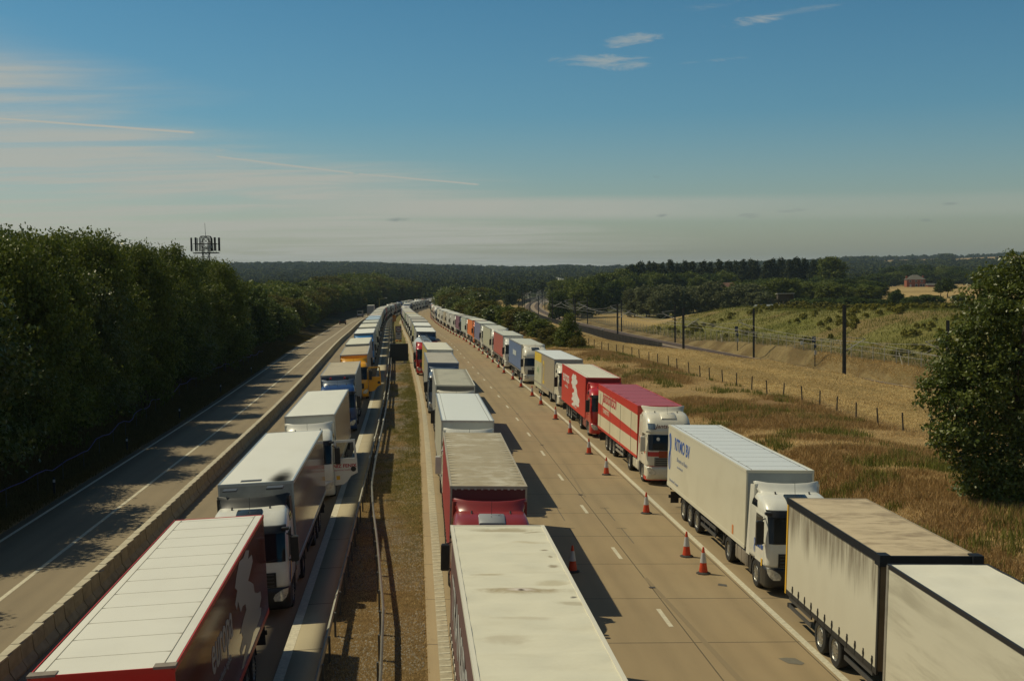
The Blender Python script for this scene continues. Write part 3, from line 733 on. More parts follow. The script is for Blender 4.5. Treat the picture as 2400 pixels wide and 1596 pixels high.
# trailer boxes.  y from L0 to L1; z from z0 to 4.0
def f_body(L0, L1, z0, z1, hw=1.275, kind='box'):
    def f(mb):
        # slots: 0 side skin, 1 front wall, 2 rear doors, 3 floor
        def wall(s):
            nY = int((L1-L0)/.55); nZ = 5; V = []
            for j in range(nZ+1):
                for i in range(nY+1):
                    y = L0+(L1-L0)*i/nY; z = z0+(z1-z0)*j/nZ; x = hw
                    if kind == 'curtain' and 0 < j < nZ and 0 < i < nY: x -= .012+.012*math.sin(i*2.1+j*.5)
                    V.append((s*x, y, z))
            w_ = nY+1; mb.add(V, [(j*w_+i, j*w_+i+1, (j+1)*w_+i+1, (j+1)*w_+i) for j in range(nZ) for i in range(nY)], 0, kind == 'curtain')
        wall(-1); wall(1)
        mb.add([(-hw, L0, z0), (hw, L0, z0), (hw, L0, z1), (-hw, L0, z1)], [(0, 1, 2, 3)], 1)
        mb.add([(-hw, L1, z0), (hw, L1, z0), (hw, L1, z1), (-hw, L1, z1)], [(3, 2, 1, 0)], 2)
        mb.add([(-hw, L0, z0), (hw, L0, z0), (hw, L1, z0), (-hw, L1, z0)], [(3, 2, 1, 0)], 3)
    return f
def f_roof(L0, L1, z1, hw=1.275, kind='plain', cell=1.15, seed=1, rw=.05):
    def f(mb):                              # slots: 0 roof skin, 1 edge rail, 2 seams
        nY = max(4, int((L1-L0)/.28)); nX = 8; V = []
        rng = random.Random(seed)
        ph = [rng.random()*6 for _ in range(6)]
        for j in range(nY+1):
            for i in range(nX+1):
                x = -hw+.03+(2*hw-.06)*i/nX; y = L0+.02+(L1-L0-.04)*j/nY; e = min(1, (hw-abs(x))/.3)*min(1, min(y-L0, L1-y)/.25)
                z = z1+.02+.025*e
                if kind == 'tarp': z += e*(.034*math.sin(y*2*math.pi/1.15)-.03+.014*math.sin(x*3+y*2.3+ph[0])+.008*math.sin(x*5.3-y*3.1+ph[1]))
                if kind == 'ribs': z += .0
                V.append((x, y, z))
        w_ = nX+1; mb.add(V, [(j*w_+i, j*w_+i+1, (j+1)*w_+i+1, (j+1)*w_+i) for j in range(nY) for i in range(nX)], 0, True)
        for s in (-1, 1): a, c_ = sorted((s*(hw-rw), s*(hw+.012))); mb.box(a, c_, L0-.01, L1+.01, z1-.07, z1+.035, 1)
        mb.box(-hw+.05, hw-.05, L0-.012, L0+rw, z1-.07, z1+.033, 1); mb.box(-hw+.05, hw-.05, L1-.05, L1+.012, z1-.07, z1+.033, 1)
        if kind in ('panel', 'ribs'):
            y = L0+cell*.8; sw = .012
            while y < L1-.3: mb.box(-hw+(.22 if kind == 'panel' else .06), hw-(.22 if kind == 'panel' else .06), y-sw/2, y+sw/2, z1+.03, z1+.0485, 2); y += cell
            if kind == 'panel':
                for s in (-1, 1): mb.box(s*(hw-.22)-.006, s*(hw-.22)+.006, L0+.1, L1-.1, z1+.02, z1+.046, 2)
    return f
def f_front(L0, z1, hw, s):
    def f(mb):                              # corner trim of the front wall
        mb.box(s*hw-.06 if s > 0 else -hw-.004, hw+.004 if s > 0 else -hw+.06, L0-.02, L0-.001, 1.12, z1-.07)
    return f
def f_buckles(s, L0, L1, hw=1.275):
    def f(mb):
        y = L0+.35
        while y < L1-.2:
            a, c_ = sorted((s*(hw+.004), s*(hw+.022))); mb.box(a, c_, y-.02, y+.02, .93, 1.30); mb.box(a, c_, y-.045, y+.045, 1.13, 1.22); y += .62
    return f
def f_rail(s, L0, L1, z0, hw=1.275):
    def f(mb): a, c_ = sorted((s*(hw-.03), s*(hw+.012))); mb.box(a, c_, L0, L1, z0-.10, z0+.05)
    return f
seam = mat('roof_seam', (.11, .10, .08), .8)
def make_lorry(X, Y, label, cab='high', cm=None, side=None, roof=None, front=None, rail=None, kind='box', rkind='plain', cell=1.15, defl='wing', dm=None, bump=None, visor=True,
               hatch=hatchg, L1=16.35, lod=0, group=None, yaw=0., z0=1.15, grille=None, name='articulated_lorry', mirror=None, opendoor=False, seed=1, hw=1.275, tankside=None, hgt=4.0, skirt=None, seamm=None, rw=.05):
    x, y, z = RP(X, Y)
    s_ = 1 if X > 0 else -1
    root = empty(name, (x, y, z), heading(X, Y)+yaw, 0, math.atan(.032)*(s_))
    dzdy = float(prof(Y+14)-prof(Y))/14; root.rotation_euler = (math.atan(dzdy), math.atan(.032)*s_, heading(X, Y)+yaw)
    tag(root, label, 'lorry', group)
    cm = cm or paint('white', WHITE)
    side = side or mat('box_white', (.62, .60, .50), .45, dirt=((.30, .24, .15), .3, (.8, .6, .5)))
    roof = roof or mat('roof_white', (.70, .69, .60), .6, dirt=((.35, .30, .2), .25, (.7, .5, .7)))
    front = front or side; rail = rail or alu
    make_cab(root, cm, cab, defl, dm, bump, grille, visor, hatch, lod, mirror=mirror, opendoor=opendoor)
    seam = seamm or globals()['seam']
    L0 = 2.75; z1 = hgt
    body = part('trailer_body', 'tb%s%.2f%.2f%.2f%.2f' % (kind, L0, L1, z0, hgt), f_body(L0, L1, z0, z1-.03, hw, kind), [side, front, side, chass], root)
    part('trailer_roof', 'tr%s%.2f%.2f%d%.2f%.3f' % (rkind, L1, cell, seed, hgt, rw), f_roof(L0, L1, z1-.05, hw, rkind, cell, seed, rw), [roof, rail, seam], body)
    for s in (-1, 1): part('bottom_rail', 'br%d%.2f%.2f' % (s, L1, z0), f_rail(s, L0, L1, z0, hw), rail, body)
    if lod < 2: [part('front_wall_trim', 'fw%.2f%d' % (hgt, s), f_front(L0, z1, hw, s), rail, body) for s in (-1, 1)]
    if kind == 'curtain' and lod < 2:
        for s in (-1, 1): part('curtain_buckles', 'bk%d%.2f' % (s, L1), f_buckles(s, L0, L1, hw), chass, body)
    axles = (10.4, 11.7, 13.0) if L1 > 12 else (7, 8.3)
    part('chassis', 'ch%.2f' % L1, f_chassis(L0, L1, axles), chass, root)
    for s in (-1, 1):
        wheel(root, s, 1.38, False, .5, lod < 2, steel); wheel(root, s, 5.15, True, .5, lod < 2)
        for a in axles: wheel(root, s, a, False, .5, lod < 2)
        if lod < 2:
            part('side_guard', 'sg%d' % s, f_guard(s, 7.1, 9.6), skirt or alu, root); part('fuel_tank', 'ft%d' % s, f_tank(s, 2.5, 4.2), tankside or alu, root)
    if lod < 2: part('rear_bumper', 'rb%.2f' % L1, f_under(L1), chass, root)
    return root, body
def hexa_strip(mb, hw, s, L0, L1, pts0, pts1, off=.006):   # painted band on the side: z range pts0 at L0 to pts1 at L1
    n = 8; V = []
    for i in range(n+1):
        t = i/n; y = L0+(L1-L0)*t; V += [(s*(hw+off), y, pts0[0]+(pts1[0]-pts0[0])*t), (s*(hw+off), y, pts0[1]+(pts1[1]-pts0[1])*t)]
    mb.add(V, [(2*i, 2*i+2, 2*i+3, 2*i+1) for i in range(n)])
def poly_panel(name, pts, s, x, m_, parent, th=.006):   # flat sign-written shape on a side wall: pts (y,z)
    bm_ = MB(); n = len(pts)
    import mathutils
    tri = mathutils.geometry.tessellate_polygon([[Vector((0, p[0], p[1])) for p in pts]])
    V = [(s*(x+th), p[0], p[1]) for p in pts]; bm_.add(V, [tuple(t) for t in tri])
    me = bm_.mesh(name, fixn=False); return link(name, me, m_, parent)
MAPP = [(.40, 1.0), (.52, .97), (.60, 1.0), (.70, .95), (.66, .88), (.78, .86), (.80, .78), (.70, .72), (.62, .68), (.70, .62), (.78, .55), (.80, .45), (.90, .38), (1.0, .34), (1.02, .26), (.94, .20), (1.0, .16), (.96, .10), (.80, .08), (.70, .10), (.58, .05), (.45, .03), (.35, .0), (.28, .03), (.40, .10), (.48, .14), (.40, .17), (.30, .15), (.28, .22), (.38, .27), (.36, .33), (.30, .36), (.42, .42), (.52, .45), (.50, .52), (.42, .55), (.36, .53), (.33, .60), (.30, .68), (.26, .62), (.22, .70), (.30, .78), (.24, .84), (.30, .92)]
def europa_logo(body, s, L0, L1, m_):       # the word and the map of an island nation on a red trailer
    hw = 1.275; f = lambda t: L0+(L1-L0)*t
    k = (lambda t: t)
    if s < 0:   # seen from -X the near end (cab) is on the right: reading goes from the rear to the cab
        lettering('europa', 1.25, m_, body, (-hw-.004, f(.80), 2.75), SIDE_L, 1.1, bold=.012)
        lettering('worldwide logistics', .26, m_, body, (-hw-.004, f(.78), 2.3), SIDE_L)
        pts = [(f(.66)-a*6.0, 1.25+b_*2.5) for a, b_ in MAPP]; poly_panel('map_logo', pts, -1, hw, m_, body)
        lettering('www.europa-worldwide.com', .22, m_, body, (-hw-.004, f(.42), 1.25), SIDE_L)
    else:       # seen from +X
        lettering('europa', 1.25, m_, body, (hw+.004, f(.385), 2.5), SIDE_R, .85, bold=.012)
        lettering('worldwide logistics', .26, m_, body, (hw+.004, f(.39), 2.05), SIDE_R)
        pts = [(f(.44)+a*6.0, 1.25+b_*2.6) for a, b_ in MAPP]; poly_panel('map_logo', pts, 1, hw, m_, body)

# ---------------------------------------------------------------- the three queues
def box_m(n, col, d=.3): return mat('box_'+n, col, .42, dirt=(tuple(c*.5+.02 for c in col), d, (.8, .5, .5)))
def cur_m(n, col, d=.3): return mat('curtain_'+n, col, .55, dirt=(tuple(c*.5+.02 for c in col), d, (1.0, .9, .35)), bump=.45, bsc=(.3, 1.3, .12))
def roof_m(n, col, d=.35, dc=None): return mat('roof_'+n, col, .65, dirt=(dc or tuple(c*.5 for c in col), d, (.9, .35, .9)), bump=.25, bsc=(.3, .9, .3))
RWH = roof_m('clean_white', (.74, .74, .67), .08); RBG = roof_m('beige', (.46, .40, .28), .4, (.26, .22, .15)); RGR = roof_m('grey', (.42, .39, .32), .4, (.25, .23, .18)); RPK = roof_m('pinkish', (.60, .53, .46), .2)
RCR = roof_m('cream', (.66, .64, .51), .2); RLB = roof_m('pale_blue', (.42, .55, .66), .2); RPG = roof_m('pale_green_grey', (.52, .53, .45), .25)
RDT = mat('roof_scuffed', (.36, .30, .19), .7, dirt=((.60, .56, .44), .9, (1.2, 1.2, 1.2)), bump=.2)
RED = paint('red', (.46, .018, .014)); DRED = paint('dark_red', (.26, .032, .028)); BLUE = paint('deep_blue', (.018, .055, .17)); YEL = paint('yellow', (.78, .36, .012)); SKY_ = paint('sky_blue', (.05, .25, .55))
SLV = mat('graphite', (.030, .034, .036), .5, 0, noise=(3, .3), spec=.3); NAVY = paint('navy', (.012, .025, .05)); WHT = paint('white', WHITE); CRM = paint('cream_white', (.70, .66, .53)); BGR = paint('blue_grey', (.10, .14, .20)); ORG = paint('orange', (.75, .17, .015))
ored = box_m('red_livery', (.52, .035, .02), .15)
wht_l = mat('white_lettering', (.68, .66, .60), .6, noise=(5, .3))
GL_, GC_, GR_ = 'lorries queued nose to tail in the left queue', 'lorries queued nose to tail in the middle queue', 'lorries parked along the right hard shoulder'
LORRY = {'L': [], 'C': [], 'R': []}
def add(q, X, yf, short, label, yaw=0., **k):
    g = {'L': GL_, 'C': GC_, 'R': GR_}[q]
    k.setdefault('lod', 0 if yf < 100 else 1 if yf < 235 else 2)
    k.setdefault('seed', len(LORRY[q]) % 4)
    r = make_lorry(X, yf-2.75, label, group=g, yaw=yaw, **k); LORRY[q].append((yf, short)); return r
# --- left queue
r, b_ = add('L', -5.51, 21.1, 'red and white nearest lorry', 'red box lorry with seamed white roof and map logo, nearest in the left queue', .011, side=mat('red_gloss', (.16, .016, .010), .10, spec=.6, dirt=((.12, .05, .03), .55, (.4, .4, 5))), front=ored, roof=mat('roof_panelled', (.72, .70, .60), .5, dirt=((.5, .47, .38), .15, (.5, .5, .5))), rail=ored, rw=.012, seamm=mat('seam_soft', (.34, .31, .24), .8), cm=RED, rkind='panel', cell=1.12, skirt=chass)
europa_logo(b_, 1, 2.75, 16.35, mat('grey_lettering', (.30, .29, .27), .4))
for xx_ in ((-1.295, -.80), (.90, 1.295)): part('corner_cap', 'cornercap%.1f' % xx_[0], lambda mb: mb.box(xx_[0], xx_[1], 2.725, 2.95, 3.955, 4.0), mat('worn_cap', (.26, .22, .17), .7, noise=(6, .6)), b_)
r, b_ = add('L', -5.39, 40.5, 'white lorry with the dark roof deflector', 'white cab with dark grey roof deflector and white trailer blackened by soot', .004, cm=WHT, dm=SLV, bump=black, roof=mat('roof_sooty_white', (.74, .73, .64), .5, dirt=((.55, .52, .42), .2, (.6, .3, .6))), side=mat('side_gloss_grimy', (.36, .26, .21), .10, spec=.8, dirt=((.14, .11, .09), .7, (.5, .6, 4))), front=mat('front_grey', (.30, .31, .30), .5, noise=(2, .4)), rail=mat('rail_blue_grey', (.40, .44, .44), .35, .4), grille=black, skirt=chass)
sm = bpy.data.materials.new('soot'); sm.use_nodes = True; bb = NB(sm.node_tree); pp = sm.node_tree.nodes['Principled BSDF']; pp.inputs['Base Color'].default_value = (.008, .008, .007, 1); pp.inputs['Roughness'].default_value = .95
oc_ = bb.new('ShaderNodeTexCoord').outputs['Object']
dv = bb.vmath('LENGTH', bb.vmath('MULTIPLY', bb.vmath('SUBTRACT', oc_, (.80, 2.60, 4.0)), (1.5, .25, 0)))
dv2 = bb.math('ADD', dv, bb.math('MULTIPLY', bb.math('SUBTRACT', bb.noise(oc_, 1.6, 4), .5), .35))
pp.inputs['Specular IOR Level'].default_value = .05; bb.put(pp.inputs['Alpha'], bb.ramp(dv2, .0, .85, .96, 0))
part('soot_stain', 'soot', lambda mb: mb.add([(-.2, 2.78, 3.998), (1.2, 2.78, 3.998), (1.2, 7.0, 3.998), (-.2, 7.0, 3.998)], [(0, 1, 2, 3)]), sm, b_)
part('roof_vent', 'rvent', lambda mb: [mb.box(-.55, .15, 3.0, 3.28, 3.985, 4.01), mb.box(-1.0, -.55, 1.9, 2.35, 3.86, 3.9), mb.box(.45, 1.0, 1.9, 2.35, 3.86, 3.92)], dgrey, b_)
part('door_stripe', 'dstr', lambda mb: [mb.hexa([(1.262, .45, 1.05), (1.268, .45, 1.05), (1.268, .62, 1.05), (1.262, .62, 1.05), (1.262, .75, 1.7), (1.268, .75, 1.7), (1.268, 1.0, 1.7), (1.262, 1.0, 1.7)])], yelp, r)
part('door_stripe', 'dstr2', lambda mb: [mb.hexa([(1.262, .27, 1.1), (1.268, .27, 1.1), (1.268, .43, 1.1), (1.262, .43, 1.1), (1.262, .5, 1.8), (1.268, .5, 1.8), (1.268, .73, 1.8), (1.262, .73, 1.8)])], paint('flag_blue', (.02, .05, .35)), r)
# white lorry with open door
r, b_ = add('L', -5.30, 60.4, 'white lorry with its door open', 'white lorry whose open cab door carries red lettering', .004, cm=WHT, bump=WHT, grille=WHT, roof=roof_m('off_white', (.70, .70, .62), .12), side=mat('side_brown', (.30, .17, .115), .25, spec=.6, dirt=((.2, .11, .08), .4, (.5, .5, 2))), front=box_m('pale_grey', (.55, .55, .50)), opendoor=True)
def opendoor(root, cm, txt=None):
    d = part('open_door', 'odoor', f_door_open, cm, root, (1.23, .40, .16), (0, 0, rad(2)))
    part('door_glass', 'odg', lambda mb: mb.add([(.15, 0, 1.9), (1.08, 0, 1.86), (1.02, 0, 2.66), (.19, 0, 2.66)], [(0, 1, 2, 3)]), mat_glass, d)
    part('handle', 'odh', lambda mb: mb.lathe([(.001, -.03), (.12, -.03), (.14, 0), (.14, .02)], (.98, -.02, 1.32), 'Y', 12), black, d)
    part('door_trim', 'odt', lambda mb: mb.box(.10, 1.08, .03, .06, 1.1, 1.8), black, d)
    return d
mat_glass = bpy.data.materials.new('clear_glass'); mat_glass.use_nodes = True; gb = NB(mat_glass.node_tree); tr_ = gb.new('ShaderNodeBsdfTransparent'); tr_.inputs[0].default_value = (.75, .8, .78, 1)
gl_ = gb.new('ShaderNodeBsdfGlossy'); gl_.inputs['Roughness'].default_value = .03; mx_ = gb.new('ShaderNodeMixShader'); mx_.inputs[0].default_value = .08; gb.put(mx_.inputs[1], tr_.outputs[0]); gb.put(mx_.inputs[2], gl_.outputs[0])
gb.put([n for n in mat_glass.node_tree.nodes if n.type == 'OUTPUT_MATERIAL'][0].inputs[0], mx_.outputs[0])
d = opendoor(r, WHT); dred_t = mat('red_lettering', (.42, .02, .03), .5)
lettering('NIZ FENIX', .235, dred_t, d, (.56, -.036, 1.42), FRONT, 1.05, bold=.006); lettering('INTERNATIONAL TRANSPORT', .085, dred_t, d, (.45, -.036, 1.26), FRONT, .8)
part('sticker', 'stk', lambda mb: mb.box(.13, .30, -.038, -.031, .82, 1.02), yelp, d)
# blue, yellow
r, b_ = add('L', -5.44, 86.0, 'deep blue lorry', 'deep blue cab with two red beacons on the roof and a grey tarpaulin trailer', .017, cm=BLUE, dm=BGR, roof=RBG, side=cur_m('grey', (.22, .22, .21)), front=cur_m('slate', (.10, .12, .15)), kind='curtain', rkind='tarp', hatch=None)
part('beacon', 'beac', lambda mb: [mb.lathe([(.07, 0), (.07, .10), (.001, .13)], (x, 1.55, 3.78), 'Z', 8) for x in (-.48, .52)], redl, r)
part('roof_light_bar', 'rlb', lambda mb: [mb.tube((-.7, 1.52, 3.75), (.75, 1.52, 3.75), .02, n=6)]+[mb.lathe([(.001, 0), (.11, .02), (.11, .12), (.001, .14)], (x, 1.42, 3.80), 'Y', 10) for x in (-.68, .72)], black, r)
r, b_ = add('L', -5.35, 109.0, 'yellow lorry', 'bright yellow cab with its door open and a grey round-edged trailer', .011, cm=YEL, roof=RBG, side=cur_m('grey_beige', (.25, .24, .21)), front=YEL, rail=mat('rail_grey', (.30, .33, .36), .5), kind='curtain', rkind='tarp', hatch=mat('hatch_brown', (.05, .015, .01), .4), opendoor=True, lod=0)
opendoor(r, YEL)
Lrest = [(127.0, 'beige-roofed lorry', dict(roof=RCR, cm=CRM, side=cur_m('grey_mid', (.22, .21, .2)), kind='curtain'), 'lorry with plain beige roof directly behind the yellow lorry'),
 (152.5, 'white-roofed lorry with blue deflector', dict(roof=RWH, cm=SKY_, front=box_m('steel_grey', (.16, .18, .2)), side=cur_m('grey_b', (.24, .25, .25))), 'clean white-roofed lorry with sky blue roof deflector'),
 (172.0, 'cream-roofed lorry with low white deflector', dict(roof=RCR, cm=WHT, side=box_m('cream', (.55, .53, .42))), 'cream-roofed lorry behind the one with the sky blue deflector'),
 (191.5, 'pale lorry with a wide white deflector', dict(roof=RPG, cm=WHT, side=box_m('cream', (.55, .53, .42))), 'greenish grey roofed lorry with wide white deflector'),
 (211.0, 'grey-blue lorry', dict(roof=RLB, cm=BGR, side=box_m('blue_g', (.2, .28, .36))), 'grey-blue lorry with pale blue roof'),
 (230.5, 'pale blue-roofed lorry', dict(roof=RLB, cm=SKY_, side=box_m('blue_g', (.2, .28, .36))), 'lorry with a pale blue roof and bright blue cab'),
 (250.0, 'pinkish-roofed lorry', dict(roof=RPK, cm=WHT, side=box_m('cream', (.55, .53, .42))), 'pinkish-roofed lorry in front of the yellow-fronted lorry'),
 (270.0, 'yellow-fronted lorry', dict(roof=RCR, cm=YEL, dm=paint('lemon', (.80, .55, .02)), front=paint('lemon', (.80, .55, .02)), side=cur_m('brown_g', (.30, .24, .15))), 'far lorry with lemon yellow front and deflector'),
 (290, 'brown-sided lorry', dict(roof=RGR, cm=WHT, side=cur_m('brown_g', (.30, .24, .15))), 'brown-sided lorry behind the lemon yellow fronted one'),
 (309, 'beige lorry', dict(roof=RCR, cm=CRM, side=cur_m('beige_g', (.36, .31, .22))), 'beige lorry with cream cab far along the left queue'),
 (328, 'navy lorry', dict(roof=RGR, cm=NAVY, side=cur_m('navy_c', (.05, .06, .14))), 'small navy lorry far along the left queue'),
 (347, 'mint lorry', dict(roof=RCR, cm=paint('mint', (.42, .58, .45)), side=cur_m('mint_c', (.35, .45, .36))), 'far pale mint green lorry'),
 (366, 'far red lorry', dict(roof=RPK, cm=RED, side=cur_m('red_c', (.42, .05, .05)), front=ored), 'far red lorry that stands out in the left queue'),
 (385, 'grey-green lorry', dict(roof=RPG, cm=paint('greygreen', (.22, .27, .22)), side=cur_m('gg', (.22, .27, .22))), 'grey-green lorry just behind the far red one')]
for (yf, sh, k, lb) in Lrest:
    k.setdefault('rkind', 'plain'); add('L', -5.7, yf, sh, lb, **k)
# --- middle queue
tarp_w = mat('tarpaulin_white', (.66, .64, .52), .75, dirt=((.26, .20, .12), .0, (.5, 3.2, 1)), bump=.9, bsc=(.25, .6, .3))
# soiled sagging tarpaulin: long brown stains across the roof
tb = NB(tarp_w.node_tree); pz = tarp_w.node_tree.nodes['Principled BSDF']; oc_ = tb.new('ShaderNodeTexCoord').outputs['Object']
col_ = (.66, .63, .49)
na = tb.noise(oc_, 3.0, 6, .7)
col_ = tb.mix(tb.ramp(tb.noise(tb.scale(oc_, (.5, 1.6, 1)), 1.3, 5, .6), .45, .75, 0, .35), col_, (.50, .46, .33))
for (cx_, cy_, wx_, wy_, am_, cc_) in ((.0, 11.9-2.4, 1.0, .20, .9, (.36, .29, .17)), (-.0, 11.9-2.4, .35, .10, 1.0, (.62, .55, .47)), (.02, 9.45, .10, .06, 1.0, (.10, .07, .04)), (.12, 15.85, 1.0, .16, .75, (.33, .27, .16)), (.85, 15.5, .3, .12, .8, (.30, .24, .14)), (.65, 14.2, .55, .15, .6, (.48, .40, .24)), (.98, 13.4, .12, .12, .9, (.22, .17, .1)), (1.02, 11.7, .16, .1, .8, (.26, .2, .12)),
        (-.62, 11.0, .45, .13, .75, (.38, .31, .18)), (.85, 10.2, .5, .14, .6, (.44, .38, .24)), (1.02, 8.4, .4, .13, .6, (.4, .34, .22)), (-.1, 7.4, .7, .15, .5, (.45, .39, .27)), (1.05, 12.7, .07, .07, .8, (.25, .2, .12)), (-.6, 6.0, .5, .2, .5, (.45, .39, .27)), (1.12, 9.0, .09, .07, .9, (.12, .1, .08))):
    dv = tb.vmath('LENGTH', tb.vmath('MULTIPLY', tb.vmath('SUBTRACT', oc_, (cx_, cy_, 3.97)), (1/wx_, .66/wy_, 0)))
    dv = tb.math('ADD', dv, tb.math('MULTIPLY', tb.math('SUBTRACT', na, .5), 1.6)); col_ = tb.mix(tb.ramp(dv, .35, 1.15, am_, 0), col_, cc_)
tb.put(pz.inputs['Base Color'], col_)
r, b_ = add('C', 2.11, 18.7, 'nearest lorry under a stained tarpaulin', 'nearest lorry in the middle queue under a stained cream tarpaulin roof', .002, cm=RED, roof=tarp_w, side=cur_m('dark_red_grey', (.17, .10, .09), .5), front=box_m('pale_grey', (.55, .55, .50)), rail=mat('hem_cream', (.64, .61, .50), .8), kind='curtain', rkind='tarp', seed=2)
part('tarpaulin_hem', 'hem', lambda mb: [mb.box(s*1.30-.012 if s > 0 else -1.312, 1.312 if s > 0 else -1.288, 2.72, 16.38, 3.86, 3.985) for s in (-1, 1)], mat('hem_white', (.62, .60, .50), .8), b_)
lettering('TRANSPORT', 1.5, mat('grey_white', (.40, .40, .38), .6), b_, (-1.279, 9.5, 1.9), SIDE_L, 1.3, bold=.02)
r, b_ = add('C', 2.21, 38.5, 'dark red lorry', 'dark red cab and trailer with a scuffed beige roof in the middle queue', -.008, cm=DRED, bump=DRED, roof=RDT, rkind='ribs', cell=.62, seamm=mat('rib_pale', (.56, .51, .38), .8), side=cur_m('red_tarp', (.33, .045, .04), .35), front=mat('front_dark', (.10, .02, .02), .6), rail=mat('rail_beige', (.42, .37, .27), .6, noise=(3, .5)), kind='curtain', hatch=mat('hatch_grey', (.30, .31, .31), .25))
part('eyelets', 'eyl', lambda mb: [mb.box(x-.035, x+.035, 2.70, 2.745, 3.86, 3.90) for x in np.arange(-1.1, 1.2, .22)], alu, b_)
r, b_ = add('C', 2.37, 56.6, 'clean white reefer lorry', 'white refrigerated lorry with bright clean roof, third in the middle queue', .002, cm=WHT, roof=mat('roof_reefer', (.76, .77, .70), .4, dirt=((.6, .6, .5), .1, (.5, .5, .5))), rkind='panel', cell=40, side=box_m('rusty_white', (.52, .50, .40), .45), front=box_m('front_w', (.55, .55, .5)), mirror=WHT)
r, b_ = add('C', 2.43, 75.7, 'sage-roofed lorry', 'lorry with a ribbed sage grey roof and cream cab deflector', -.002, cm=CRM, roof=roof_m('sage', (.45, .43, .33), .45), rkind='ribs', cell=.6, side=cur_m('grey_g', (.27, .27, .25)), front=box_m('dark_front', (.13, .13, .12)), kind='curtain', rail=mat('rail_cream', (.58, .56, .46), .5))
r, b_ = add('C', 2.24, 96.0, 'grey lorry with slate blue deflector', 'grey-roofed lorry with slate blue cab deflector', .005, cm=BGR, roof=RGR, rkind='tarp', side=cur_m('grey_cc', (.30, .29, .25)), front=BGR, kind='curtain', rail=mat('rail_slate', (.20, .24, .30), .5))
r, b_ = add('C', 2.59, 113.8, 'cream-roofed lorry with an ochre side', 'cream-roofed lorry with ochre side and white deflector in front of the tanker', .011, cm=WHT, roof=RCR, side=cur_m('ochre', (.42, .33, .10)), front=box_m('front_w', (.55, .55, .5)))
# --- tanker: articulated lorry with round tank and red cab
TX, TY = 1.95, 131.6
x, y, z = RP(TX, TY); tk = empty('tanker_lorry', (x, y, z), heading(TX, TY)+.012); tag(tk, 'white round-tanked tanker lorry with red cab in the middle queue', 'tanker', GC_); LORRY['C'].append((134.3, 'tanker'))
make_cab(tk, RED, 'high', 'wing', None, RED, None, lod=1)
part('tank', 'tank', lambda mb: mb.lathe([(.001, 0), (.7, .02), (1.05, .14), (1.2, .35), (1.24, .6), (1.24, 12.6), (1.2, 12.9), (1.0, 13.1), (.001, 13.2)], (0, 2.9, 2.45), 'Y', 32), mat('tank_skin', (.66, .66, .62), .25, .25, noise=(2, .3)), tk)
part('catwalk', 'catw', lambda mb: [mb.box(-.32, .32, 3.6, 14.8, 3.70, 3.76)]+[mb.lathe([(.26, 0), (.26, .10), (.001, .12)], (0, yy, 3.72), 'Z', 12) for yy in (5, 8.4, 11.8)]+[mb.tube((s*.42, yy, 3.6), (s*.42, yy, 3.98), .02, n=5) for s in (-1, 1) for yy in np.arange(3.8, 15, 1.8)], steel, tk)
part('chassis', 'ch16.35', None, chass, tk)
for s in (-1, 1):
    part('tank_saddle', 'sad%d' % s, lambda mb: [mb.box(s*1.18-.05, s*1.18+.05, 7.0, 14, 1.05, 1.75)], RED, tk)
    wheel(tk, s, 1.38); wheel(tk, s, 5.15, True); [wheel(tk, s, a) for a in (10.4, 11.7, 13.0)]
Crest = [(153.5, 'white-roofed lorry with navy front', dict(roof=RWH, cm=NAVY, dm=NAVY, front=NAVY, side=cur_m('grey_cc', (.30, .29, .25))), 'white-roofed lorry with navy front and chrome lights behind the tanker'),
 (172.5, 'white lorry with an olive side', dict(roof=RWH, cm=WHT, front=box_m('dark_front', (.13, .13, .12)), side=cur_m('olive_y', (.36, .34, .15))), 'white-roofed lorry with olive side behind the navy-fronted one'),
 (191.5, 'beige lorry with white deflector', dict(roof=RGR, cm=WHT, side=cur_m('grey_cc', (.30, .29, .25))), 'grey-roofed lorry showing a thin white deflector edge'),
 (210.5, 'dull grey-roofed lorry', dict(roof=RGR, cm=CRM, front=box_m('dark_front', (.13, .13, .12))), 'dull grey-roofed lorry with cream cab'),
 (229.5, 'white lorry', dict(roof=RCR, cm=WHT, side=cur_m('grey_w', (.42, .41, .37))), 'white-cabbed lorry in the middle queue where the road starts to bend'),
 (248.5, 'plain beige lorry', dict(roof=RCR, cm=CRM, side=cur_m('grey_w', (.42, .41, .37))), 'plain beige lorry on the bend of the middle queue'),
 (267.5, 'lorry with a yellowish roof', dict(roof=roof_m('yellowish', (.60, .52, .30)), cm=WHT, side=cur_m('greenish', (.2, .25, .15))), 'lorry with a yellowish roof on the bend'),
 (286.5, 'pink-roofed lorry', dict(roof=RPK, cm=WHT, side=cur_m('grey_w', (.42, .41, .37))), 'pink-roofed lorry on the bend of the middle queue'),
 (305.5, 'cream lorry', dict(roof=RCR, cm=CRM), 'cream lorry beyond the pink-roofed one'),
 (324.5, 'small red-cabbed lorry', dict(roof=RCR, cm=RED, side=cur_m('grey_w', (.42, .41, .37))), 'cream-roofed lorry with a red cab, tiny on the bend'),
 (343.5, 'dark blue-sided lorry', dict(roof=RGR, cm=WHT, side=cur_m('indigo', (.06, .05, .16))), 'grey-roofed lorry with dark indigo side beyond the bend')]
for (yf, sh, k, lb) in Crest:
    add('C', 2.3, yf, sh, lb, **k)
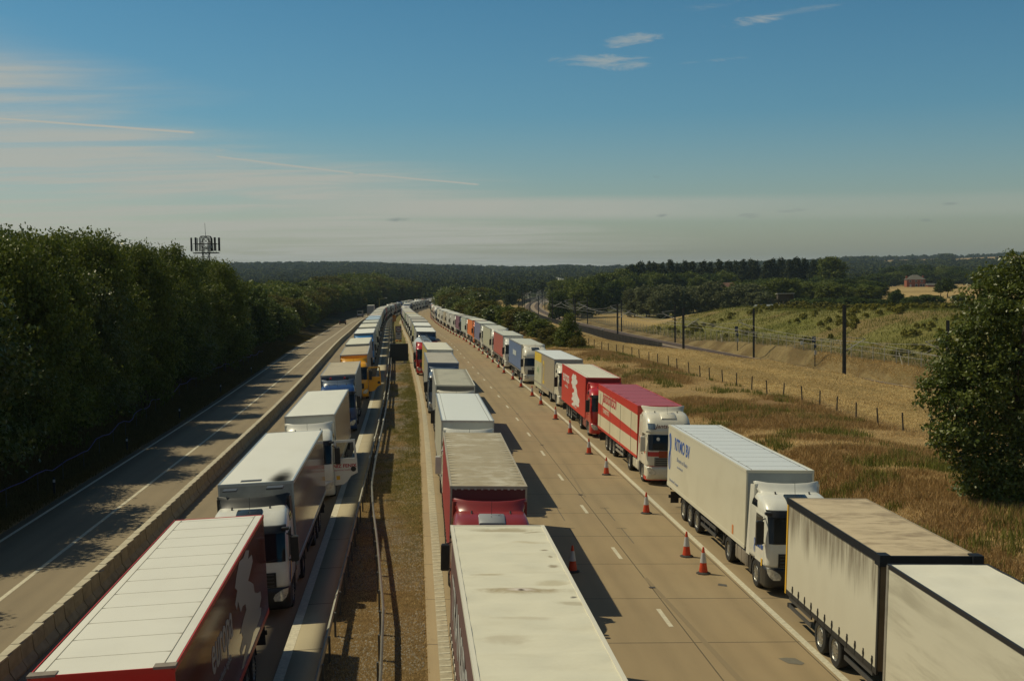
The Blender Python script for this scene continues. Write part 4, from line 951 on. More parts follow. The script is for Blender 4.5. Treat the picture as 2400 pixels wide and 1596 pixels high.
# --- right queue
beige_r = mat('roof_dusty_brown', (.52, .42, .27), .8, dirt=((.24, .18, .11), .95, (.9, 2.6, 1)), bump=.2)
dirty_c = mat('curtain_grimy', (.60, .55, .42), .65, dirt=((.22, .18, .12), .25, (1.2, 1.4, .3)), bump=.1)
gb_ = NB(dirty_c.node_tree); pg = dirty_c.node_tree.nodes['Principled BSDF']; oc_ = gb_.new('ShaderNodeTexCoord').outputs['Object']; sz = gb_.new('ShaderNodeSeparateXYZ'); gb_.put(sz.inputs[0], oc_)
st_ = gb_.noise(gb_.scale(oc_, (1, 3.2, .28)), 1.6, 7, .7); hh = gb_.math('ADD', sz.outputs[2], gb_.math('MULTIPLY', gb_.math('SUBTRACT', gb_.noise(gb_.scale(oc_, (1, 1.4, .1)), 1.2, 5, .65), .5), 2.6))
cG = gb_.mix(gb_.math('MULTIPLY', gb_.ramp(hh, 2.5, 3.7, 0, .85), gb_.ramp(st_, .3, .62, .25, 1)), (.60, .57, .45), (.13, .10, .065)); cG = gb_.mix(gb_.ramp(hh, 3.3, 1.2, 0, .22), cG, (.36, .31, .22))
gb_.put(pg.inputs['Base Color'], cG)
# drawbar outfit: lorry body + two-axle trailer, built as one rigid lorry and one drawbar trailer
def box_vehicle(nm, X, yf, L, label, roof, side, cabbed, axles, rail, seed, yaw=0.):
    x, y, z = RP(X, yf); t = empty(nm, (x, y, z)); t.rotation_euler = (0, math.atan(.032), heading(X, yf)+yaw); tag(t, label, 'lorry' if cabbed else 'trailer', GR_)
    L0, L1, hw = 0.0, L, 1.275
    bd = part('trailer_body' if not cabbed else 'cargo_body', 'bv%.2f' % L, f_body(L0, L1, 1.0, 3.97, hw, 'curtain'), [side, mat('front_brown', (.12, .085, .05), .6, noise=(2, .5)), side, chass], t)
    part('roof', 'bvr%.2f%d' % (L, seed), f_roof(L0, L1, 3.95, hw, 'tarp' if seed else 'plain', 1.15, seed+3), [roof, rail, seam], bd)
    for s in (-1, 1):
        part('bottom_rail', 'bvb%d%.2f' % (s, L), f_rail(s, L0, L1, 1.0, hw), chass, bd)
        part('curtain_buckles', 'bvk%d%.2f' % (s, L), f_buckles(s, L0, L1, hw), chass, bd)
        [part('curtain_pole', 'bvp%d%.2f' % (s, yy), lambda mb: mb.box(s*1.26 if s > 0 else -1.30, 1.30 if s > 0 else -1.26, yy-.05, yy+.05, .9, 3.95), (yelp if yy > 1 else chass) if not cabbed else alu, bd) for yy in (L0+.05, L1-.05)]
        part('side_guard', 'bvg%d%.2f' % (s, L), lambda mb: [mb.box(min(s*1.2, s*1.24), max(s*1.2, s*1.24), a, c_, zz, zz+.12) for (a, c_) in ((.4, axles[0]-.8), (axles[-1]+.8, L-.3)) for zz in (.5, .75)], dgrey, t)
        for a in axles: wheel(t, s, a)
    def chs(mb):
        mb.box(-.5, -.38, L0+.1, L1-.1, .75, 1.0); mb.box(.38, .5, L0+.1, L1-.1, .75, 1.0); mb.box(-1.2, 1.2, L1-.15, L1, .45, .58)
        for a in axles: mb.tube((-1, a, .5), (1, a, .5), .09); [fender(mb, a, .57, s*.9, s*1.25, .5, 20, 160, .02, 6) for s in (-1, 1)]
        if not cabbed: mb.box(-.08, .08, -1.4, .3, .62, .74)
    part('chassis', 'bvc%.2f' % L, chs, chass, t)
    if cabbed:
        e = empty('cab_mount', (0, -2.6, 0)); e.parent = t
        c_ = make_cab(t, WHT, 'high', None, lod=1)
        for o in list(t.children):
            if o.name.startswith(('cab', 'bumper', 'headlight', 'step', 'wheel_arch')) and o is not e: o.location.y -= 2.55
        bpy.data.objects.remove(e); wheel(t, -1, 1.38-2.55); wheel(t, 1, 1.38-2.55)
    return t, bd
rail_b = mat('rail_navy', (.012, .015, .02), .6, noise=(6, .5), spec=.3); rail_k = mat('rail_black', (.02, .02, .022), .5)
t2, b2 = box_vehicle('drawbar_trailer', 12.87, 28.6, 7.91, 'grimy drawbar trailer with dusty brown roof and black edges, grime running down its side', beige_r, dirty_c, False, (3.3, 4.6), mat('rail_dusty', (.30, .25, .17), .7), 0, -.02)
part('tarpaulin_frame', 'tpf', lambda mb: [mb.box(-1.33, 1.33, -.06, .02, 3.72, 3.99), mb.box(-1.36, -1.08, -.16, .2, 3.74, 4.03), mb.box(1.08, 1.36, -.14, .2, 3.80, 4.02), mb.box(-1.318, -1.27, 0, 7.9, 3.80, 4.0)], rail_b, b2)
t1, b1 = box_vehicle('rigid_lorry', 12.52, 19.2, 8.55, 'white curtain-sided lorry at the lower right edge with smooth cream roof', mat('roof_tarp_cream', (.70, .68, .56), .7, dirt=((.5, .46, .35), .2, (2, .5, .5)), bump=.12), mat('curtain_streaky', (.60, .57, .45), .6, dirt=((.28, .25, .18), .55, (3, .25, 2.2)), bump=.08), True, (3.2, 4.5), rail_k, 1, -.02)
LORRY['R'] += [(19.2, 'white curtain-sided lorry'), (28.6, 'grimy drawbar trailer')]
r, b_ = add('R', 13.25, 42.1, 'white refrigerated lorry', 'white refrigerated lorry with blue lettering and a blue globe mark on its side', -.005, cm=WHT, bump=black, roof=mat('roof_reefer2', (.66, .69, .68), .4, dirt=((.5, .52, .5), .1, (.5, .5, .5))), rkind='panel', cell=1.13, side=mat('reefer_side', (.62, .59, .46), .38, dirt=((.42, .38, .27), .3, (.5, .5, .6))), front=box_m('front_g', (.30, .33, .33)), rail=mat('rail_cream2', (.60, .57, .45), .5), skirt=dgrey, tankside=mat('tank_taupe', (.24, .21, .17), .4))
bl = mat('blue_lettering', (.03, .10, .36), .5); gy = mat('grey_lettering2', (.30, .33, .40), .6)
lettering('RITMO BV', .78, bl, b_, (-1.279, 13.35, 3.0), SIDE_L, .88, bold=.018)
lettering('Bloemen en Planten', .30, gy, b_, (-1.279, 13.3, 2.5), SIDE_L, .9, shear=.35); lettering('www.ritmobv.nl', .18, gy, b_, (-1.279, 13.7, 2.2), SIDE_L)
lettering('International Transport', .20, gy, b_, (-1.279, 14.9, 1.35), SIDE_L); 
def globe(k, off):
    def f(mb):
        for (z0_, rr) in ((.40, .42), (-.42, .40)):
            n = 18; P = [(-(off+.006), .0+rr*math.cos(2*math.pi*i/n)*.75, z0_+rr*1.15*math.sin(2*math.pi*i/n)) for i in range(n)]
            Q_ = [(p_[0], p_[1]*.35+(.28 if z0_ > 0 else -.24)*rr, (p_[2]-z0_)*.8+z0_-.05) for p_ in P]
            mb.rings([P, Q_], 0, False)
    return f
part('globe_mark', 'globe', globe(0, 1.276), bl, b_, (0, 15.9, 2.75))
lettering('RITMO BV', .24, bl, r, (-1.272, .92, 1.52), SIDE_L, .85, bold=.006); g_ = part('globe_mark', 'globe2', globe(0, 1.268), bl, r, (0, 1.48, 1.50)); g_.scale = (1, .28, .30)
lettering('RITMO', .17, bl, r, (.1, -.045, 1.66), FRONT, bold=.004)
part('sticker', 'stk2', lambda mb: mb.box(-1.275, -1.262, .52, .66, .95, 1.20), yelp, r); part('sticker', 'stk3', lambda mb: mb.box(-1.285, -1.275, 4.3, 4.5, 1.25, 1.6), mat('sticker_orange', (.6, .2, .05), .5), b_)
# cream lorry with red roof
creamb = mat('cream_boards', (.64, .57, .40), .5, dirt=((.40, .33, .2), .4, (.8, .8, .3)))
rdr = mat('roof_dull_red', (.36, .07, .08), .5, dirt=((.26, .07, .08), .4, (.4, 1.6, .4)))
r, b_ = add('R', 13.46, 64.2, 'cream lorry with a red roof', 'cream lorry with red roof, red stripe and slanted red script on its side', .003, cab='xhigh', cm=CRM, bump=CRM, grille=mat('grille_grey', (.20, .20, .18), .4), roof=rdr, rkind='ribs', cell=2.3, side=creamb, front=ored, rail=ored, mirror=CRM, dm=CRM, visor=False, tankside=CRM, hatch=CRM)
def bands(mb):
    for s in (-1, 1):
        hexa_strip(mb, 1.275, s, 2.76, 16.34, (3.46, 3.95), (3.60, 3.95)); hexa_strip(mb, 1.275, s, 2.76, 16.34, (2.02, 2.42), (2.0, 2.75))
part('livery_stripe', 'lstr', bands, ored, b_)
part('board_joints', 'bj', lambda mb: [mb.box(-1.288, -1.275, yy-.02, yy+.02, 1.2, 3.45) for yy in (4.6, 8.0, 11.6, 15.4)], seam, b_)
redt = mat('script_red', (.50, .04, .05), .5)
lettering('Jantschitsch', 1.15, redt, b_, (-1.283, 12.1, 2.98), SIDE_L, .95, shear=.4, bold=.008); lettering('TRANSPORTE', .42, mat('letter_cream', (.66, .6, .45), .6), b_, (-1.285, 13.2, 2.28), SIDE_L, .95)
lettering('Jantschitsch', .30, mat('script_dark', (.10, .02, .02), .5), r, (.0, .21, 3.06), FRONT, 1.1, shear=.3, bold=.004)
levx = STY['xhigh']
part('livery_stripe', 'cst', lambda mb: [front_patch(mb, levx, -1.2, 1.2, 1.56, 1.80, .011, 14, 2), front_patch(mb, levx, -1.2, 1.2, 1.0, 1.04, .011, 14, 1), side_patch(mb, levx, -1, [(.5, 1.62), (2.2, 2.02), (2.2, 2.40), (.5, 1.80)], .012), side_patch(mb, levx, 1, [(.5, 1.62), (2.2, 2.02), (2.2, 2.40), (.5, 1.80)], .012)], ored, r)
part('hazard_plate', 'hzp', lambda mb: mb.box(-.62, -.12, -.06, -.03, 1.5, 1.86), mat('plate_orange_brown', (.30, .05, .01), .5), r)
part('bumper_skirt', 'bsk', lambda mb: mb.rings([ring(.07, 1.25, .28, .84, z_) for z_ in (.26, .32)]+[ring(.0, 1.258, .28, .84, .46)], 0, True), ored, r)
for s in (-1, 1): part('roof_lamp', 'rlmp%d' % s, lambda mb: front_patch(mb, levx, min(s*.82, s*1.15), max(s*.82, s*1.15), 2.98, 3.28, .015, 5, 3), mat('lamp_blue', (.14, .19, .24), .12, .2, noise=(9, .8)), r)
part('windscreen_sticker', 'wst', lambda mb: mb.lathe([(.001, -.03), (.09, -.03), (.09, 0)], (-.66, .06, 2.48), 'Y', 14), mat('sticker_white', (.7, .7, .66), .6), r)
# red lorry with map
r, b_ = add('R', 13.27, 82.9, 'bright red lorry', 'bright red lorry with a white map and white word on its side', -.005, cm=RED, bump=RED, grille=RED, roof=RCR, rkind='panel', cell=1.1, side=ored, front=mat('front_dkred', (.18, .012, .01), .5), rail=ored, lod=0, skirt=chass, tankside=paint('dull_red', (.32, .10, .08)))
europa_logo(b_, -1, 2.75, 16.35, wht_l)
# grey and yellow lorry with a 2
r, b_ = add('R', 13.48, 102.2, 'grey lorry marked with a yellow 2', 'grey-sided white-cabbed lorry with a large yellow 2 on its side', .012, cm=CRM, roof=roof_m('bluish_white', (.64, .68, .67), .1), side=box_m('warm_grey', (.34, .29, .21), .2), front=box_m('steel_grey2', (.22, .23, .24)), skirt=None, lod=0, z0=1.0)
yl = mat('yellow_panel', (.70, .50, .05), .5, noise=(3, .3)); pale = mat('pale_panel', (.50, .50, .36), .5, noise=(1.5, .35))
part('livery_panel', 'lp1', lambda mb: mb.box(-1.285, -1.278, 11.3, 16.3, 3.05, 3.94), yl, b_); part('livery_panel', 'lp2', lambda mb: mb.box(-1.284, -1.278, 11.0, 16.33, .55, 3.05), pale, b_)
part('livery_panel', 'lp3', lambda mb: [mb.box(-1.283, -1.277, 5.9, 16.3, .5, 1.0)], box_m('warm_grey', (.34, .29, .21), .2), b_)
lettering('2', 3.1, yl, b_, (-1.285, 9.6, 1.25), SIDE_L, .8, bold=.02); lettering('tulip', .9, mat('green_t', (.25, .38, .22), .6), b_, (-1.288, 13.6, 2.0), SIDE_L, .9)
# light blue
r, b_ = add('R', 12.95, 125.0, 'blue-sided lorry', 'lorry with dull blue trailer side and a high cream-white cab', -.001, cab='xhigh', cm=CRM, bump=CRM, grille=black, roof=RPG, side=cur_m('dull_blue', (.105, .155, .28), .15), front=box_m('front_w', (.55, .55, .5)), kind='curtain', dm=CRM, visor=False, lod=0)
part('livery_panel', 'lpb', lambda mb: mb.box(-1.286, -1.279, 8.0, 11.6, 2.45, 3.0), mat('blue_pale', (.42, .46, .46), .6), b_)
lettering('TRANS', .27, black, r, (.1, -.05, 1.52), FRONT, 1.3, bold=.008)
Rrest = [(146, 12.95, 'dull red-sided lorry', dict(roof=RPG, cm=WHT, side=cur_m('dull_red', (.36, .095, .07), .2), front=box_m('pale_grey', (.55, .55, .50)), kind='curtain', lod=0), 'lorry with brick red trailer side and white cab'),
 (166, 13.0, 'white-cabbed lorry with a high wing', dict(cab='xhigh', roof=RPG, cm=WHT, side=cur_m('sage_p', (.40, .40, .29), .15), front=box_m('pale_grey', (.55, .55, .50)), visor=False), 'pale sage trailer pulled by a tall white cab with flared wing'),
 (185.5, 13.0, 'violet-grey lorry', dict(roof=RPG, cm=WHT, side=cur_m('violet_grey', (.15, .15, .24), .15), front=box_m('front_w', (.55, .55, .5))), 'lorry with violet-grey side next to the orange one'),
 (204.5, 13.0, 'orange lorry', dict(roof=RCR, cm=ORG, side=cur_m('orange_c', (.62, .17, .03), .15), front=ORG), 'bright orange lorry in the right queue'),
 (223.5, 13.0, 'pale green-grey lorry', dict(roof=RPG, cm=WHT, side=cur_m('pale_gg', (.40, .43, .36), .25)), 'pale green-grey lorry just beyond the orange one'),
 (243, 13.0, 'plum-patterned lorry', dict(roof=RGR, cm=NAVY, side=cur_m('plum', (.17, .075, .105), .5), front=NAVY), 'plum-coloured lorry with dark navy cab'),
 (263, 13.0, 'grey-sided lorry', dict(roof=RCR, cm=WHT, side=cur_m('grey_w', (.42, .41, .37))), 'grey-sided lorry beyond the plum-coloured one'),
 (282, 13.0, 'off-white lorry', dict(roof=RWH, cm=WHT, side=cur_m('grey_w', (.42, .41, .37))), 'off-white lorry where the cones begin to curve'),
 (301, 13.0, 'cream-cabbed lorry', dict(roof=RCR, cm=CRM, side=cur_m('beige_g', (.36, .31, .22))), 'cream-cabbed lorry where the cones curve'),
 (320, 13.0, 'small white lorry', dict(roof=RWH, cm=WHT, side=cur_m('grey_w', (.42, .41, .37))), 'small white lorry near the far end of the right queue'),
 (339, 13.0, 'small cream lorry', dict(roof=RCR, cm=WHT), 'small cream lorry near the far end of the right queue')]
for (yf, X, sh, k, lb) in Rrest: add('R', X, yf, sh, lb, **k)
fcols = [('brown', NAVY, RGR, cur_m('brown_g', (.30, .24, .15))), ('rust red', RED, RGR, cur_m('rust', (.25, .08, .05))), ('slate blue', BLUE, roof_m('slate_r', (.28, .29, .30)), cur_m('slate', (.10, .12, .15))), ('white', WHT, RWH, cur_m('grey_w', (.42, .41, .37))), ('cream', CRM, RCR, cur_m('beige_g', (.36, .31, .22))), ('grey', BGR, RGR, cur_m('grey_mid', (.22, .21, .2))), ('pinkish', WHT, RPK, cur_m('rose', (.40, .30, .27))), ('beige', CRM, RBG, cur_m('grey_cc', (.30, .29, .25))), ('greenish', WHT, RPG, cur_m('pale_gg', (.40, .43, .36)))]
rr_ = random.Random(4); ordn = ['first', 'second', 'third', 'fourth', 'fifth', 'sixth', 'seventh', 'eighth', 'ninth', 'tenth', 'eleventh', 'twelfth', 'thirteenth', 'fourteenth', 'fifteenth', 'sixteenth', 'seventeenth', 'eighteenth', 'nineteenth', 'twentieth']
def farfill(q, X, y0, y1, ref):
    yf = y0; i = 0
    while yf < y1:
        c_ = fcols[rr_.randrange(9)]
        add(q, X+rr_.uniform(-.3, .3), yf, c_[0]+' far lorry', 'tiny %s lorry, %s beyond the %s' % (c_[0], ordn[i], ref), cm=c_[1], roof=c_[2], side=c_[3], hgt=rr_.choice((4.0, 4.0, 3.75, 3.5)), cab='xhigh' if rr_.random() < .3 else 'high', lod=2); yf += 19.3+rr_.random()*2.6; i += 1
farfill('L', -5.7, 404, 740, 'grey-green lorry of the left queue'); farfill('C', 2.3, 362.5, 740, 'indigo-sided lorry of the middle queue'); farfill('R', 13.0, 358, 480, 'small cream lorry of the right queue')

# ---------------------------------------------------------------- cones
cred = mat('cone_red', (.58, .055, .012), .6, noise=(6, .35)); cwh = mat('cone_sleeve', (.50, .50, .50), .5, noise=(5, .3)); cbk = mat('cone_base', (.035, .030, .026), .85)
def cone_parts(root):
    part('cone_body', 'cone', lambda mb: mb.lathe([(.165, .06), (.163, .09), (.115, .42), (.062, .79), (.034, .985), (.026, 1.0), (.001, 1.0)], (0, 0, 0), 'Z', 18), cred, root)
    part('reflective_sleeve', 'sleeve', lambda mb: mb.lathe([(.1195, .42), (.1245, .42), (.0675, .79), (.064, .79)], (0, 0, 0), 'Z', 18), cwh, root)
    def base(mb):
        n = 8; R_ = []
        for r_, z_ in ((.27, 0), (.275, .03), (.22, .055), (.17, .075)): R_.append([(r_*math.cos(math.pi/8+2*math.pi*i/n)*1.0, r_*math.sin(math.pi/8+2*math.pi*i/n), z_) for i in range(n)])
        mb.rings(R_, 0, False, True, True)
    part('base', 'cbase', base, cbk, root)
CON = [(10.6, 42.6), (10.6, 45.3), (10.7, 53.9), (10.6, 64.8), (10.8, 72.7), (10.9, 82.4), (10.9, 91.0), (10.9, 101.7), (10.9, 109.3), (10.7, 118.6), (10.6, 127.5), (10.3, 136.3), (10.3, 145.0), (10.2, 154.0), (10.1, 163.2), (9.9, 171.7), (9.8, 179.9), (9.5, 188.1), (9.3, 197.7), (9.1, 207.9), (9.0, 216.7), (8.7, 228), (8.4, 238), (8.1, 247.3), (7.8, 257.2), (7.6, 268.6), (7.4, 279.6), (7.1, 289.5), (6.9, 300.3), (6.7, 310.1), (6.5, 319.8), (6.3, 330.6), (6.1, 340.0), (6.0, 352.1), (5.8, 365.0), (5.65, 379.0), (5.6, 392), (5.6, 402), (5.7, 414), (5.8, 427), (6.0, 440), (6.3, 455), (6.7, 470), (7.1, 486)]
used = {}
for (cx_, cy_) in CON:
    q = min(LORRY['R'], key=lambda t: abs(t[0]+5-cy_)); rel = cy_-(q[0]-2.75)
    where = 'cab' if rel < 5.5 else 'middle' if rel < 11 else 'rear'
    key = (q[1], where); used[key] = used.get(key, 0)+1
    extra = '' if used[key] == 1 else ', %s one' % ordn[used[key]-1]
    zz = float(prof(cy_)+fall(cx_-dev(cx_, cy_)))
    o = empty('traffic_cone', (cx_, cy_, zz+.002), random.random()*6, random.uniform(-.02, .02), random.uniform(-.02, .02))
    tag(o, 'traffic cone beside the %s of the %s%s' % (where, q[1], extra) if 'far lorry' not in q[1] else '%s traffic cone of the far curve, beyond the small cream lorry' % ordn[used.setdefault('far', 0)], 'traffic cone', 'cones along the right hard shoulder line'); used['far'] = used.get('far', 0)+('far lorry' in q[1]); cone_parts(o)
o = empty('traffic_cone', (5.72, 42.9, float(fall(5.72))+.002), .4); tag(o, 'lone red and white traffic cone in the shadow of the dark red lorry', 'traffic cone'); cone_parts(o)

# ---------------------------------------------------------------- barriers
conb = mat('barrier_concrete', (.36, .31, .20), .85, noise=(2.5, .35), bump=.3, dirt=((.16, .13, .08), .5, (1.5, 1.5, 3))); capm = mat('barrier_cap', (.52, .47, .34), .85, noise=(3, .3), bump=.2)
def gz(X, y): return float(prof(y)+fall(X))
bar = empty('concrete_barrier', RP(-11.5, 20)); tag(bar, 'long pale precast concrete barrier between the empty lanes and the left queue', 'barrier')
def seg_profile(X, y, base=False):
    P = [(-.30, 0), (-.30, .10), (-.17, .30), (-.125, .74), (.125, .74), (.17, .30), (.30, .10), (.30, 0)]
    d = float(dev(X, y)); z = gz(X, y); return [(X+d+px, y, z+pz) for px, pz in P]
mb = MB(); mc_ = MB(); y = -12.0
rb = random.Random(3)
while y < 480:
    ln = 1.05 if y < 140 else 2.1; g = .06; jx = rb.uniform(-.012, .012)
    a = seg_profile(-11.55+jx, y); c_ = seg_profile(-11.55+jx, y+ln-g); mb.rings([a, c_], 0, False, True, True)
    d = float(dev(-11.5, y)); z = gz(-11.55, y)+.743+rb.uniform(-.006, .006); d2 = float(dev(-11.5, y+ln)); z2 = gz(-11.55, y+ln)+.743
    x = -11.55+jx; n_ = .07
    mc_.hexa([(x+d-.15, y, z), (x+d+.15-n_, y, z), (x+d2+.15, y+ln-.05, z2), (x+d2-.15, y+ln-.05, z2), (x+d-.15, y, z+.05), (x+d+.15-n_, y, z+.05), (x+d2+.15, y+ln-.05, z2+.05), (x+d2-.15, y+ln-.05, z2+.05)])
    y += ln
ox, oy, oz = bar.location
def shift(mb_): mb_.v = [(p_[0]-ox, p_[1]-oy, p_[2]-oz) for p_ in mb_.v]
shift(mb); shift(mc_)
link('barrier_wall', mb.mesh('barrier_wall'), conb, bar); link('barrier_coping', mc_.mesh('barrier_coping'), capm, bar)
lettering('3', .42, black, bar, (-11.55-ox, 42.6-oy, gz(-11.5, 42.6)+.80-oz), (0, 0, rad(-90)), bold=.01)
# steel guard rails of the median
galv = mat('galvanised', (.40, .38, .31), .55, .25, noise=(2.0, .35)); galvd = mat('post_steel', (.10, .095, .08), .6, .3)
def guardrail(label, Xf, y0, y1, flip):
    root = empty('guard_rail', RP(Xf(y0), y0)); tag(root, label, 'guard rail'); o_ = root.location
    P = [(0, .53), (.035, .55), (.07, .59), (.03, .63), (.0, .645), (.03, .66), (.07, .70), (.035, .74), (0, .76), (-.012, .645)]
    mbx = MB(); R_ = []
    for yy in np.arange(y0, y1, 2.0): X = Xf(yy); d = float(dev(X, yy)); z = gz(X, yy); R_.append([(X+d+px*flip-o_.x, yy-o_.y, z+pz-o_.z) for px, pz in P])
    mbx.rings(R_, 0, False, True, True); link('rail', mbx.mesh('rail'), galv, root)
    k = 0
    def pf(mb): mb.box(-.03, .03, -.05, .05, -.1, .74)
    far_ = MB()
    for yy in np.arange(y0+.6, y1, 2.4):
        X = Xf(yy)-.06*flip; p_ = (X+float(dev(X, yy))-o_.x, yy-o_.y, gz(X, yy)-o_.z)
        if k < 98: part('post', 'gpost', pf, galvd, root, p_)
        else: far_.box(p_[0]-.03, p_[0]+.03, p_[1]-.05, p_[1]+.05, p_[2]-.1, p_[2]+.74)
        k += 1
    if far_.v: q = link('far_posts', far_.mesh('far_posts'), galvd, root); q['kind'] = 'stuff'
guardrail('steel guard rail along the pale hard shoulder, on the left side of the median', lambda y: -2.62, -6, 430, -1)
guardrail('curving steel guard rail standing in the grass median, joining the left rail further on', lambda y: float(np.interp(y, [-6, 29.5, 36, 45, 52.6, 58.4, 66, 130, 900], [-.95, -1.05, -1.15, -1.6, -2.05, -2.30, -2.36, -2.36, -2.36])), -6, 430, 1)
# white delineators on the rails
for i, yy in enumerate((66.5, 74.5, 84, 91, 103, 118)):
    X = -2.5; x_, y_, z_ = RP(X, yy); o = empty('rail_reflector', (x_, y_, z_)); tag(o, 'pair of white reflector strips on the median guard rails, %s from the camera' % ordn[i], 'reflector', 'white reflector strips on the guard rails')
    part('strip', 'rst', lambda mb: [mb.box(-.20, -.14, -.6, .6, .765, .785), mb.box(.12, .18, -.6, .6, .765, .785)], mat('reflector_white', (.55, .52, .42), .6), o)

# ---------------------------------------------------------------- signs in the median
def gpt(x, y): return float(ter(np.array([x]), np.array([y]))[0])
def post_sign(name, loc, rz): o = empty(name, loc, rz); return o
x, y = -2.05, 152.0; o = empty('message_board', (x, y, gz(-1, y)-.05), rad(2)); tag(o, 'large dark blank electronic message board standing in the grass median', 'sign')
part('panel', 'vms', lambda mb: [mb.box(-1.12, 1.12, -.12, .12, .35, 2.45)], mat('vms_dark', (.016, .019, .015), .6, noise=(2, .4)), o)
part('panel_frame', 'vmsf', lambda mb: [mb.box(-1.16, 1.16, -.14, .10, 2.45, 2.52), mb.box(-1.16, 1.16, -.14, .10, .28, .35), mb.box(-1.16, -1.12, -.14, .1, .35, 2.45), mb.box(1.12, 1.16, -.14, .1, .35, 2.45)]+[mb.box(-1.1, 1.1, -.128, -.12, z_, z_+.015) for z_ in np.arange(.6, 2.4, .3)], black, o)
part('post', 'vmsp', lambda mb: [mb.box(x_-.06, x_+.06, 0, .14, -.2, .35) for x_ in (-.7, .7)], galvd, o)
part('battery_box', 'vmsb', lambda mb: mb.box(.5, .95, -.9, -.5, -.05, .25), mat('pale_box', (.40, .36, .28), .7), o)
o = empty('speed_limit_sign', (-2.85, 206, gz(-1, 206)), rad(1)); tag(o, 'grey speed limit sign reading 50 above a camera warning plate in the median', 'sign')
signg = mat('sign_grey', (.13, .125, .12), .6); signw = mat('sign_pale', (.40, .40, .42), .5)
part('backing_board', 'sl1', lambda mb: mb.box(-.55, .55, -.03, .03, .35, 2.75), signg, o)
part('camera_plate', 'sl2', lambda mb: mb.box(-.48, .48, -.045, -.031, .45, 1.55), signw, o)
part('speed_roundel', 'sl3', lambda mb: mb.lathe([(.001, -.05), (.42, -.05), (.42, -.031)], (0, 0, 2.15), 'Y', 24), mat('sign_red_ring', (.40, .16, .17), .5), o)
part('speed_disc', 'sl4', lambda mb: mb.lathe([(.001, -.056), (.33, -.056), (.33, -.05)], (0, 0, 2.15), 'Y', 24), signw, o)
lettering('50', .50, black, o, (0, -.062, 1.98), FRONT, bold=.012); part('camera_symbol', 'sl5', lambda mb: [mb.box(-.22, .12, -.055, -.046, 1.2, 1.42), mb.hexa([(.12, -.055, 1.25), (.26, -.055, 1.18), (.26, -.046, 1.18), (.12, -.046, 1.25), (.12, -.055, 1.36), (.26, -.055, 1.44), (.26, -.046, 1.44), (.12, -.046, 1.36)])], black, o)
lettering('Average speed', .15, black, o, (0, -.05, .95), FRONT); lettering('cameras', .15, black, o, (0, -.05, .74), FRONT)
part('sand_bag', 'sl6', lambda mb: [mb.lathe([(.001, -.25), (.16, -.2), (.18, 0), (.16, .2), (.001, .25)], (x_, -.25, .12), 'X', 10) for x_ in (-.28, .3)], mat('orange_bag', (.55, .22, .04), .7), o)
part('post', 'sl7', lambda mb: [mb.box(x_-.03, x_+.03, .03, .09, -.1, 2.6) for x_ in (-.3, .3)], galvd, o)
xx, yy = -6.3+.6, 330.; o = empty('works_sign', (xx, yy, gz(-1, yy)), rad(4)); tag(o, 'orange-brown works sign beside the far guard rail', 'sign')
ob = mat('sign_orange_brown', (.40, .15, .01), .6, noise=(3, .5)); part('sign_plate', 'ws1', lambda mb: mb.lathe([(.001, -.03), (.55, -.03), (.55, .03), (.001, .03)], (0, 0, 1.9), 'Y', 8), ob, o); part('sign_plate', 'ws2', lambda mb: mb.box(-.5, .5, -.03, .03, .55, 1.3), ob, o); part('post', 'ws3', lambda mb: mb.box(-.04, .04, .03, .1, -.2, 2.0), galvd, o)
# lamp column on the far left edge
d_ = direc(889, 707); t_ = 395/d_.y; xx = d_.x*t_; o = empty('street_lamp', (xx, 395, gpt(xx, 395))); tag(o, 'yellow-green lamp column with an arm reaching right above the far left queue', 'lamp')
lpm = mat('lamp_post_olive', (.20, .18, .03), .6); part('column', 'lc', lambda mb: mb.tube((0, 0, 0), (0, 0, 6.9), .11, .08), lpm, o); part('arm', 'la', lambda mb: mb.tube((0, 0, 6.7), (2.2, 0, 6.95), .06), lpm, o); part('lantern', 'll', lambda mb: mb.box(2.0, 2.6, -.12, .12, 6.85, 7.05), mat('lantern_pale', (.5, .5, .4), .4), o)

# ---------------------------------------------------------------- traffic on the empty lanes
def carlike(name, x, y, label, cat, rz, L_, W_, pts, paintm, glz, z=None):
    z = gpt(x, y)+.1 if z is None else z; o = empty(name, (x, y, z), rz); tag(o, label, cat)
    def body(mb):
        mb.rings([[(s*W_/2*k, p_[0], p_[1]) for p_ in pts] for s, k in ((-1, .86), (-1, 1), (1, 1), (1, .86))], 0, True, True, True)
    part('body', name+'b', body, paintm, o)
    part('rear_window', name+'rw', glz, glass, o)
    for s in (-1, 1):
        part('tail_light', name+'tl%d' % s, lambda mb: mb.box(s*W_*.43-.09, s*W_*.43+.09, -.04, .02, .75, .95), redl, o)
        for yy in (.75, L_-.8): w_ = part('wheel', 'cw', lambda mb: mb.lathe([(.2, -.1), (.31, -.1), (.33, 0), (.31, .1), (.2, .1), (.001, .08)], (0, 0, 0), 'X', 16), rubber, o, (s*(W_/2-.08), yy, .33))
    part('rear_bumper', name+'bm', lambda mb: mb.box(-W_/2+.05, W_/2-.05, -.08, .04, .38, .62), black, o)
    return o
xl = (-15.9)
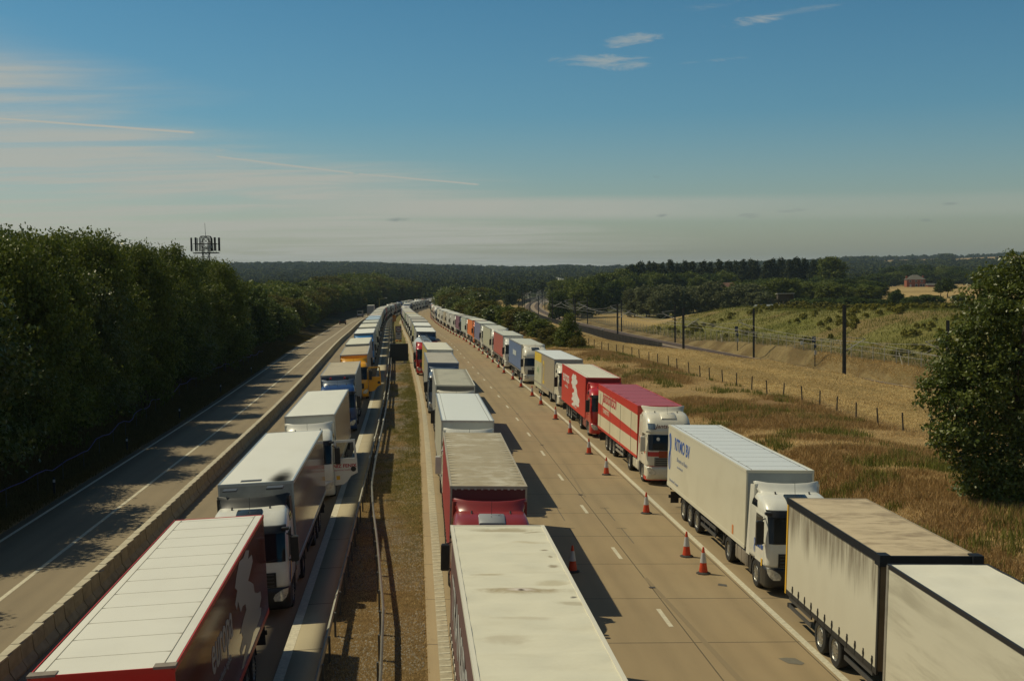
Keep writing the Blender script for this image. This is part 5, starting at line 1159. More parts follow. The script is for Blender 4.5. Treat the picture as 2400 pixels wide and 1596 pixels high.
carlike('car', -16.6+float(dev(-16, 340)), 340, 'small dark hatchback driving away alone on the empty left lanes', 'car', heading(-16, 340), 4.2, 1.8, [(0, .35), (-.02, .8), (.1, 1.05), (.55, 1.46), (1.4, 1.52), (2.5, 1.45), (3.1, .98), (4.0, .85), (4.2, .6), (4.15, .3)], paint('dark_car', (.012, .016, .022)), lambda mb: mb.hexa([(-.7, .03, 1.02), (.7, .03, 1.02), (.7, .12, 1.02), (-.7, .12, 1.02), (-.58, .42, 1.4), (.58, .42, 1.4), (.58, .5, 1.4), (-.58, .5, 1.4)]), gz(-16, 340))
carlike('van', -16.2+float(dev(-16, 430)), 430, 'pale grey van driving away near the bend of the left lanes', 'van', heading(-16, 430), 5.4, 2.0, [(0, .35), (0, 1.0), (.05, 2.2), (.2, 2.4), (4.0, 2.35), (4.6, 1.6), (5.3, 1.2), (5.4, .4)], paint('grey_van', (.36, .38, .38)), lambda mb: mb.box(-.75, .75, -.02, .0, 1.35, 2.0), gz(-16, 430))
x_, y_, z_ = RP(-13.2, 445); o = empty('box_lorry', (x_, y_, z_), heading(-13, 445)); tag(o, 'grey box lorry driving away with closed rear doors behind the van', 'lorry')
bx = part('cargo_body', 'glb', lambda mb: mb.box(-1.25, 1.25, 0, 8, .9, 3.9), box_m('grey_box', (.27, .28, .29)), o); part('roof', 'glr', lambda mb: mb.box(-1.27, 1.27, -.02, 8.02, 3.9, 3.95), RCR, bx); part('rear_door', 'gld', lambda mb: [mb.box(x0, x0+1.16, -.02, .0, 1.0, 3.8) for x0 in (-1.19, .03)], box_m('grey_door', (.22, .23, .25)), bx)
part('cab', 'glc', lambda mb: mb.box(-1.2, 1.2, 8.3, 10.2, .6, 3.0), WHT, o); [wheel(o, s, yy) for s in (-1, 1) for yy in (1.8, 9.3)]

# ---------------------------------------------------------------- left verge: purple-blue pipe fence line and marker posts
pts_ = [(-20.6, 45), (-20.6, 52), (-20.5, 59.7), (-20.3, 66), (-20.4, 73.6), (-21.0, 85), (-21.7, 97), (-22.2, 108), (-22.6, 115), (-22.6, 130), (-22.3, 150), (-22.2, 174)]
o = empty('rope_fence', (-20.6, 60, 0)); tag(o, 'sagging purple-blue rope fence on thin stakes along the foot of the left wood', 'fence'); mbx = MB(); prev = None
ry_ = np.arange(40, 175, 1.5)
for k, yy in enumerate(ry_):
    xx = float(np.interp(yy, [p_[1] for p_ in pts_], [p_[0] for p_ in pts_])); z_ = gpt(xx, yy)+1.05+.12*math.sin(yy*.9)+.05*math.sin(yy*2.7); c_ = (xx+20.6+.12*math.sin(yy*.8), yy-60, z_)
    if prev: mbx.tube(prev, c_, .026, n=5, caps=False)
    prev = c_
link('rope', mbx.mesh('rope'), mat('rope_purple', (.09, .07, .26), .6), o)
for yy in np.arange(42, 172, 4.5):
    xx = float(np.interp(yy, [p_[1] for p_ in pts_], [p_[0] for p_ in pts_])); part('stake', 'stake', lambda mb: mb.tube((0, 0, -.1), (0, 0, 1.1), .025, n=5), galvd, o, (xx+20.6, yy-60, gpt(xx, yy)))
for i, yy in enumerate((52, 64, 80, 98, 120, 145)):
    o = empty('marker_post', (-19.35+float(dev(-19, yy)), yy, gpt(-19.35, yy))); tag(o, 'black and white marker post on the left verge, %s from the camera' % ordn[i], 'marker post', 'marker posts on the left verge'); part('post', 'mkp', lambda mb: mb.box(-.05, .05, -.03, .03, 0, 1.0), black, o); part('reflective_band', 'mkb', lambda mb: mb.box(-.053, .053, -.034, .034, .72, .88), cwh, o)

# ---------------------------------------------------------------- wire fence on the right
wood = mat('weathered_wood', (.085, .068, .042), .9, noise=(6, .5)); FX = lambda y: float(np.interp(y, [30, 79, 99, 122, 135, 177, 210], [34.0, 33.3, 32.6, 30.6, 29.8, 26, 22]))
o = empty('wire_fence', (33, 80, 0)); tag(o, 'post and wire fence with leaning wooden posts between brown bank and mown field', 'fence'); top = []
yy = 46.0; rf = random.Random(5)
while yy < 200:
    xx = FX(yy)+rf.uniform(-.1, .1); h = 1.3+rf.uniform(-.12, .15); z_ = gpt(xx, yy)
    part('post', 'fpost', lambda mb: mb.tube((0, 0, -.2), (0, 0, 1.3), .065, .055, n=7), wood, o, (xx-33, yy-80, z_)).rotation_euler = (rf.uniform(-.04, .04), rf.uniform(-.07, .07), 0)
    top.append((xx-33, yy-80, z_)); yy += 3.9+rf.uniform(-.25, .25)
mbx = MB()
for a, c_ in zip(top, top[1:]):
    for h in (.45, .8, 1.12): mbx.tube((a[0], a[1], a[2]+h), (c_[0], c_[1], c_[2]+h), .004, n=3, caps=False)
link('wire', mbx.mesh('wire'), galvd, o)

# ---------------------------------------------------------------- railway
ball = mat('ballast', (.29, .22, .145), .95, noise=(3, .5), bump=.5); railm = mat('rail_rust', (.075, .042, .024), .5, .4); slp = mat('sleeper', (.24, .20, .15), .9)
yr = np.arange(-20, 1250, 5.0)
def rstrip(name, offs, hts, m_):
    V = []; n = len(yr); nx_ = rwx(yr+3)-rwx(yr-3); ny_ = np.full(n, 6.0); ln = np.hypot(nx_, ny_)
    for o_, h_ in zip(offs, hts): V.append(np.c_[rwx(yr)+o_*ny_/ln, yr-o_*nx_/ln, rwz(yr)+h_])
    V = np.concatenate(V); k = len(offs); q = [[i*n+j, (i+1)*n+j, (i+1)*n+j+1, i*n+j+1] for i in range(k-1) for j in range(n-1)]
    return struct(name, np_mesh(name, V, q, [m_]))
rstrip('railway_ballast', [-6.0, -4.6, -2.6, 0, 2.6, 4.6, 6.0], [-.5, .0, .02, -.05, .02, 0, -.5], ball)
for c0 in (-2.3, 2.3):
    for g in (-.75, .75): rstrip('railway_rail', [c0+g-.05, c0+g-.05, c0+g+.05, c0+g+.05], [.0, .22, .22, 0], railm)
    rstrip('railway_sleepers', [c0-1.25, c0-1.25, c0+1.25, c0+1.25], [.02, .06, .06, .02], mat('sleeper_bed', (.115, .078, .05), .95, noise=(9, .5)))
mastm = mat('mast_dark', (.030, .028, .024), .6, .2, noise=(2, .4)); mastg = mat('mast_grey', (.42, .40, .36), .5, .2)
def RW(y, off, h=0.): x1 = float(rwx(y+3)-rwx(y-3)); l = math.hypot(x1, 6); return (float(rwx(y))+off*6/l, y-off*x1/l, float(rwz(y))+h)
WX = []
def mast(y, side_, h, label, thick=.16, can=True):
    p_ = RW(y, side_*5.3); x1 = float(rwx(y+3)-rwx(y-3)); o = empty('catenary_mast', p_, -math.atan2(x1, 6)); tag(o, label, 'railway mast', 'overhead line masts along the railway')
    k = '%.1f%.2f' % (h, thick)
    part('pole', 'mp'+k, lambda mb: [mb.box(-thick, thick, -thick, -thick*.7, -.5, h), mb.box(-thick, thick, thick*.7, thick, -.5, h), mb.box(-.03, .03, -thick*.7, thick*.7, -.5, h)], mastm, o)
    if can:
        s = -side_
        part('cantilever', 'mc%s%d' % (k, s), lambda mb: [mb.tube((0, 0, 5.2), (s*3.2, 0, 7.0), .06, n=6), mb.tube((0, 0, 7.3), (s*3.2, 0, 7.0), .035, n=5), mb.tube((s*2.0, 0, 6.1), (s*3.4, 0, 5.3), .025, n=5)], mastg, o)
        part('insulator', 'mi%s%d' % (k, s), lambda mb: [mb.tube((s*.15, 0, 5.27), (s*.6, 0, 5.48), .08, n=8)], mat('insulator_brown', (.12, .05, .03), .3), o)
    return o
ml = [(161, -1, 11.8, .20), (152, 1, 9.8, .17), (219, 1, 9.3, .15), (229, -1, 9.4, .18), (266, 1, 8.8, .15), (278, -1, 8.8, .17), (320, 1, 8.6, .15), (334, -1, 8.6, .2), (377, 1, 8.6, .15), (384, -1, 8.6, .15), (412, 1, 8.6, .15), (432, -1, 8.6, .15), (458, 1, 8.6, .14), (480, -1, 8.6, .14), (510, 1, 8.4, .14), (530, -1, 8.4, .14), (560, 1, 8.4, .14), (585, -1, 8.4, .14), (620, 1, 8.4, .14), (645, -1, 8.4, .14), (690, 1, 8.4, .14), (715, -1, 8.4, .14), (760, 1, 8.4, .14), (790, -1, 8.4, .14)]
cn = {1: 0, -1: 0}
for (y_, s_, h_, t_) in ml:
    cn[s_] += 1; mast(y_, s_, h_, 'overhead line mast on the %s side of the railway, %s from the camera' % ('far' if s_ > 0 else 'near', ordn[cn[s_]-1]), t_)
for c0, lab in ((-2.3, 'near'), (2.3, 'far')):
    o = empty('overhead_wires', RW(160, c0, 5.2)); tag(o, 'thin overhead wires above the %s railway track' % lab, 'wires'); mbx = MB(); ol = o.location
    ysn = [m_[0] for m_ in ml if (m_[1] < 0) == (c0 < 0)]
    for a, c_ in zip([60]+ysn, ysn):
        n = 8
        for i in range(n):
            for hb, sag in ((6.6, 1.0), (5.25, 0.05)):
                q = []
                for t in (i/n, (i+1)/n): yy = a+(c_-a)*t; p_ = RW(yy, c0, hb-sag*4*t*(1-t)); q.append((p_[0]-ol.x, p_[1]-ol.y, p_[2]-ol.z))
                mbx.tube(q[0], q[1], .03 if a < 300 else .035, n=3, caps=False)
    link('wire', mbx.mesh('wire'), mastg, o)
# palisade fence along the near side and mesh fence on the far side
def rfence(name, label, offs, y0, y1, h, m_post, mesh_m, step, braces=False, dz=.0):
    o = empty(name, RW(y0, offs)); tag(o, label, 'fence'); ol = o.location; k = 0; rest = MB(); inf = MB(); yy = y0; prev = None
    while yy < y1:
        off = offs(yy) if callable(offs) else offs
        p_ = RW(yy, off); z_ = gpt(p_[0], p_[1]); q = (p_[0]-ol.x, p_[1]-ol.y, z_-ol.z)
        if k < 99: part('post', 'rfp'+name, lambda mb: mb.box(-.04, .04, -.04, .04, -.1, h), m_post, o, q)
        else: rest.box(q[0]-.05, q[0]+.05, q[1]-.05, q[1]+.05, q[2]-.1, q[2]+h)
        if prev:
            n = int(math.dist(prev[:2], q[:2])/(.21 if mesh_m is pal else .5))+1
            for i in range(n):
                t = i/n; x1, y1_, z1 = [prev[j]+(q[j]-prev[j])*t for j in range(3)]
                if mesh_m is pal: inf.add([(x1-.035, y1_-.02, z1+.05), (x1+.035, y1_+.02, z1+.05), (x1+.035, y1_+.02, z1+h), (x1-.035, y1_-.02, z1+h)], [(0, 1, 2, 3)])
            for hh_ in ((.3, h-.35) if mesh_m is pal else np.arange(.2, h, .22)): inf.tube((prev[0], prev[1], prev[2]+hh_), (q[0], q[1], q[2]+hh_), .03 if mesh_m is pal else .012, n=3, caps=False)
        prev = q; k += 1; yy += step
    link('fence_panel', inf.mesh('fence_panel', fixn=False), mesh_m, o)
    if rest.v: r_ = link('far_posts', rest.mesh('far_posts'), m_post, o); r_['kind'] = 'stuff'
    return o
pal = mat('palisade', (.17, .155, .13), .6, .2, noise=(1, .4)); green = mat('mesh_fence', (.06, .075, .05), .6); pgrey = mat('concrete_post', (.34, .32, .27), .8)
rfence('palisade_fence', 'dark palisade fence curving along the near side of the railway', -7.4, 236, 900, 2.0, pal, pal, 3.0)
ff = rfence('mesh_fence', 'green wire mesh fence with pale posts beyond the railway', 9.0, 90, 470, 2.3, pgrey, green, 3.6)
for i, yy in enumerate((128, 172, 246)):
    p_ = RW(yy, 9.0); ol = ff.location; part('brace', 'brace', lambda mb: [mb.tube((0, 0, 1.7), (s*.3, s*1.9, 0), .05, n=5) for s in (-1, 1)], pgrey, ff, (p_[0]-ol.x, p_[1]-ol.y, gpt(p_[0], p_[1])-ol.z))
p_ = RW(205, 8.8); ol = ff.location; part('notice_plate', 'noticep', lambda mb: mb.box(-.45, .0, -.05, 0, 1.0, 1.7), mat('notice_white', (.6, .6, .55), .6), ff, (p_[0]-ol.x, p_[1]-ol.y, gpt(p_[0], p_[1])-ol.z))
def rail_signal(y, off, label, k):
    p_ = RW(y, off); o = empty('railway_marker_signal', p_, -.1); tag(o, label, 'railway signal')
    part('pole', 'rsp', lambda mb: mb.tube((0, 0, 0), (0, 0, 4.4), .09, n=8), mastm, o); part('head', 'rsh%d' % k, lambda mb: [mb.box(-.5, .15, -.05, .05, 4.1, 5.2), mb.box(-.2, .22, -.15, .1, 3.2, 3.9)], mat('signal_blue', (.02, .035, .06), .5), o)
    part('control_box', 'rsc', lambda mb: mb.box(-.12, .22, -.2, -.05, 2.0, 2.8), mastg, o)
    if k: part('arrow_mark', 'rsa', lambda mb: mb.add([(.1, -.06, 5.1), (-.45, -.06, 4.65), (.1, -.06, 4.2), (.1, -.06, 4.35), (-.25, -.06, 4.65), (.1, -.06, 4.95)], [(0, 1, 4, 5), (1, 2, 3, 4)]), cwh, o)
rail_signal(232, 4.0+3.2, 'railway signal with blue plate beyond the tracks, left one', 0); rail_signal(196, 6.8, 'railway signal with yellow arrow plate beyond the tracks, right one', 1)
d_ = direc(1412, 765); y_ = 300.; x_ = d_.x*y_/d_.y; o = empty('equipment_cabinet', (x_, y_, gpt(x_, y_))); tag(o, 'tall pale equipment cabinet beside the railway tracks', 'cabinet'); part('cabinet_body', 'eqc', lambda mb: [mb.box(-.35, .35, -.3, .3, 0, 1.9)], pgrey, o); part('roof', 'eqr', lambda mb: mb.box(-.4, .4, -.35, .35, 1.9, 1.97), mastg, o); part('door', 'eqd', lambda mb: mb.box(-.3, .3, -.315, -.3, .1, 1.8), mastg, o)
# bridge over the railway and the distant motorway stretch behind it
d_ = direc(1338, 672); Yb = 905.; xb = d_.x*Yb/d_.y; zb = H+d_.z*Yb/d_.y
brg = mat('bridge_concrete', (.16, .15, .14), .8, noise=(.4, .4)); o = empty('road_bridge', (xb, Yb, zb)); tag(o, 'grey concrete bridge crossing the railway in the distance', 'bridge')
part('deck', 'bdk', lambda mb: mb.box(-15, 16, -4, 4, -1.4, -.2), brg, o); part('parapet', 'bpp', lambda mb: [mb.box(-15, 16, yy, yy+.3, -.2, 1.1) for yy in (-4, 3.7)], mat('parapet_grey', (.26, .26, .25), .7), o); part('pier', 'bpr', lambda mb: [mb.box(x0, x0+2.5, -3.6, 3.6, -14, -1.4) for x0 in (-15.0, 12)], brg, o); part('railing', 'brl', lambda mb: [mb.box(x0, x0+.15, -4, -3.85, 1.1, 2.6) for x0 in np.arange(-15, 16, 1.5)], mastm, o)
dm = mat('distant_road', (.34, .26, .17), .9); mb = MB(); pp_ = []
for (u, v, Y_) in ((1352, 668, 1150), (1338, 662, 1250), (1322, 657.5, 1400), (1312, 654, 1550), (1330, 651.5, 1750)):
    d_ = direc(u, v); t_ = Y_/d_.y; pp_.append((d_.x*t_, Y_, H+d_.z*t_))
V = []
for (x, y, z) in pp_: V += [(x-11, y, z), (x+11, y, z), (x-16, y, z-6), (x+16, y, z-6)]
F_ = [(4*i, 4*i+1, 4*i+5, 4*i+4) for i in range(4)]+[(4*i, 4*i+4, 4*i+6, 4*i+2) for i in range(4)]+[(4*i+1, 4*i+3, 4*i+7, 4*i+5) for i in range(4)]
mb.add(V, F_); me = mb.mesh('distant_road'); me.materials[0] = dm; struct('distant_road', me)
for i in range(9):
    t = i/8*3.6+.15; k = int(t); f_ = t-k; a, c_ = pp_[k], pp_[min(k+1, 4)]; x, y, z = [a[j]+(c_[j]-a[j])*f_ for j in range(3)]
    o = empty('distant_lorry', (x-8+(.5 if i % 2 else 0), y, z), 0); tag(o, '%s tiny lorry in the queue on the distant road beyond the bridge' % ordn[i], 'lorry', 'tiny lorries on the distant road beyond the bridge'); part('cargo_body', 'dlb', lambda mb: mb.box(-1.27, 1.27, 2.6, 16, 1.0, 4.0), WHT, o); part('cab', 'dlc', lambda mb: mb.box(-1.2, 1.2, 0, 2.2, .4, 3.4), WHT if i % 3 else BGR, o)
for i, (t, dx_) in enumerate(((.5, 3.5), (1.4, 2.0))):
    k = int(t); f_ = t-k; a, c_ = pp_[k], pp_[k+1]; x, y, z = [a[j]+(c_[j]-a[j])*f_ for j in range(3)]; o = empty('distant_lorry', (x+dx_, y, z)); tag(o, ('nearer' if i == 0 else 'further')+' of two white lorries driving in the open lanes beyond the bridge', 'lorry'); part('cargo_body', 'dlb', lambda mb: mb.box(-1.27, 1.27, 2.6, 16, 1.0, 4.0), WHT, o); part('cab', 'dlc', lambda mb: mb.box(-1.2, 1.2, 0, 2.2, .4, 3.4), NAVY, o)

# ---------------------------------------------------------------- buildings
brick = mat('red_brick', (.26, .075, .035), .9, noise=(1.5, .35)); slate = mat('slate_roof', (.13, .12, .095), .8, noise=(1.2, .4)); wfr = mat('window_frame_white', (.6, .6, .56), .6)
d_ = direc(2147, 674); Y_ = 800.; x_ = d_.x*Y_/d_.y; z_ = H+d_.z*Y_/d_.y
o = empty('brick_house', (x_, Y_, z_), rad(-12)); tag(o, 'red brick country house with grey hipped roof beyond the wheat field', 'house')
w_ = part('wall', 'hw', lambda mb: mb.box(-6.3, 6.3, 0, 9, -1.5, 5.6), brick, o)
rf_ = part('roof', 'hr', lambda mb: mb.add([(-6.8, -.5, 5.6), (6.8, -.5, 5.6), (6.8, 9.5, 5.6), (-6.8, 9.5, 5.6), (-1.6, 4.5, 8.9), (1.6, 4.5, 8.9)], [(0, 1, 5, 4), (1, 2, 5), (2, 3, 4, 5), (3, 0, 4), (3, 2, 1, 0)]), slate, o)
for s in (-1, 1): part('chimney', 'hc%d' % s, lambda mb: mb.box(s*5.6-.5, s*5.6+.5, 3.5, 5, 5.7, 8.3), brick, rf_)
for i, (wx_, wz_, ww, wh) in enumerate([(-4, 3.7, 1.2, 1.4), (0, 3.7, 1.2, 1.4), (3.9, 3.7, 1.2, 1.4), (.2, .6, 1.4, 1.9), (3.4, .6, 1.4, 1.9), (5.1, .6, 1.0, 1.9)]):
    f_ = part('window', 'hwin%d' % i, lambda mb: mb.box(wx_-ww/2-.1, wx_+ww/2+.1, -.06, -.01, wz_-.1, wz_+wh+.1), wfr, o); part('pane', 'hpan%d' % i, lambda mb: [mb.box(wx_-ww/2+j*ww/2+.04, wx_-ww/2+(j+1)*ww/2-.04, -.09, -.062, wz_, wz_+wh) for j in (0, 1)], glass, f_)
part('door', 'hdoor', lambda mb: mb.box(-4.4, -3.2, -.07, -.01, 0, 2.3), mat('door_pale', (.4, .4, .38), .6), o)
d_ = direc(2183, 675); x_ = d_.x*790/d_.y; o = empty('garden_shed', (x_, 790, z_), 0); tag(o, 'low outbuilding with sloping grey roof right of the brick house', 'outbuilding'); part('wall', 'gs1', lambda mb: mb.box(-2.5, 3, 0, 4, -1, 1.6), brick, o); part('roof', 'gs2', lambda mb: mb.hexa([(-3, -.4, 1.6), (3.4, -.4, 1.6), (3.4, 4.4, 1.6), (-3, 4.4, 1.6), (-2.8, 1.8, 2.9), (3.2, 1.8, 2.9), (3.2, 2.2, 2.9), (-2.8, 2.2, 2.9)]), slate, o)
a_ = direc(1782, 721); c_ = direc(1948, 724); Y_ = 320.; xa = a_.x*Y_/a_.y; xc = c_.x*Y_/c_.y; zr_ = H+direc(1870, 717).z*Y_/direc(1870, 717).y
o = empty('barn', (xa, Y_, zr_-4.2), 0); tag(o, 'long low barn with pale grey roof behind the scrubby hill', 'barn'); Lb = xc-xa
part('wall', 'bw', lambda mb: mb.box(.3, Lb-.3, .3, 8.7, 0, 3.0), mat('barn_wood', (.10, .065, .04), .9, noise=(2, .5)), o)
part('roof', 'br_', lambda mb: mb.add([(-.2, -.4, 2.9), (Lb+.2, -.4, 2.9), (Lb+.2, 9.4, 2.9), (-.2, 9.4, 2.9), (-.2, 4.5, 4.6), (Lb+.2, 4.5, 4.6)], [(0, 1, 5, 4), (2, 3, 4, 5), (0, 4, 3), (1, 2, 5), (3, 2, 1, 0)]), mat('barn_roof', (.24, .26, .25), .5, noise=(1, .3)), o)
a_ = direc(1700, 664); Y_ = 470.; x_ = a_.x*Y_/a_.y; o = empty('farmhouse', (x_, Y_, H+a_.z*Y_/a_.y-6.5)); tag(o, 'house of which only the long red-brown roof shows between the willows', 'house'); part('wall', 'fh1', lambda mb: mb.box(-5.5, 5.5, 0, 7, -2, 4.2), brick, o); part('roof', 'fh2', lambda mb: mb.add([(-5.9, -.4, 4.2), (5.9, -.4, 4.2), (5.9, 7.4, 4.2), (-5.9, 7.4, 4.2), (-5.5, 3.5, 6.7), (5.5, 3.5, 6.7)], [(0, 1, 5, 4), (2, 3, 4, 5), (0, 4, 3), (1, 2, 5), (3, 2, 1, 0)]), mat('tile_roof', (.17, .085, .06), .9, noise=(2, .4)), o)
# paddock shelter and rails left of the long hedge
a_ = direc(1842, 702); Y_ = 430.; x_ = a_.x*Y_/a_.y; z_ = H+a_.z*Y_/a_.y; o = empty('field_shelter', (x_, Y_, z_)); tag(o, 'small dark field shelter with pale roof edge at the paddock', 'shelter'); part('wall', 'fs1', lambda mb: [mb.box(-3, 3, 2, 2.2, 0, 2.1), mb.box(-3, -2.8, 0, 2.2, 0, 2.1), mb.box(2.8, 3, 0, 2.2, 0, 2.1)], wood, o); part('roof', 'fs2', lambda mb: mb.hexa([(-3.3, -.4, 2.2), (3.3, -.4, 2.2), (3.3, 2.5, 2.0), (-3.3, 2.5, 2.0), (-3.3, -.4, 2.35), (3.3, -.4, 2.35), (3.3, 2.5, 2.15), (-3.3, 2.5, 2.15)]), wfr, o)
a_ = direc(1800, 710); c_ = direc(1850, 708); Y_ = 400.; o = empty('paddock_fence', (a_.x*Y_/a_.y, Y_, H+a_.z*Y_/a_.y)); tag(o, 'brown wooden paddock rails left of the long hedge', 'fence'); Lp = (c_.x-a_.x)*Y_/a_.y+2; part('rail', 'pf1', lambda mb: [mb.box(0, Lp, -.03, .03, z0, z0+.14) for z0 in (.4, .8, 1.2)], wood, o); [part('post', 'pf2', lambda mb: mb.box(-.07, .07, -.07, .07, -.3, 1.4), wood, o, (q_, 0, 0)) for q_ in np.arange(0, Lp, 1.8)]

# ---------------------------------------------------------------- radio mast behind the left wood
d_ = direc(483, 590); Y_ = 210.; t_ = Y_/d_.y; x_ = d_.x*t_; zt = H+direc(483, 554).z*Y_/direc(483, 554).y; g0 = gpt(x_, Y_); hp = zt-g0
o = empty('radio_mast', (x_, Y_, g0)); tag(o, 'dark lattice radio mast with panel antennas rising above the left wood', 'mast')
mm = mat('mast_black', (.012, .012, .011), .7)
def lattice(mb):
    q = [(-.55, -.55), (.55, -.55), (.55, .55), (-.55, .55)]
    for (a, b_) in q: mb.tube((a, b_, 0), (a, b_, hp-.3), .06, n=5)
    z = 0; k = 0
    while z < hp-1.2:
        for i in range(4):
            a, b_ = q[i], q[(i+1) % 4]; mb.tube((*a, z), (*b_, z+1.1), .03, n=4); mb.tube((*b_, z), (*a, z+1.1), .03, n=4); mb.tube((*a, z+1.1), (*b_, z+1.1), .03, n=4)
        z += 1.1
part('lattice_tower', 'rm1', lattice, mm, o)
def hoop(mb):
    for yy in (-.55, .55):
        P = [(-1.0, hp-2.6), (-1.0, hp-.4), (-.75, hp-.02), (.75, hp-.02), (1.0, hp-.4), (1.08, hp-2.6)]
        for a, b_ in zip(P, P[1:]): mb.tube((a[0], yy, a[1]), (b_[0], yy, b_[1]), .075, n=6)
        mb.tube((-1, yy, hp-1.4), (0, yy, hp-.05), .045, n=4); mb.tube((1, yy, hp-1.4), (0, yy, hp-.05), .045, n=4); mb.tube((-.9, yy, hp-2.6), (.9, yy, hp-1.7), .04, n=4); mb.tube((.9, yy, hp-2.6), (-.9, yy, hp-1.7), .04, n=4)
part('head_frame', 'rm2', hoop, mm, o)
part('platform', 'rm3', lambda mb: [mb.box(-2.0, 2.1, -1.3, 1.3, hp-3.0, hp-2.85)]+[mb.tube((-2.0, yy, hp-1.35), (2.1, yy, hp-1.35), .05, n=5) for yy in (-1.3, 1.3)]+[mb.tube((xx_, -1.3, hp-2.9), (xx_, -1.3, hp-1.35), .03, n=4) for xx_ in np.arange(-2, 2.2, .5)], mm, o)
for xx_, yy_, w__ in ((-2.55, 0, .09), (-2.3, -.6, .05), (-1.5, -1.4, .15), (-1.7, 1.3, .06), (1.75, -1.2, .17), (2.25, .2, .17), (.75, 1.2, .15)): part('panel_antenna', 'rma%.2f' % w__, lambda mb: mb.box(-w__, w__, -.1, .1, -2.35, 0), mm, o, (xx_, yy_, hp-.25))
part('dish', 'rm4', lambda mb: mb.lathe([(.001, 0), (.35, .05), (.4, .25), (.001, .3)], (.7, -.8, hp-1.9), 'Y', 14), mastg, o); part('whip_antenna', 'rm5', lambda mb: mb.tube((0, 0, hp), (-.1, 0, hp+2.3), .045, .03, n=5), mastm, o)

# ---------------------------------------------------------------- foliage
def crown_mesh(name, blobs, n, leaf, seed, clump=.9, per=26, fill=.35, up=.25):
    """Leaves as small quads gathered in clumps through the crown's volume.  blobs: (cx,cy,cz,rx,ry,rz)."""
    g = np.random.default_rng(seed); B = np.array(blobs, float); vol = (B[:, 3]*B[:, 4]*B[:, 5])**.75; nc = max(8, n//per)
    bi = g.choice(len(B), nc, p=vol/vol.sum()); d = g.normal(size=(nc, 3)); d /= np.linalg.norm(d, axis=1)[:, None]
    rr = np.where(g.random(nc) < fill, g.random(nc)**.5*.8, .82+.24*g.random(nc))
    c = B[bi, :3]+d*rr[:, None]*B[bi, 3:]
    keep = c[:, 2] > .15; c = c[keep]; d = d[keep]; nc = len(c)
    cs = clump*(.55+.8*g.random(nc)); ct_ = g.random(nc)
    k = np.repeat(np.arange(nc), per); m_ = len(k)
    off = g.normal(size=(m_, 3)); off /= np.linalg.norm(off, axis=1)[:, None]; off *= (g.random(m_)**.45*cs[k])[:, None]; off[:, 2] *= .62
    off += d[k]*(off*d[k]).sum(1)[:, None]*.2
    P = c[k]+off
    nrm = g.normal(size=(m_, 3))+d[k]*.7+np.array([0, 0, up+.35]); nrm /= np.linalg.norm(nrm, axis=1)[:, None]
    t1 = np.cross(nrm, g.normal(size=(m_, 3))); t1 /= np.linalg.norm(t1, axis=1)[:, None]; t2 = np.cross(nrm, t1)
    L_ = leaf*(.6+.8*g.random(m_)); a = t1*L_[:, None]*.62; b_ = t2*L_[:, None]*.36
    V = np.stack([P-a, P-b_+a*.1, P+a, P+b_+a*.1], 1).reshape(-1, 3); V[:, 2] = np.maximum(V[:, 2], .03)
    tint = np.clip(np.repeat(.55*ct_[k]+.45*g.random(m_), 4), 0, 1)
    return np_mesh(name, V, np.arange(m_*4).reshape(-1, 4), [None], tint=tint)
bark = mat('bark', (.075, .058, .040), .95, noise=(3, .5))
def trunk_mesh(name, h, r, seed, nb=7, spread=.45, lean=0.):
    g = random.Random(seed); mb = MB(); pts = [(0, 0, -.3)]; z = 0
    for i in range(1, 6): pts.append((g.uniform(-.06, .06)*h*.3+lean*i*.2, g.uniform(-.06, .06)*h*.3, h*.78*i/5))
    for i, (a, b_) in enumerate(zip(pts, pts[1:])): mb.tube(a, b_, r*(1-i*.17), r*(1-(i+1)*.17), n=8, caps=False)
    for i in range(nb):
        t = g.uniform(.25, .95); k = min(int(t*5), 4); f_ = t*5-k; a = [pts[k][j]+(pts[k+1][j]-pts[k][j])*f_ for j in range(3)]; an = g.uniform(0, 6.28); L_ = h*spread*g.uniform(.5, 1)
        b_ = (a[0]+math.cos(an)*L_*.5, a[1]+math.sin(an)*L_*.5, a[2]+L_*.35); c_ = (a[0]+math.cos(an)*L_, a[1]+math.sin(an)*L_, a[2]+L_*.8)
        mb.tube(a, b_, r*.4, r*.25, n=5, caps=False); mb.tube(b_, c_, r*.25, r*.08, n=5, caps=False)
    me = mb.mesh(name); return me
LF_L = leafmat('leaf_roadside', [(.026, .050, .006), (.19, .215, .026), (.095, .115, .014)], rough=.55, trans=.24, spec=.2)
LF_D = leafmat('leaf_dark', [(.022, .044, .008), (.085, .115, .020), (.055, .072, .014)], rough=.65, trans=.14, spec=.1)
LF_G = leafmat('leaf_oak', [(.036, .066, .010), (.15, .17, .024), (.09, .105, .016)], rough=.42, trans=.22, spec=.4)
LF_W = leafmat('leaf_willow', [(.085, .098, .040), (.150, .158, .075), (.115, .125, .058)], rough=.7, trans=.12, spec=.1)
LF_B = leafmat('leaf_bush', [(.060, .066, .012), (.150, .130, .026), (.115, .092, .020)], rough=.65, trans=.2, spec=.1)
LF_P = leafmat('leaf_pine', [(.020, .032, .011), (.050, .062, .020), (.040, .046, .014)], rough=.7, trans=.08, spec=.1)
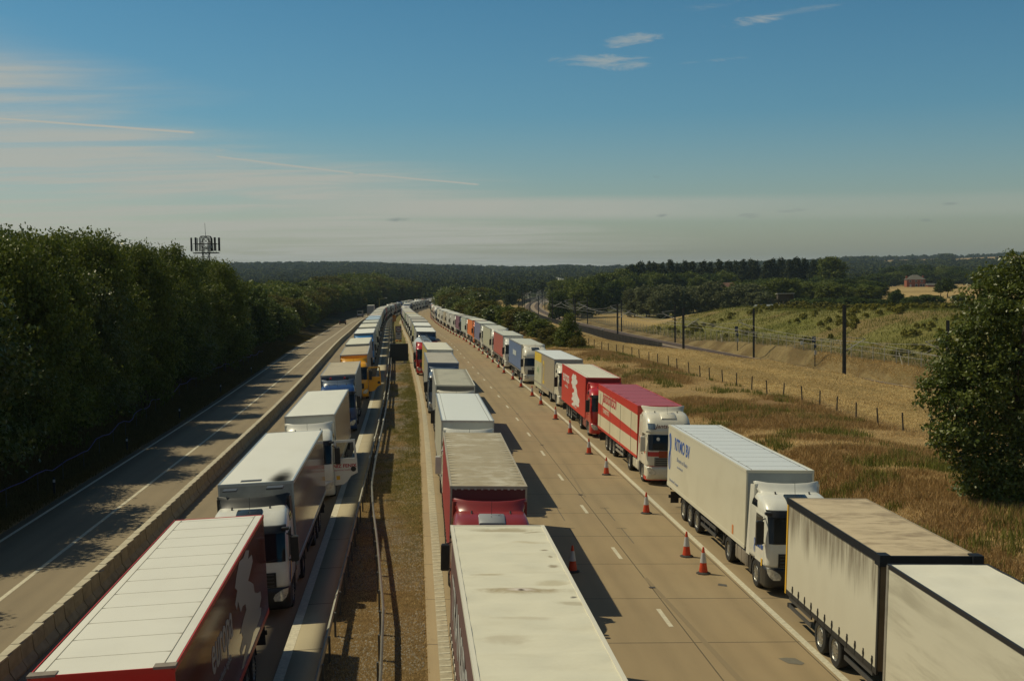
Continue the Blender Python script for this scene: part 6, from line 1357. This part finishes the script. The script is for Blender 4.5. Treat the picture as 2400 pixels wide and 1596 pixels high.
def blobs_tree(h, w, seed, base=.12, n=9, dome=.6):
    g = random.Random(seed); B = [(0, 0, h*.55, w*.36, w*.36, h*.40)]
    for i in range(n):
        t = i/n; an = i*2.4+g.random(); z = h*(base+.12+(.86-base-.12)*((i+.5)/n)); rr = w*.5*(1-((z/h-.42)/.62)**2*dome)
        B.append((math.cos(an)*rr*.62, math.sin(an)*rr*.62, z, w*g.uniform(.17, .27), w*g.uniform(.17, .27), h*g.uniform(.10, .16)))
    B.append((g.uniform(-.1, .1)*w, g.uniform(-.1, .1)*w, h*.87, w*.2, w*.2, h*.11)); return B
PROTO = {}
def proto(kind, i):
    k = (kind, i)
    if k in PROTO: return PROTO[k]
    sd = hash((kind.__len__()*31+ord(kind[0])*7+i*13)) % 1000
    if kind == 'near': c = crown_mesh('crown', blobs_tree(10, 7.5, sd, .02, 13), 30000, .17, sd, .62, 24, .3); t = trunk_mesh('trunk', 8.2, .22, sd, 7, .36)
    elif kind == 'mid': c = crown_mesh('crown', blobs_tree(10, 8.5, sd, .03, 11), 7500, .42, sd, .85, 14, .3); t = trunk_mesh('trunk', 9, .22, sd)
    elif kind == 'round': c = crown_mesh('crown', blobs_tree(10, 11, sd, .02, 12, .8), 9500, .46, sd, .85, 14, .3); t = trunk_mesh('trunk', 8.5, .3, sd)
    elif kind == 'pine':
        g = random.Random(sd); B = [(0, 0, 5.5+i2*1.0, 2.6-i2*.35, 2.6-i2*.35, .9) for i2 in range(5)]+[(math.cos(a)*1.7, math.sin(a)*1.7, 4+g.random()*4, 1.2, 1.2, .7) for a in (0, 1, 2.2, 3.3, 4.4, 5.4)]
        c = crown_mesh('crown', B, 5000, .45, sd, .6, 14, .3); t = trunk_mesh('trunk', 9.5, .2, sd, 5, .15)
    elif kind == 'bush': c = crown_mesh('crown', [(0, 0, 1.1, 1.5, 1.5, 1.2), (.9, .3, .9, 1.0, 1.0, .9), (-.9, -.2, 1.0, 1.0, 1.0, 1.0), (.1, .6, 2.0, .8, .8, .8)], 3500, .20, sd, .5, 14, .3); t = trunk_mesh('trunk', 1.8, .08, sd)
    elif kind == 'cone': c = crown_mesh('crown', [(0, 0, .9, 2.0, 2.0, 1.1), (0, 0, 2.1, 1.6, 1.6, 1.1), (.1, 0, 3.3, 1.1, 1.1, 1.0), (0, 0, 4.4, .6, .6, .9), (-1.1, .2, 1.4, .9, .9, .7), (1.2, -.2, 1.9, .8, .8, .7)], 15000, .15, sd, .45, 18, .3); t = trunk_mesh('trunk', 4.6, .12, sd)
    PROTO[k] = (c, t); return PROTO[k]
TREES = 0
def tree(name, kind, i, x, y, h, w, leafm, label, group=None, z=None, cat='tree', sink=0.):
    global TREES; TREES += 1
    c, t = proto(kind, i); H0 = {'near': 10, 'mid': 10, 'round': 10, 'pine': 10.3, 'bush': 2.7, 'cone': 5.2}[kind]; W0 = {'near': 7.5, 'mid': 8.5, 'round': 11, 'pine': 6, 'bush': 4, 'cone': 4.2}[kind]
    z = gpt(x, y) if z is None else z
    o = empty(name, (x, y, z-.1-sink), random.random()*6.28); o.scale = (w/W0, w/W0, (h+sink)/H0); tag(o, label, cat, group)
    cr_ = link('crown', c, leafm, o)
    if kind != 'bush' or h > 3: link('trunk', t, bark, o)
    return o
tens = {80: 'eightieth', 90: 'ninetieth', 100: 'hundredth', 20: 'twentieth', 30: 'thirtieth', 40: 'fortieth', 50: 'fiftieth', 60: 'sixtieth', 70: 'seventieth'}
tn = {80: 'eighty', 90: 'ninety', 100: 'hundred and', 20: 'twenty', 30: 'thirty', 40: 'forty', 50: 'fifty', 60: 'sixty', 70: 'seventy'}
def ordinal(n): return ordn[n-1] if n <= 20 else tens[n] if n % 10 == 0 else tn[n//10*10]+'-'+ordn[n % 10-1]
# left wood: rows of broadleaf trees along the verge
hL = lambda y: float(np.interp(y, [20, 58, 66, 85, 100, 115, 135, 150, 170, 190, 215, 250, 300, 400], [16.5, 15.5, 13.0, 13.8, 14.0, 14.4, 13.6, 13.2, 11.9, 10.6, 8.8, 7.0, 6.0, 5.5]))
gL = random.Random(21)
for row, (X0, st_, y0, y1, rn) in enumerate(((-24.4, 5.6, 22, 252, 'front'), (-29.0, 6.2, 28, 240, 'second'), (-35.0, 7.5, 66, 230, 'back'))):
    y = y0; n = 0
    while y < y1:
        n += 1; h = hL(y)*(.80 if row == 0 else .98 if row == 1 else 1.04)*gL.uniform(.80, 1.10); x = X0+float(dev(-20, y))+gL.uniform(-1.0, .8)
        if row == 0 and y > 150: x -= 0
        tree('broadleaf_tree', 'near' if y < 150 else 'mid', gL.randrange(4), x, y+gL.uniform(-1, 1), h, gL.uniform(7.0, 11.0)*(.86 if row == 0 else 1)*min(1, .55+h/26), gL.choice((LF_L, LF_L, LF_L, LF_D, LF_G)), '%s broadleaf tree in the %s row of the left wood' % (ordinal(n), rn), 'broadleaf trees of the left wood')
        y += st_*gL.uniform(.85, 1.15)
# a few taller shoots that break the skyline
for (u, v, Y_) in ((95, 512, 78), (20, 532, 72), (215, 518, 90), (330, 552, 102), (410, 556, 124), (462, 590, 165), (505, 596, 172), (520, 600, 142)):
    d_ = direc(u, v); t_ = Y_/d_.y; x = d_.x*t_; zt = H+d_.z*t_; tree('broadleaf_tree', 'near', u % 4, x, Y_, zt-gpt(x, Y_)-.4, 6.5, LF_L, '%s from the left of the taller trees breaking the skyline of the left wood' % {95: 'second', 20: 'first', 215: 'third', 330: 'fourth', 410: 'fifth', 462: 'sixth', 505: 'seventh', 520: 'last', 60: 'second'}[u], 'broadleaf trees of the left wood')
# further left, along the lanes to the bend
n = 0
for row, X0 in enumerate((-24.5, -31, -39)):
    y = 256+row*3; n = 0
    while y < (760 if row < 2 else 700):
        h = float(np.interp(y, [256, 300, 400, 640], [6.8, 7.0, 9, 13]))*(1+.12*row)*gL.uniform(.85, 1.15); n += 1
        tree('broadleaf_tree', 'mid', gL.randrange(4), X0-(3 if y > 330 and row == 0 else 0)+float(dev(-20, y)), y, h, h*gL.uniform(.85, 1.15), LF_B if gL.random() < .35 else LF_L, '%s tree in the %s row of the belt left of the far bend' % (ordinal(n), ordn[row]), 'trees of the belt left of the far bend'); y += (8+row*3)*gL.uniform(.8, 1.2)
# hedge trees right of the road bend
HT = [(1290, 815, 190, 3.0, 5), (1268, 800, 205, 3.8, 6), (1240, 795, 215, 4.6, 6), (1215, 787, 228, 5.4, 7), (1195, 780, 236, 5.8, 7), (1172, 774, 245, 6.2, 8), (1150, 765, 262, 7.2, 9), (1128, 758, 285, 7.0, 8), (1186, 768, 275, 5.2, 8), (1105, 752, 305, 6.6, 8), (1088, 744, 330, 7.2, 9), (1070, 738, 360, 7.8, 9), (1056, 734, 395, 8.6, 9), (1046, 728, 430, 9.0, 10), (1120, 735, 380, 9, 10), (1095, 728, 400, 9.5, 11), (1048, 722, 480, 10.5, 12), (1075, 720, 470, 11, 12), (1110, 716, 480, 10.5, 13), (1140, 712, 500, 10, 12), (1062, 712, 540, 12, 13)]
for i, (u, v, Y_, h, w) in enumerate(HT):
    d_ = direc(u, v); x = d_.x*Y_/d_.y; tree('hedge_tree', 'mid', i % 4, x, Y_, h, w, (LF_B, LF_L, LF_G)[i % 3], '%s bushy tree of the thicket behind the right queue' % ordinal(i+1), 'bushy trees of the thicket behind the right queue')
tree('conifer_bush', 'cone', 0, 23.4, 177, 5.3, 4.6, LF_L, 'pointed dark green young tree standing alone at the start of the wire fence')
for i, (u, Y_, h, w) in enumerate(((1352, 172, 1.9, 3.4), (1318, 180, 1.7, 3), (1290, 186, 1.5, 3))):
    d_ = direc(u, 800); x = d_.x*Y_/d_.y; tree('bush', 'bush', i, x, Y_, h, w, LF_B, '%s low bush at the foot of the pointed young tree' % ['right', 'middle', 'left'][i], 'low bushes at the foot of the pointed young tree', cat='bush')
d_ = direc(1195, 705); tree('field_tree', 'round', 1, d_.x*600/d_.y, 600, 7.5, 10, LF_D, 'round dark tree standing in the tan field left of the railway')
# woods beyond the railway, willows, hedges: (u centre, Y, top v, width)
WD = [(1310, 420, 682, 8), (1335, 440, 672, 10), (1362, 430, 664, 11), (1385, 440, 660, 11), (1345, 500, 658, 13), (1375, 510, 648, 13), (1398, 470, 668, 11), (1405, 540, 640, 14), (1430, 560, 638, 14), (1432, 500, 658, 11), (1460, 520, 650, 12), (1460, 600, 628, 15), (1490, 560, 645, 14), (1330, 560, 650, 13), (1310, 610, 655, 14), (1490, 640, 622, 16), (1520, 600, 636, 15), (1545, 580, 640, 14), (1580, 590, 638, 15), (1612, 600, 636, 15), (1640, 560, 648, 14), (1670, 590, 640, 15), (1700, 600, 634, 15)]
for i, (u, Y_, v, w) in enumerate(WD):
    d_ = direc(u, v); t_ = Y_/d_.y; x = d_.x*t_; zt = H+d_.z*t_; g0 = gpt(x, Y_); tree('broadleaf_tree', 'round', i % 3, x, Y_, max(6, zt-g0), w, LF_L if i % 3 else LF_D, '%s tree of the wood right of the railway bend' % ordinal(i+1), 'trees of the wood right of the railway bend')
gp = random.Random(8); n = 0
for i in range(27):
    u = 1480+i*18.5+gp.uniform(-5, 5); v = np.interp(u, [1480, 1560, 1700, 1900, 2000, 2200], [618, 614, 612, 606, 618, 622])+gp.uniform(-3, 5); Y_ = 640+gp.uniform(-20, 50); d_ = direc(u, v); t_ = Y_/d_.y; x = d_.x*t_; n += 1
    tree('pine_tree', 'pine', i % 3, x, Y_, H+d_.z*t_-gpt(x, Y_), 9, LF_P, '%s dark pine along the top of the right-hand wood, from left to right' % ordinal(n), 'dark pines along the top of the right-hand wood')
d_ = direc(1948, 600); t_ = 600/d_.y; tree('broadleaf_tree', 'round', 2, d_.x*t_, 600, H+d_.z*t_-gpt(d_.x*t_, 600), 17, LF_L, 'tall light green tree overtopping the pines of the right-hand wood')
LN = [(1722, 690, 520), (1760, 655, 540), (1790, 652, 545), (1820, 650, 550), (1845, 656, 520), (1868, 650, 560), (1890, 660, 510), (1915, 648, 560), (1935, 655, 520), (1960, 650, 560), (1985, 652, 550), (2010, 648, 600), (2030, 655, 560), (2045, 672, 500), (2055, 640, 760), (2075, 642, 840), (2095, 636, 860), (2120, 634, 880), (2150, 630, 890), (2175, 632, 880), (2200, 632, 880), (2230, 632, 870), (2260, 634, 860), (2290, 636, 850), (2320, 636, 840), (2085, 625, 960), (2130, 620, 980), (2170, 620, 980), (2215, 622, 970), (2250, 624, 960), (2300, 625, 950)]
for i, (u, v, Y_) in enumerate(LN):
    d_ = direc(u, v); t_ = Y_/d_.y; x = d_.x*t_; tree('broadleaf_tree', 'round', i % 3, x, Y_, max(5, H+d_.z*t_-gpt(x, Y_)), 12 if Y_ < 700 else 19, LF_D if i % 4 else LF_L, '%s tree in front of the pines and behind the brick house, from left to right' % ordinal(i+1), 'trees in front of the pines and behind the brick house')
for i, (u, v, Y_, w) in enumerate([(1487, 676, 430, 10), (1515, 667, 425, 11), (1565, 665, 425, 15), (1545, 680, 415, 11), (1598, 672, 425, 11), (1625, 670, 440, 11), (1668, 658, 425, 13), (1700, 676, 420, 12), (1745, 663, 420, 17), (1775, 682, 412, 13)]):
    d_ = direc(u, v); t_ = Y_/d_.y; x = d_.x*t_; tree('willow_tree', 'round', i % 3, x, Y_, H+d_.z*t_-gpt(x, Y_), w, LF_W, '%s grey-green willow of the row behind the railway hill, from left to right' % ordinal(i+1), 'grey-green willows in a row behind the railway hill')
for i, (u, v, Y_, w) in enumerate([(1875, 697, 380, 12), (1910, 699, 375, 12), (1945, 697, 372, 13), (1985, 695, 380, 13), (2020, 697, 385, 12), (2055, 700, 390, 12), (2100, 680, 390, 7), (2135, 693, 380, 9), (2165, 689, 385, 10), (2195, 691, 385, 9), (2250, 690, 420, 9)]):
    d_ = direc(u, v); t_ = Y_/d_.y; x = d_.x*t_; tree('hedge_tree', 'round', i % 3, x, Y_, max(3, H+d_.z*t_-gpt(x, Y_)), w*.9, LF_D, '%s clump of the dark hedge between barn and wheat field, from left to right' % ordinal(i+1), 'clumps of the dark hedge between barn and wheat field', cat='hedge')
for i, (u, v, Y_, w) in enumerate([(2205, 658, 470, 6), (2222, 654, 480, 8), (2104, 678, 400, 4)]):
    d_ = direc(u, v); t_ = Y_/d_.y; x = d_.x*t_; tree('field_tree', 'pine', i % 3, x, Y_, H+d_.z*t_-gpt(x, Y_), w, LF_D, ['thin left', 'tall right', 'small pointed'][i]+' tree standing in the wheat field in front of the brick house')
gm_ = random.Random(5)
for i in range(20):
    u = 1655+i*21+gm_.uniform(-5, 5); Y_ = 455+gm_.uniform(-12, 25); v = 664+gm_.uniform(-6, 8)-(8 if 1780 < u < 1900 else 0); d_ = direc(u, v); t_ = Y_/d_.y; x = d_.x*t_
    tree('broadleaf_tree', 'round', i % 3, x, Y_, max(6, H+d_.z*t_-gpt(x, Y_)), 13, (LF_L, LF_D, LF_L)[i % 3], '%s tree along the front edge of the right-hand wood' % ordinal(i+1), 'trees along the front edge of the right-hand wood')
# big tree at the right edge, drooping nearly to the ground
def bt(u, v, Y_, r, rz=None): d_ = direc(u, v); t_ = Y_/d_.y; return (d_.x*t_-26.5, Y_-50, H+d_.z*t_, r, r, rz or r)
z0_ = gpt(26.5, 50)
BB = [bt(2385, 640, 52, 1.15), bt(2330, 660, 52, .9), bt(2290, 700, 51, .9), bt(2400, 720, 51, 1.5), bt(2320, 760, 50, 1.4), bt(2255, 790, 50, .9), bt(2240, 850, 50, 1.1), bt(2370, 850, 50, 1.9), bt(2290, 880, 49.5, 1.5), bt(2215, 900, 49.5, .9), bt(2195, 940, 49, .75), bt(2260, 960, 49, 1.3), bt(2350, 980, 49.5, 1.9), bt(2215, 1000, 48.5, .75), bt(2270, 1050, 48.5, 1.2), bt(2230, 1030, 48, .8), bt(2350, 1090, 49, 1.7), bt(2310, 1130, 48.5, 1.2), bt(2262, 1125, 48, .55), bt(2340, 1190, 48.5, 1.2), bt(2305, 1180, 48, .7), bt(2390, 1210, 49, 1.4), bt(2460, 900, 52, 2.6), bt(2470, 700, 53, 2.3), bt(2470, 1100, 51, 2.6), bt(2560, 850, 54, 3)]
BB = [(a, b_, c_-z0_, r, r, rz*.85) for a, b_, c_, r, _, rz in BB]
o = empty('oak_tree', (26.5, 50, z0_)); tag(o, 'large glossy dark green tree filling the right edge and drooping to the dry grass', 'tree')
link('crown', crown_mesh('crown', BB, 95000, .135, 5, .42, 26, .38, .35), LF_G, o); link('trunk', trunk_mesh('trunk', 9.0, .28, 5, 12, .36, .3), bark, o)

# far woods: everything beyond the trees one can tell apart
def far_wood(name, N_, sample, leafm, hrange, nf, fs, label=None):
    g = np.random.default_rng(len(name)*5+N_); x, y = sample(g, N_); z = ter(x, y); h = g.uniform(*hrange, len(x)); w = h*g.uniform(.4, .6, len(x)); k = np.repeat(np.arange(len(x)), nf); m_ = len(k)
    d = g.normal(size=(m_, 3)); d /= np.linalg.norm(d, axis=1)[:, None]; d[:, 2] = np.abs(d[:, 2])*.9-.12
    rr = .72+.4*g.random(m_); P = np.c_[x[k]+d[:, 0]*rr*w[k], y[k]+d[:, 1]*rr*w[k], z[k]+h[k]*(.35+d[:, 2]*.62*rr)]
    nrm = d+g.normal(size=(m_, 3))*.6; nrm /= np.linalg.norm(nrm, axis=1)[:, None]; t1 = np.cross(nrm, g.normal(size=(m_, 3))); t1 /= np.linalg.norm(t1, axis=1)[:, None]; t2 = np.cross(nrm, t1)
    L_ = (fs*(.6+.8*g.random(m_))*(h[k]/12))[:, None]
    V = np.stack([P-t1*L_, P-t2*L_*.8, P+t1*L_, P+t2*L_*.8], 1).reshape(-1, 3)
    tint = np.repeat(np.clip(.6*g.random(len(x))[k]+.4*g.random(m_), 0, 1), 4)
    o = bpy.data.objects.new(name, np_mesh(name, V, np.arange(m_*4).reshape(-1, 4), [leafm], tint=tint)); COL.objects.link(o); o['kind'] = 'stuff'; o['label'] = label or name
LFF = leafmat('leaf_far', [(.030, .044, .012), (.062, .072, .018), (.046, .054, .014)], rough=.9, trans=.0, spec=.0)
def samp_mid(g, n):                         # between the carriageways' bend and the ridge foot
    u = g.uniform(-100, 2700, n*3); Y_ = 420*np.exp(g.random(n*3)*1.5); d = (u-1200)/F; x = np.tan(np.arctan(d)+PSI)*Y_
    Xl_ = x-dev(x, np.minimum(Y_, 1250)); s_ = x-rwx(Y_)
    ok = np.where(x < 0, (Xl_ < -36), True)
    ok &= ~((Xl_ > -30) & (Xl_ < 26) & (Y_ < 770)) & ~((np.abs(s_) < 11) & (Y_ < 1150))
    ok &= ~((s_ > 10) & (Y_ < 900)) & ~((x > 20) & (s_ < 0) & (Y_ < 640))
    ok &= ~((x > 300) & (x < 380) & (Y_ < 900)) & ~((np.abs(x-np.interp(Y_, [860, 1000, 1200], [110, 125, 62]))<14) & (Y_ > 860))
    i = np.where(ok)[0][:n]; return x[i], Y_[i]
far_wood('distant_wood', 2600, samp_mid, LFF, (8, 13), 170, .95)
def samp_ridge(lo, hi):
    def f(g, n):
        u = g.uniform(-100, 2600, n*2); Y_ = lo+(hi-lo)*g.random(n*2)**.8; x = np.tan(np.arctan((u-1200)/F)+PSI)*Y_
        fld_ = ((u > 2050) & (u < 2200) & (Y_ > 2250) & (Y_ < 3150)) | ((u > 2235) & (u < 2420) & (Y_ > 2200) & (Y_ < 3300)) | ((u > 585) & (u < 735) & (Y_ > 2150) & (Y_ < 2340)) | ((np.abs(u-1330) < 30) & (Y_ < 1800))
        i = np.where(~fld_)[0][:n]; return x[i], Y_[i]
    return f
far_wood('ridge_wood', 5200, samp_ridge(1400, 2300), LFF, (9, 15), 80, 1.6); far_wood('ridge_wood', 6000, samp_ridge(2300, 3500), LFF, (9, 16), 55, 2.2)
def samp_wl(g, n): return g.uniform(-75, -40, n), g.uniform(60, 420, n)
far_wood('wood_interior', 330, samp_wl, LF_L, (10, 13), 500, .5)

# ---------------------------------------------------------------- grass and weeds
def blades(name, x, y, h, wd, cols_i, lean=.35, per=5, m_=None, spread=.16):
    g = np.random.default_rng(len(x)); n = len(x); k = np.repeat(np.arange(n), per); m = len(k)
    bx_ = x[k]+g.normal(0, spread, m); by_ = y[k]+g.normal(0, spread, m); bz_ = ter(bx_, by_)-.03; hh = h[k]*(.5+.8*g.random(m)); an = g.random(m)*6.283; ln = lean*g.random(m)*hh; a2 = g.random(m)*6.283
    w_ = (wd*(.6+.8*g.random(m)))
    A = np.c_[bx_-np.cos(an)*w_, by_-np.sin(an)*w_, bz_]; B = np.c_[bx_+np.cos(an)*w_, by_+np.sin(an)*w_, bz_]; T = np.c_[bx_+np.cos(a2)*ln, by_+np.sin(a2)*ln, bz_+hh]
    V = np.stack([A, B, T], 1).reshape(-1, 3); t = np.repeat(np.clip(cols_i[k]+g.normal(0, .15, m), 0, 1), 3)
    o = bpy.data.objects.new(name, np_mesh(name, V, np.arange(m*3).reshape(-1, 3), [m_], tint=t)); COL.objects.link(o); o['kind'] = 'stuff'; o['label'] = name
DRYM = leafmat('dry_grass', [(.30, .17, .065), (.82, .60, .30), (.58, .41, .19)], rough=.8, trans=.2, spec=.1)
GRNM = leafmat('green_weeds', [(.10, .115, .020), (.26, .24, .055), (.18, .18, .04)], rough=.7, trans=.25, spec=.2)
TANM = leafmat('mown_grass', [(.42, .28, .11), (.72, .52, .25), (.56, .40, .18)], rough=.85, trans=.15, spec=.1)
VRGM = leafmat('verge_grass', [(.07, .055, .018), (.20, .15, .06), (.12, .10, .035)], rough=.8, trans=.1, spec=.0)  # dark olive, with the wood's shade put into the blade colour
g = np.random.default_rng(77)
def sampleXY(n, y0, y1, xf0, xf1, pw=1.0):
    y = y0*np.exp(g.random(n)*math.log(y1/y0)); y = y0+(y-y0) ; t = g.random(n); x0 = xf0(y); x1 = xf1(y); return x0+(x1-x0)*t, y
fxy = lambda y: np.interp(y, [0, 79, 99, 122, 135, 177, 210, 260], [33.6, 33.3, 32.6, 30.6, 29.8, 26, 22, 16])
x, y = sampleXY(70000, 30, 230, lambda y: 15.9+dev(15.9, y), fxy)
gn = fbm(x, y, 6, 31); mk = gn > .30
near_tree = np.hypot(x-27, (y-50)*.8) < 3
x, y = x[mk & ~near_tree], y[mk & ~near_tree]
blades('tall_dry_grass', x, y, .10+.24*SS((fbm(x, y, 9, 3)-.46)/.2), .018, 1-SS((fbm(x, y, 9, 3)-.46)/.16)*.9, 1.1, 6, DRYM, .2)
x, y = sampleXY(22000, 32, 220, lambda y: 15.9+dev(15.9, y), fxy)
mk = fbm(x, y, 3.5, 9) > .63; x, y = x[mk], y[mk]
blades('green_weeds', x, y, np.full(len(x), .45), .03, g.random(len(x)), .5, 6, GRNM, .2)
x, y = sampleXY(60000, 60, 260, fxy, lambda y: rwx(y)-9)
blades('mown_stubble', x, y, np.full(len(x), .13), .03, g.random(len(x)), 1.2, 4, TANM, .25)
x, y = sampleXY(26000, 110, 330, lambda y: rwx(y)+9.5, lambda y: rwx(y)+100)
blades('hill_grass', x, y, .25+.5*fbm(x, y, 8, 2), .05, g.random(len(x)), .6, 5, GRNM, .5)
x, y = sampleXY(16000, 90, 200, lambda y: rwx(y)+6.5, lambda y: rwx(y)+10)
blades('cutting_grass', x, y, np.full(len(x), .2), .03, g.random(len(x)), 1.0, 5, TANM, .25)
y = 26+np.abs(g.normal(0, 1, 60000))*55; x = g.uniform(-2.55, .16, len(y)); mk = (g.random(len(y)) < gmask(x, y)) & (y < 260); x, y = x[mk], y[mk]
blades('median_grass', x+dev(x, y), y, .05+.14*SS((y-35)/60)*g.random(len(x)), .012, g.random(len(x)), .9, 5, leafmat('median_olive', [(.12, .125, .028), (.34, .29, .09), (.24, .20, .06)], rough=.8, trans=.2, spec=.1), .10)
y = 26+np.abs(g.normal(0, 1, 26000))*40; x = g.uniform(-2.55, .16, len(y)); blades('median_thatch', x+dev(x, y), y, np.full(len(x), .07), .012, g.random(len(x)), 1.4, 4, DRYM, .08)
x, y = sampleXY(30000, 44, 260, lambda y: -23.6+dev(-20, y), lambda y: -19.1+dev(-19, y)); blades('left_verge_grass', x, y, np.full(len(x), .30), .02, g.random(len(x)), .6, 5, VRGM, .15)
# loose stones in the median
n = 26000; y = 26+g.random(n)**1.6*120; x = g.uniform(-2.5, .15, n); mk = fbm(x, y, 2.2, 5) > .44; x, y = x[mk], y[mk]; n = len(x); r_ = .012+.03*g.random(n)**2; zz = ter(x+dev(x, y), y)
tet = np.array([(1, 0, 0), (-.5, .87, 0), (-.5, -.87, 0), (.1, .1, .9)]); an = g.random(n)*6.28; ca_, sa_ = np.cos(an), np.sin(an)
V = np.stack([np.stack([x+dev(x, y)+(t[0]*ca_-t[1]*sa_)*r_, y+(t[0]*sa_+t[1]*ca_)*r_, zz+t[2]*r_], -1) for t in tet], 1).reshape(-1, 3); b0 = np.arange(n)[:, None]*4
Fq = np.concatenate([b0+np.array(f) for f in ((0, 1, 3), (1, 2, 3), (2, 0, 3))]); so_ = bpy.data.objects.new('gravel', np_mesh('gravel', V, Fq, [mat('gravel_stone', (.27, .235, .18), .9, noise=(9, .5))])); COL.objects.link(so_); so_['kind'] = 'stuff'
# scrub on the railway hill
LF_H = leafmat('leaf_hill', [(.10, .10, .020), (.25, .22, .05), (.17, .155, .035)], rough=.8, trans=.15, spec=.0)
def samp_scrub(g, n): s_ = g.uniform(13, 125, n*3); y_ = g.uniform(120, 330, n*3); x_ = rwx(y_)+s_; k = fbm(x_, y_, 16, 44)+.16*(s_ > 55) > .60; i = np.where(k)[0][:n]; return x_[i], y_[i]
far_wood('hill_scrub', 1500, samp_scrub, LF_H, (.7, 1.5), 150, 1.7)

def samp_sc2(g, n): s_ = g.uniform(52, 150, n*3); y_ = g.uniform(215, 325, n*3); x_ = rwx(y_)+s_; k = fbm(x_, y_, 22, 4)+.2*(y_ > 285) > .50; i = np.where(k)[0][:n]; return x_[i], y_[i]
far_wood('hill_bushes', 900, samp_sc2, LF_B, (1.6, 3.0), 170, 1.6)

# ---------------------------------------------------------------- air
hz = MB().box(-9000, 9500, -60, 9000, -75, 140).mesh('haze'); hm = bpy.data.materials.new('haze'); hm.use_nodes = True; hn = hm.node_tree
for n_ in list(hn.nodes): hn.nodes.remove(n_)
pv = hn.nodes.new('ShaderNodeVolumePrincipled'); pv.inputs['Color'].default_value = (.62, .80, .95, 1); pv.inputs['Density'].default_value = .00008; pv.inputs['Anisotropy'].default_value = .2
om = hn.nodes.new('ShaderNodeOutputMaterial'); hn.links.new(pv.outputs[0], om.inputs['Volume']); hz.materials[0] = hm
HZ = True
if HZ: ho = bpy.data.objects.new('haze', hz); COL.objects.link(ho); ho['kind'] = 'stuff'
print('objects', len(bpy.data.objects), 'trees', TREES, 'polys', sum(len(m_.polygons) for m_ in bpy.data.meshes))
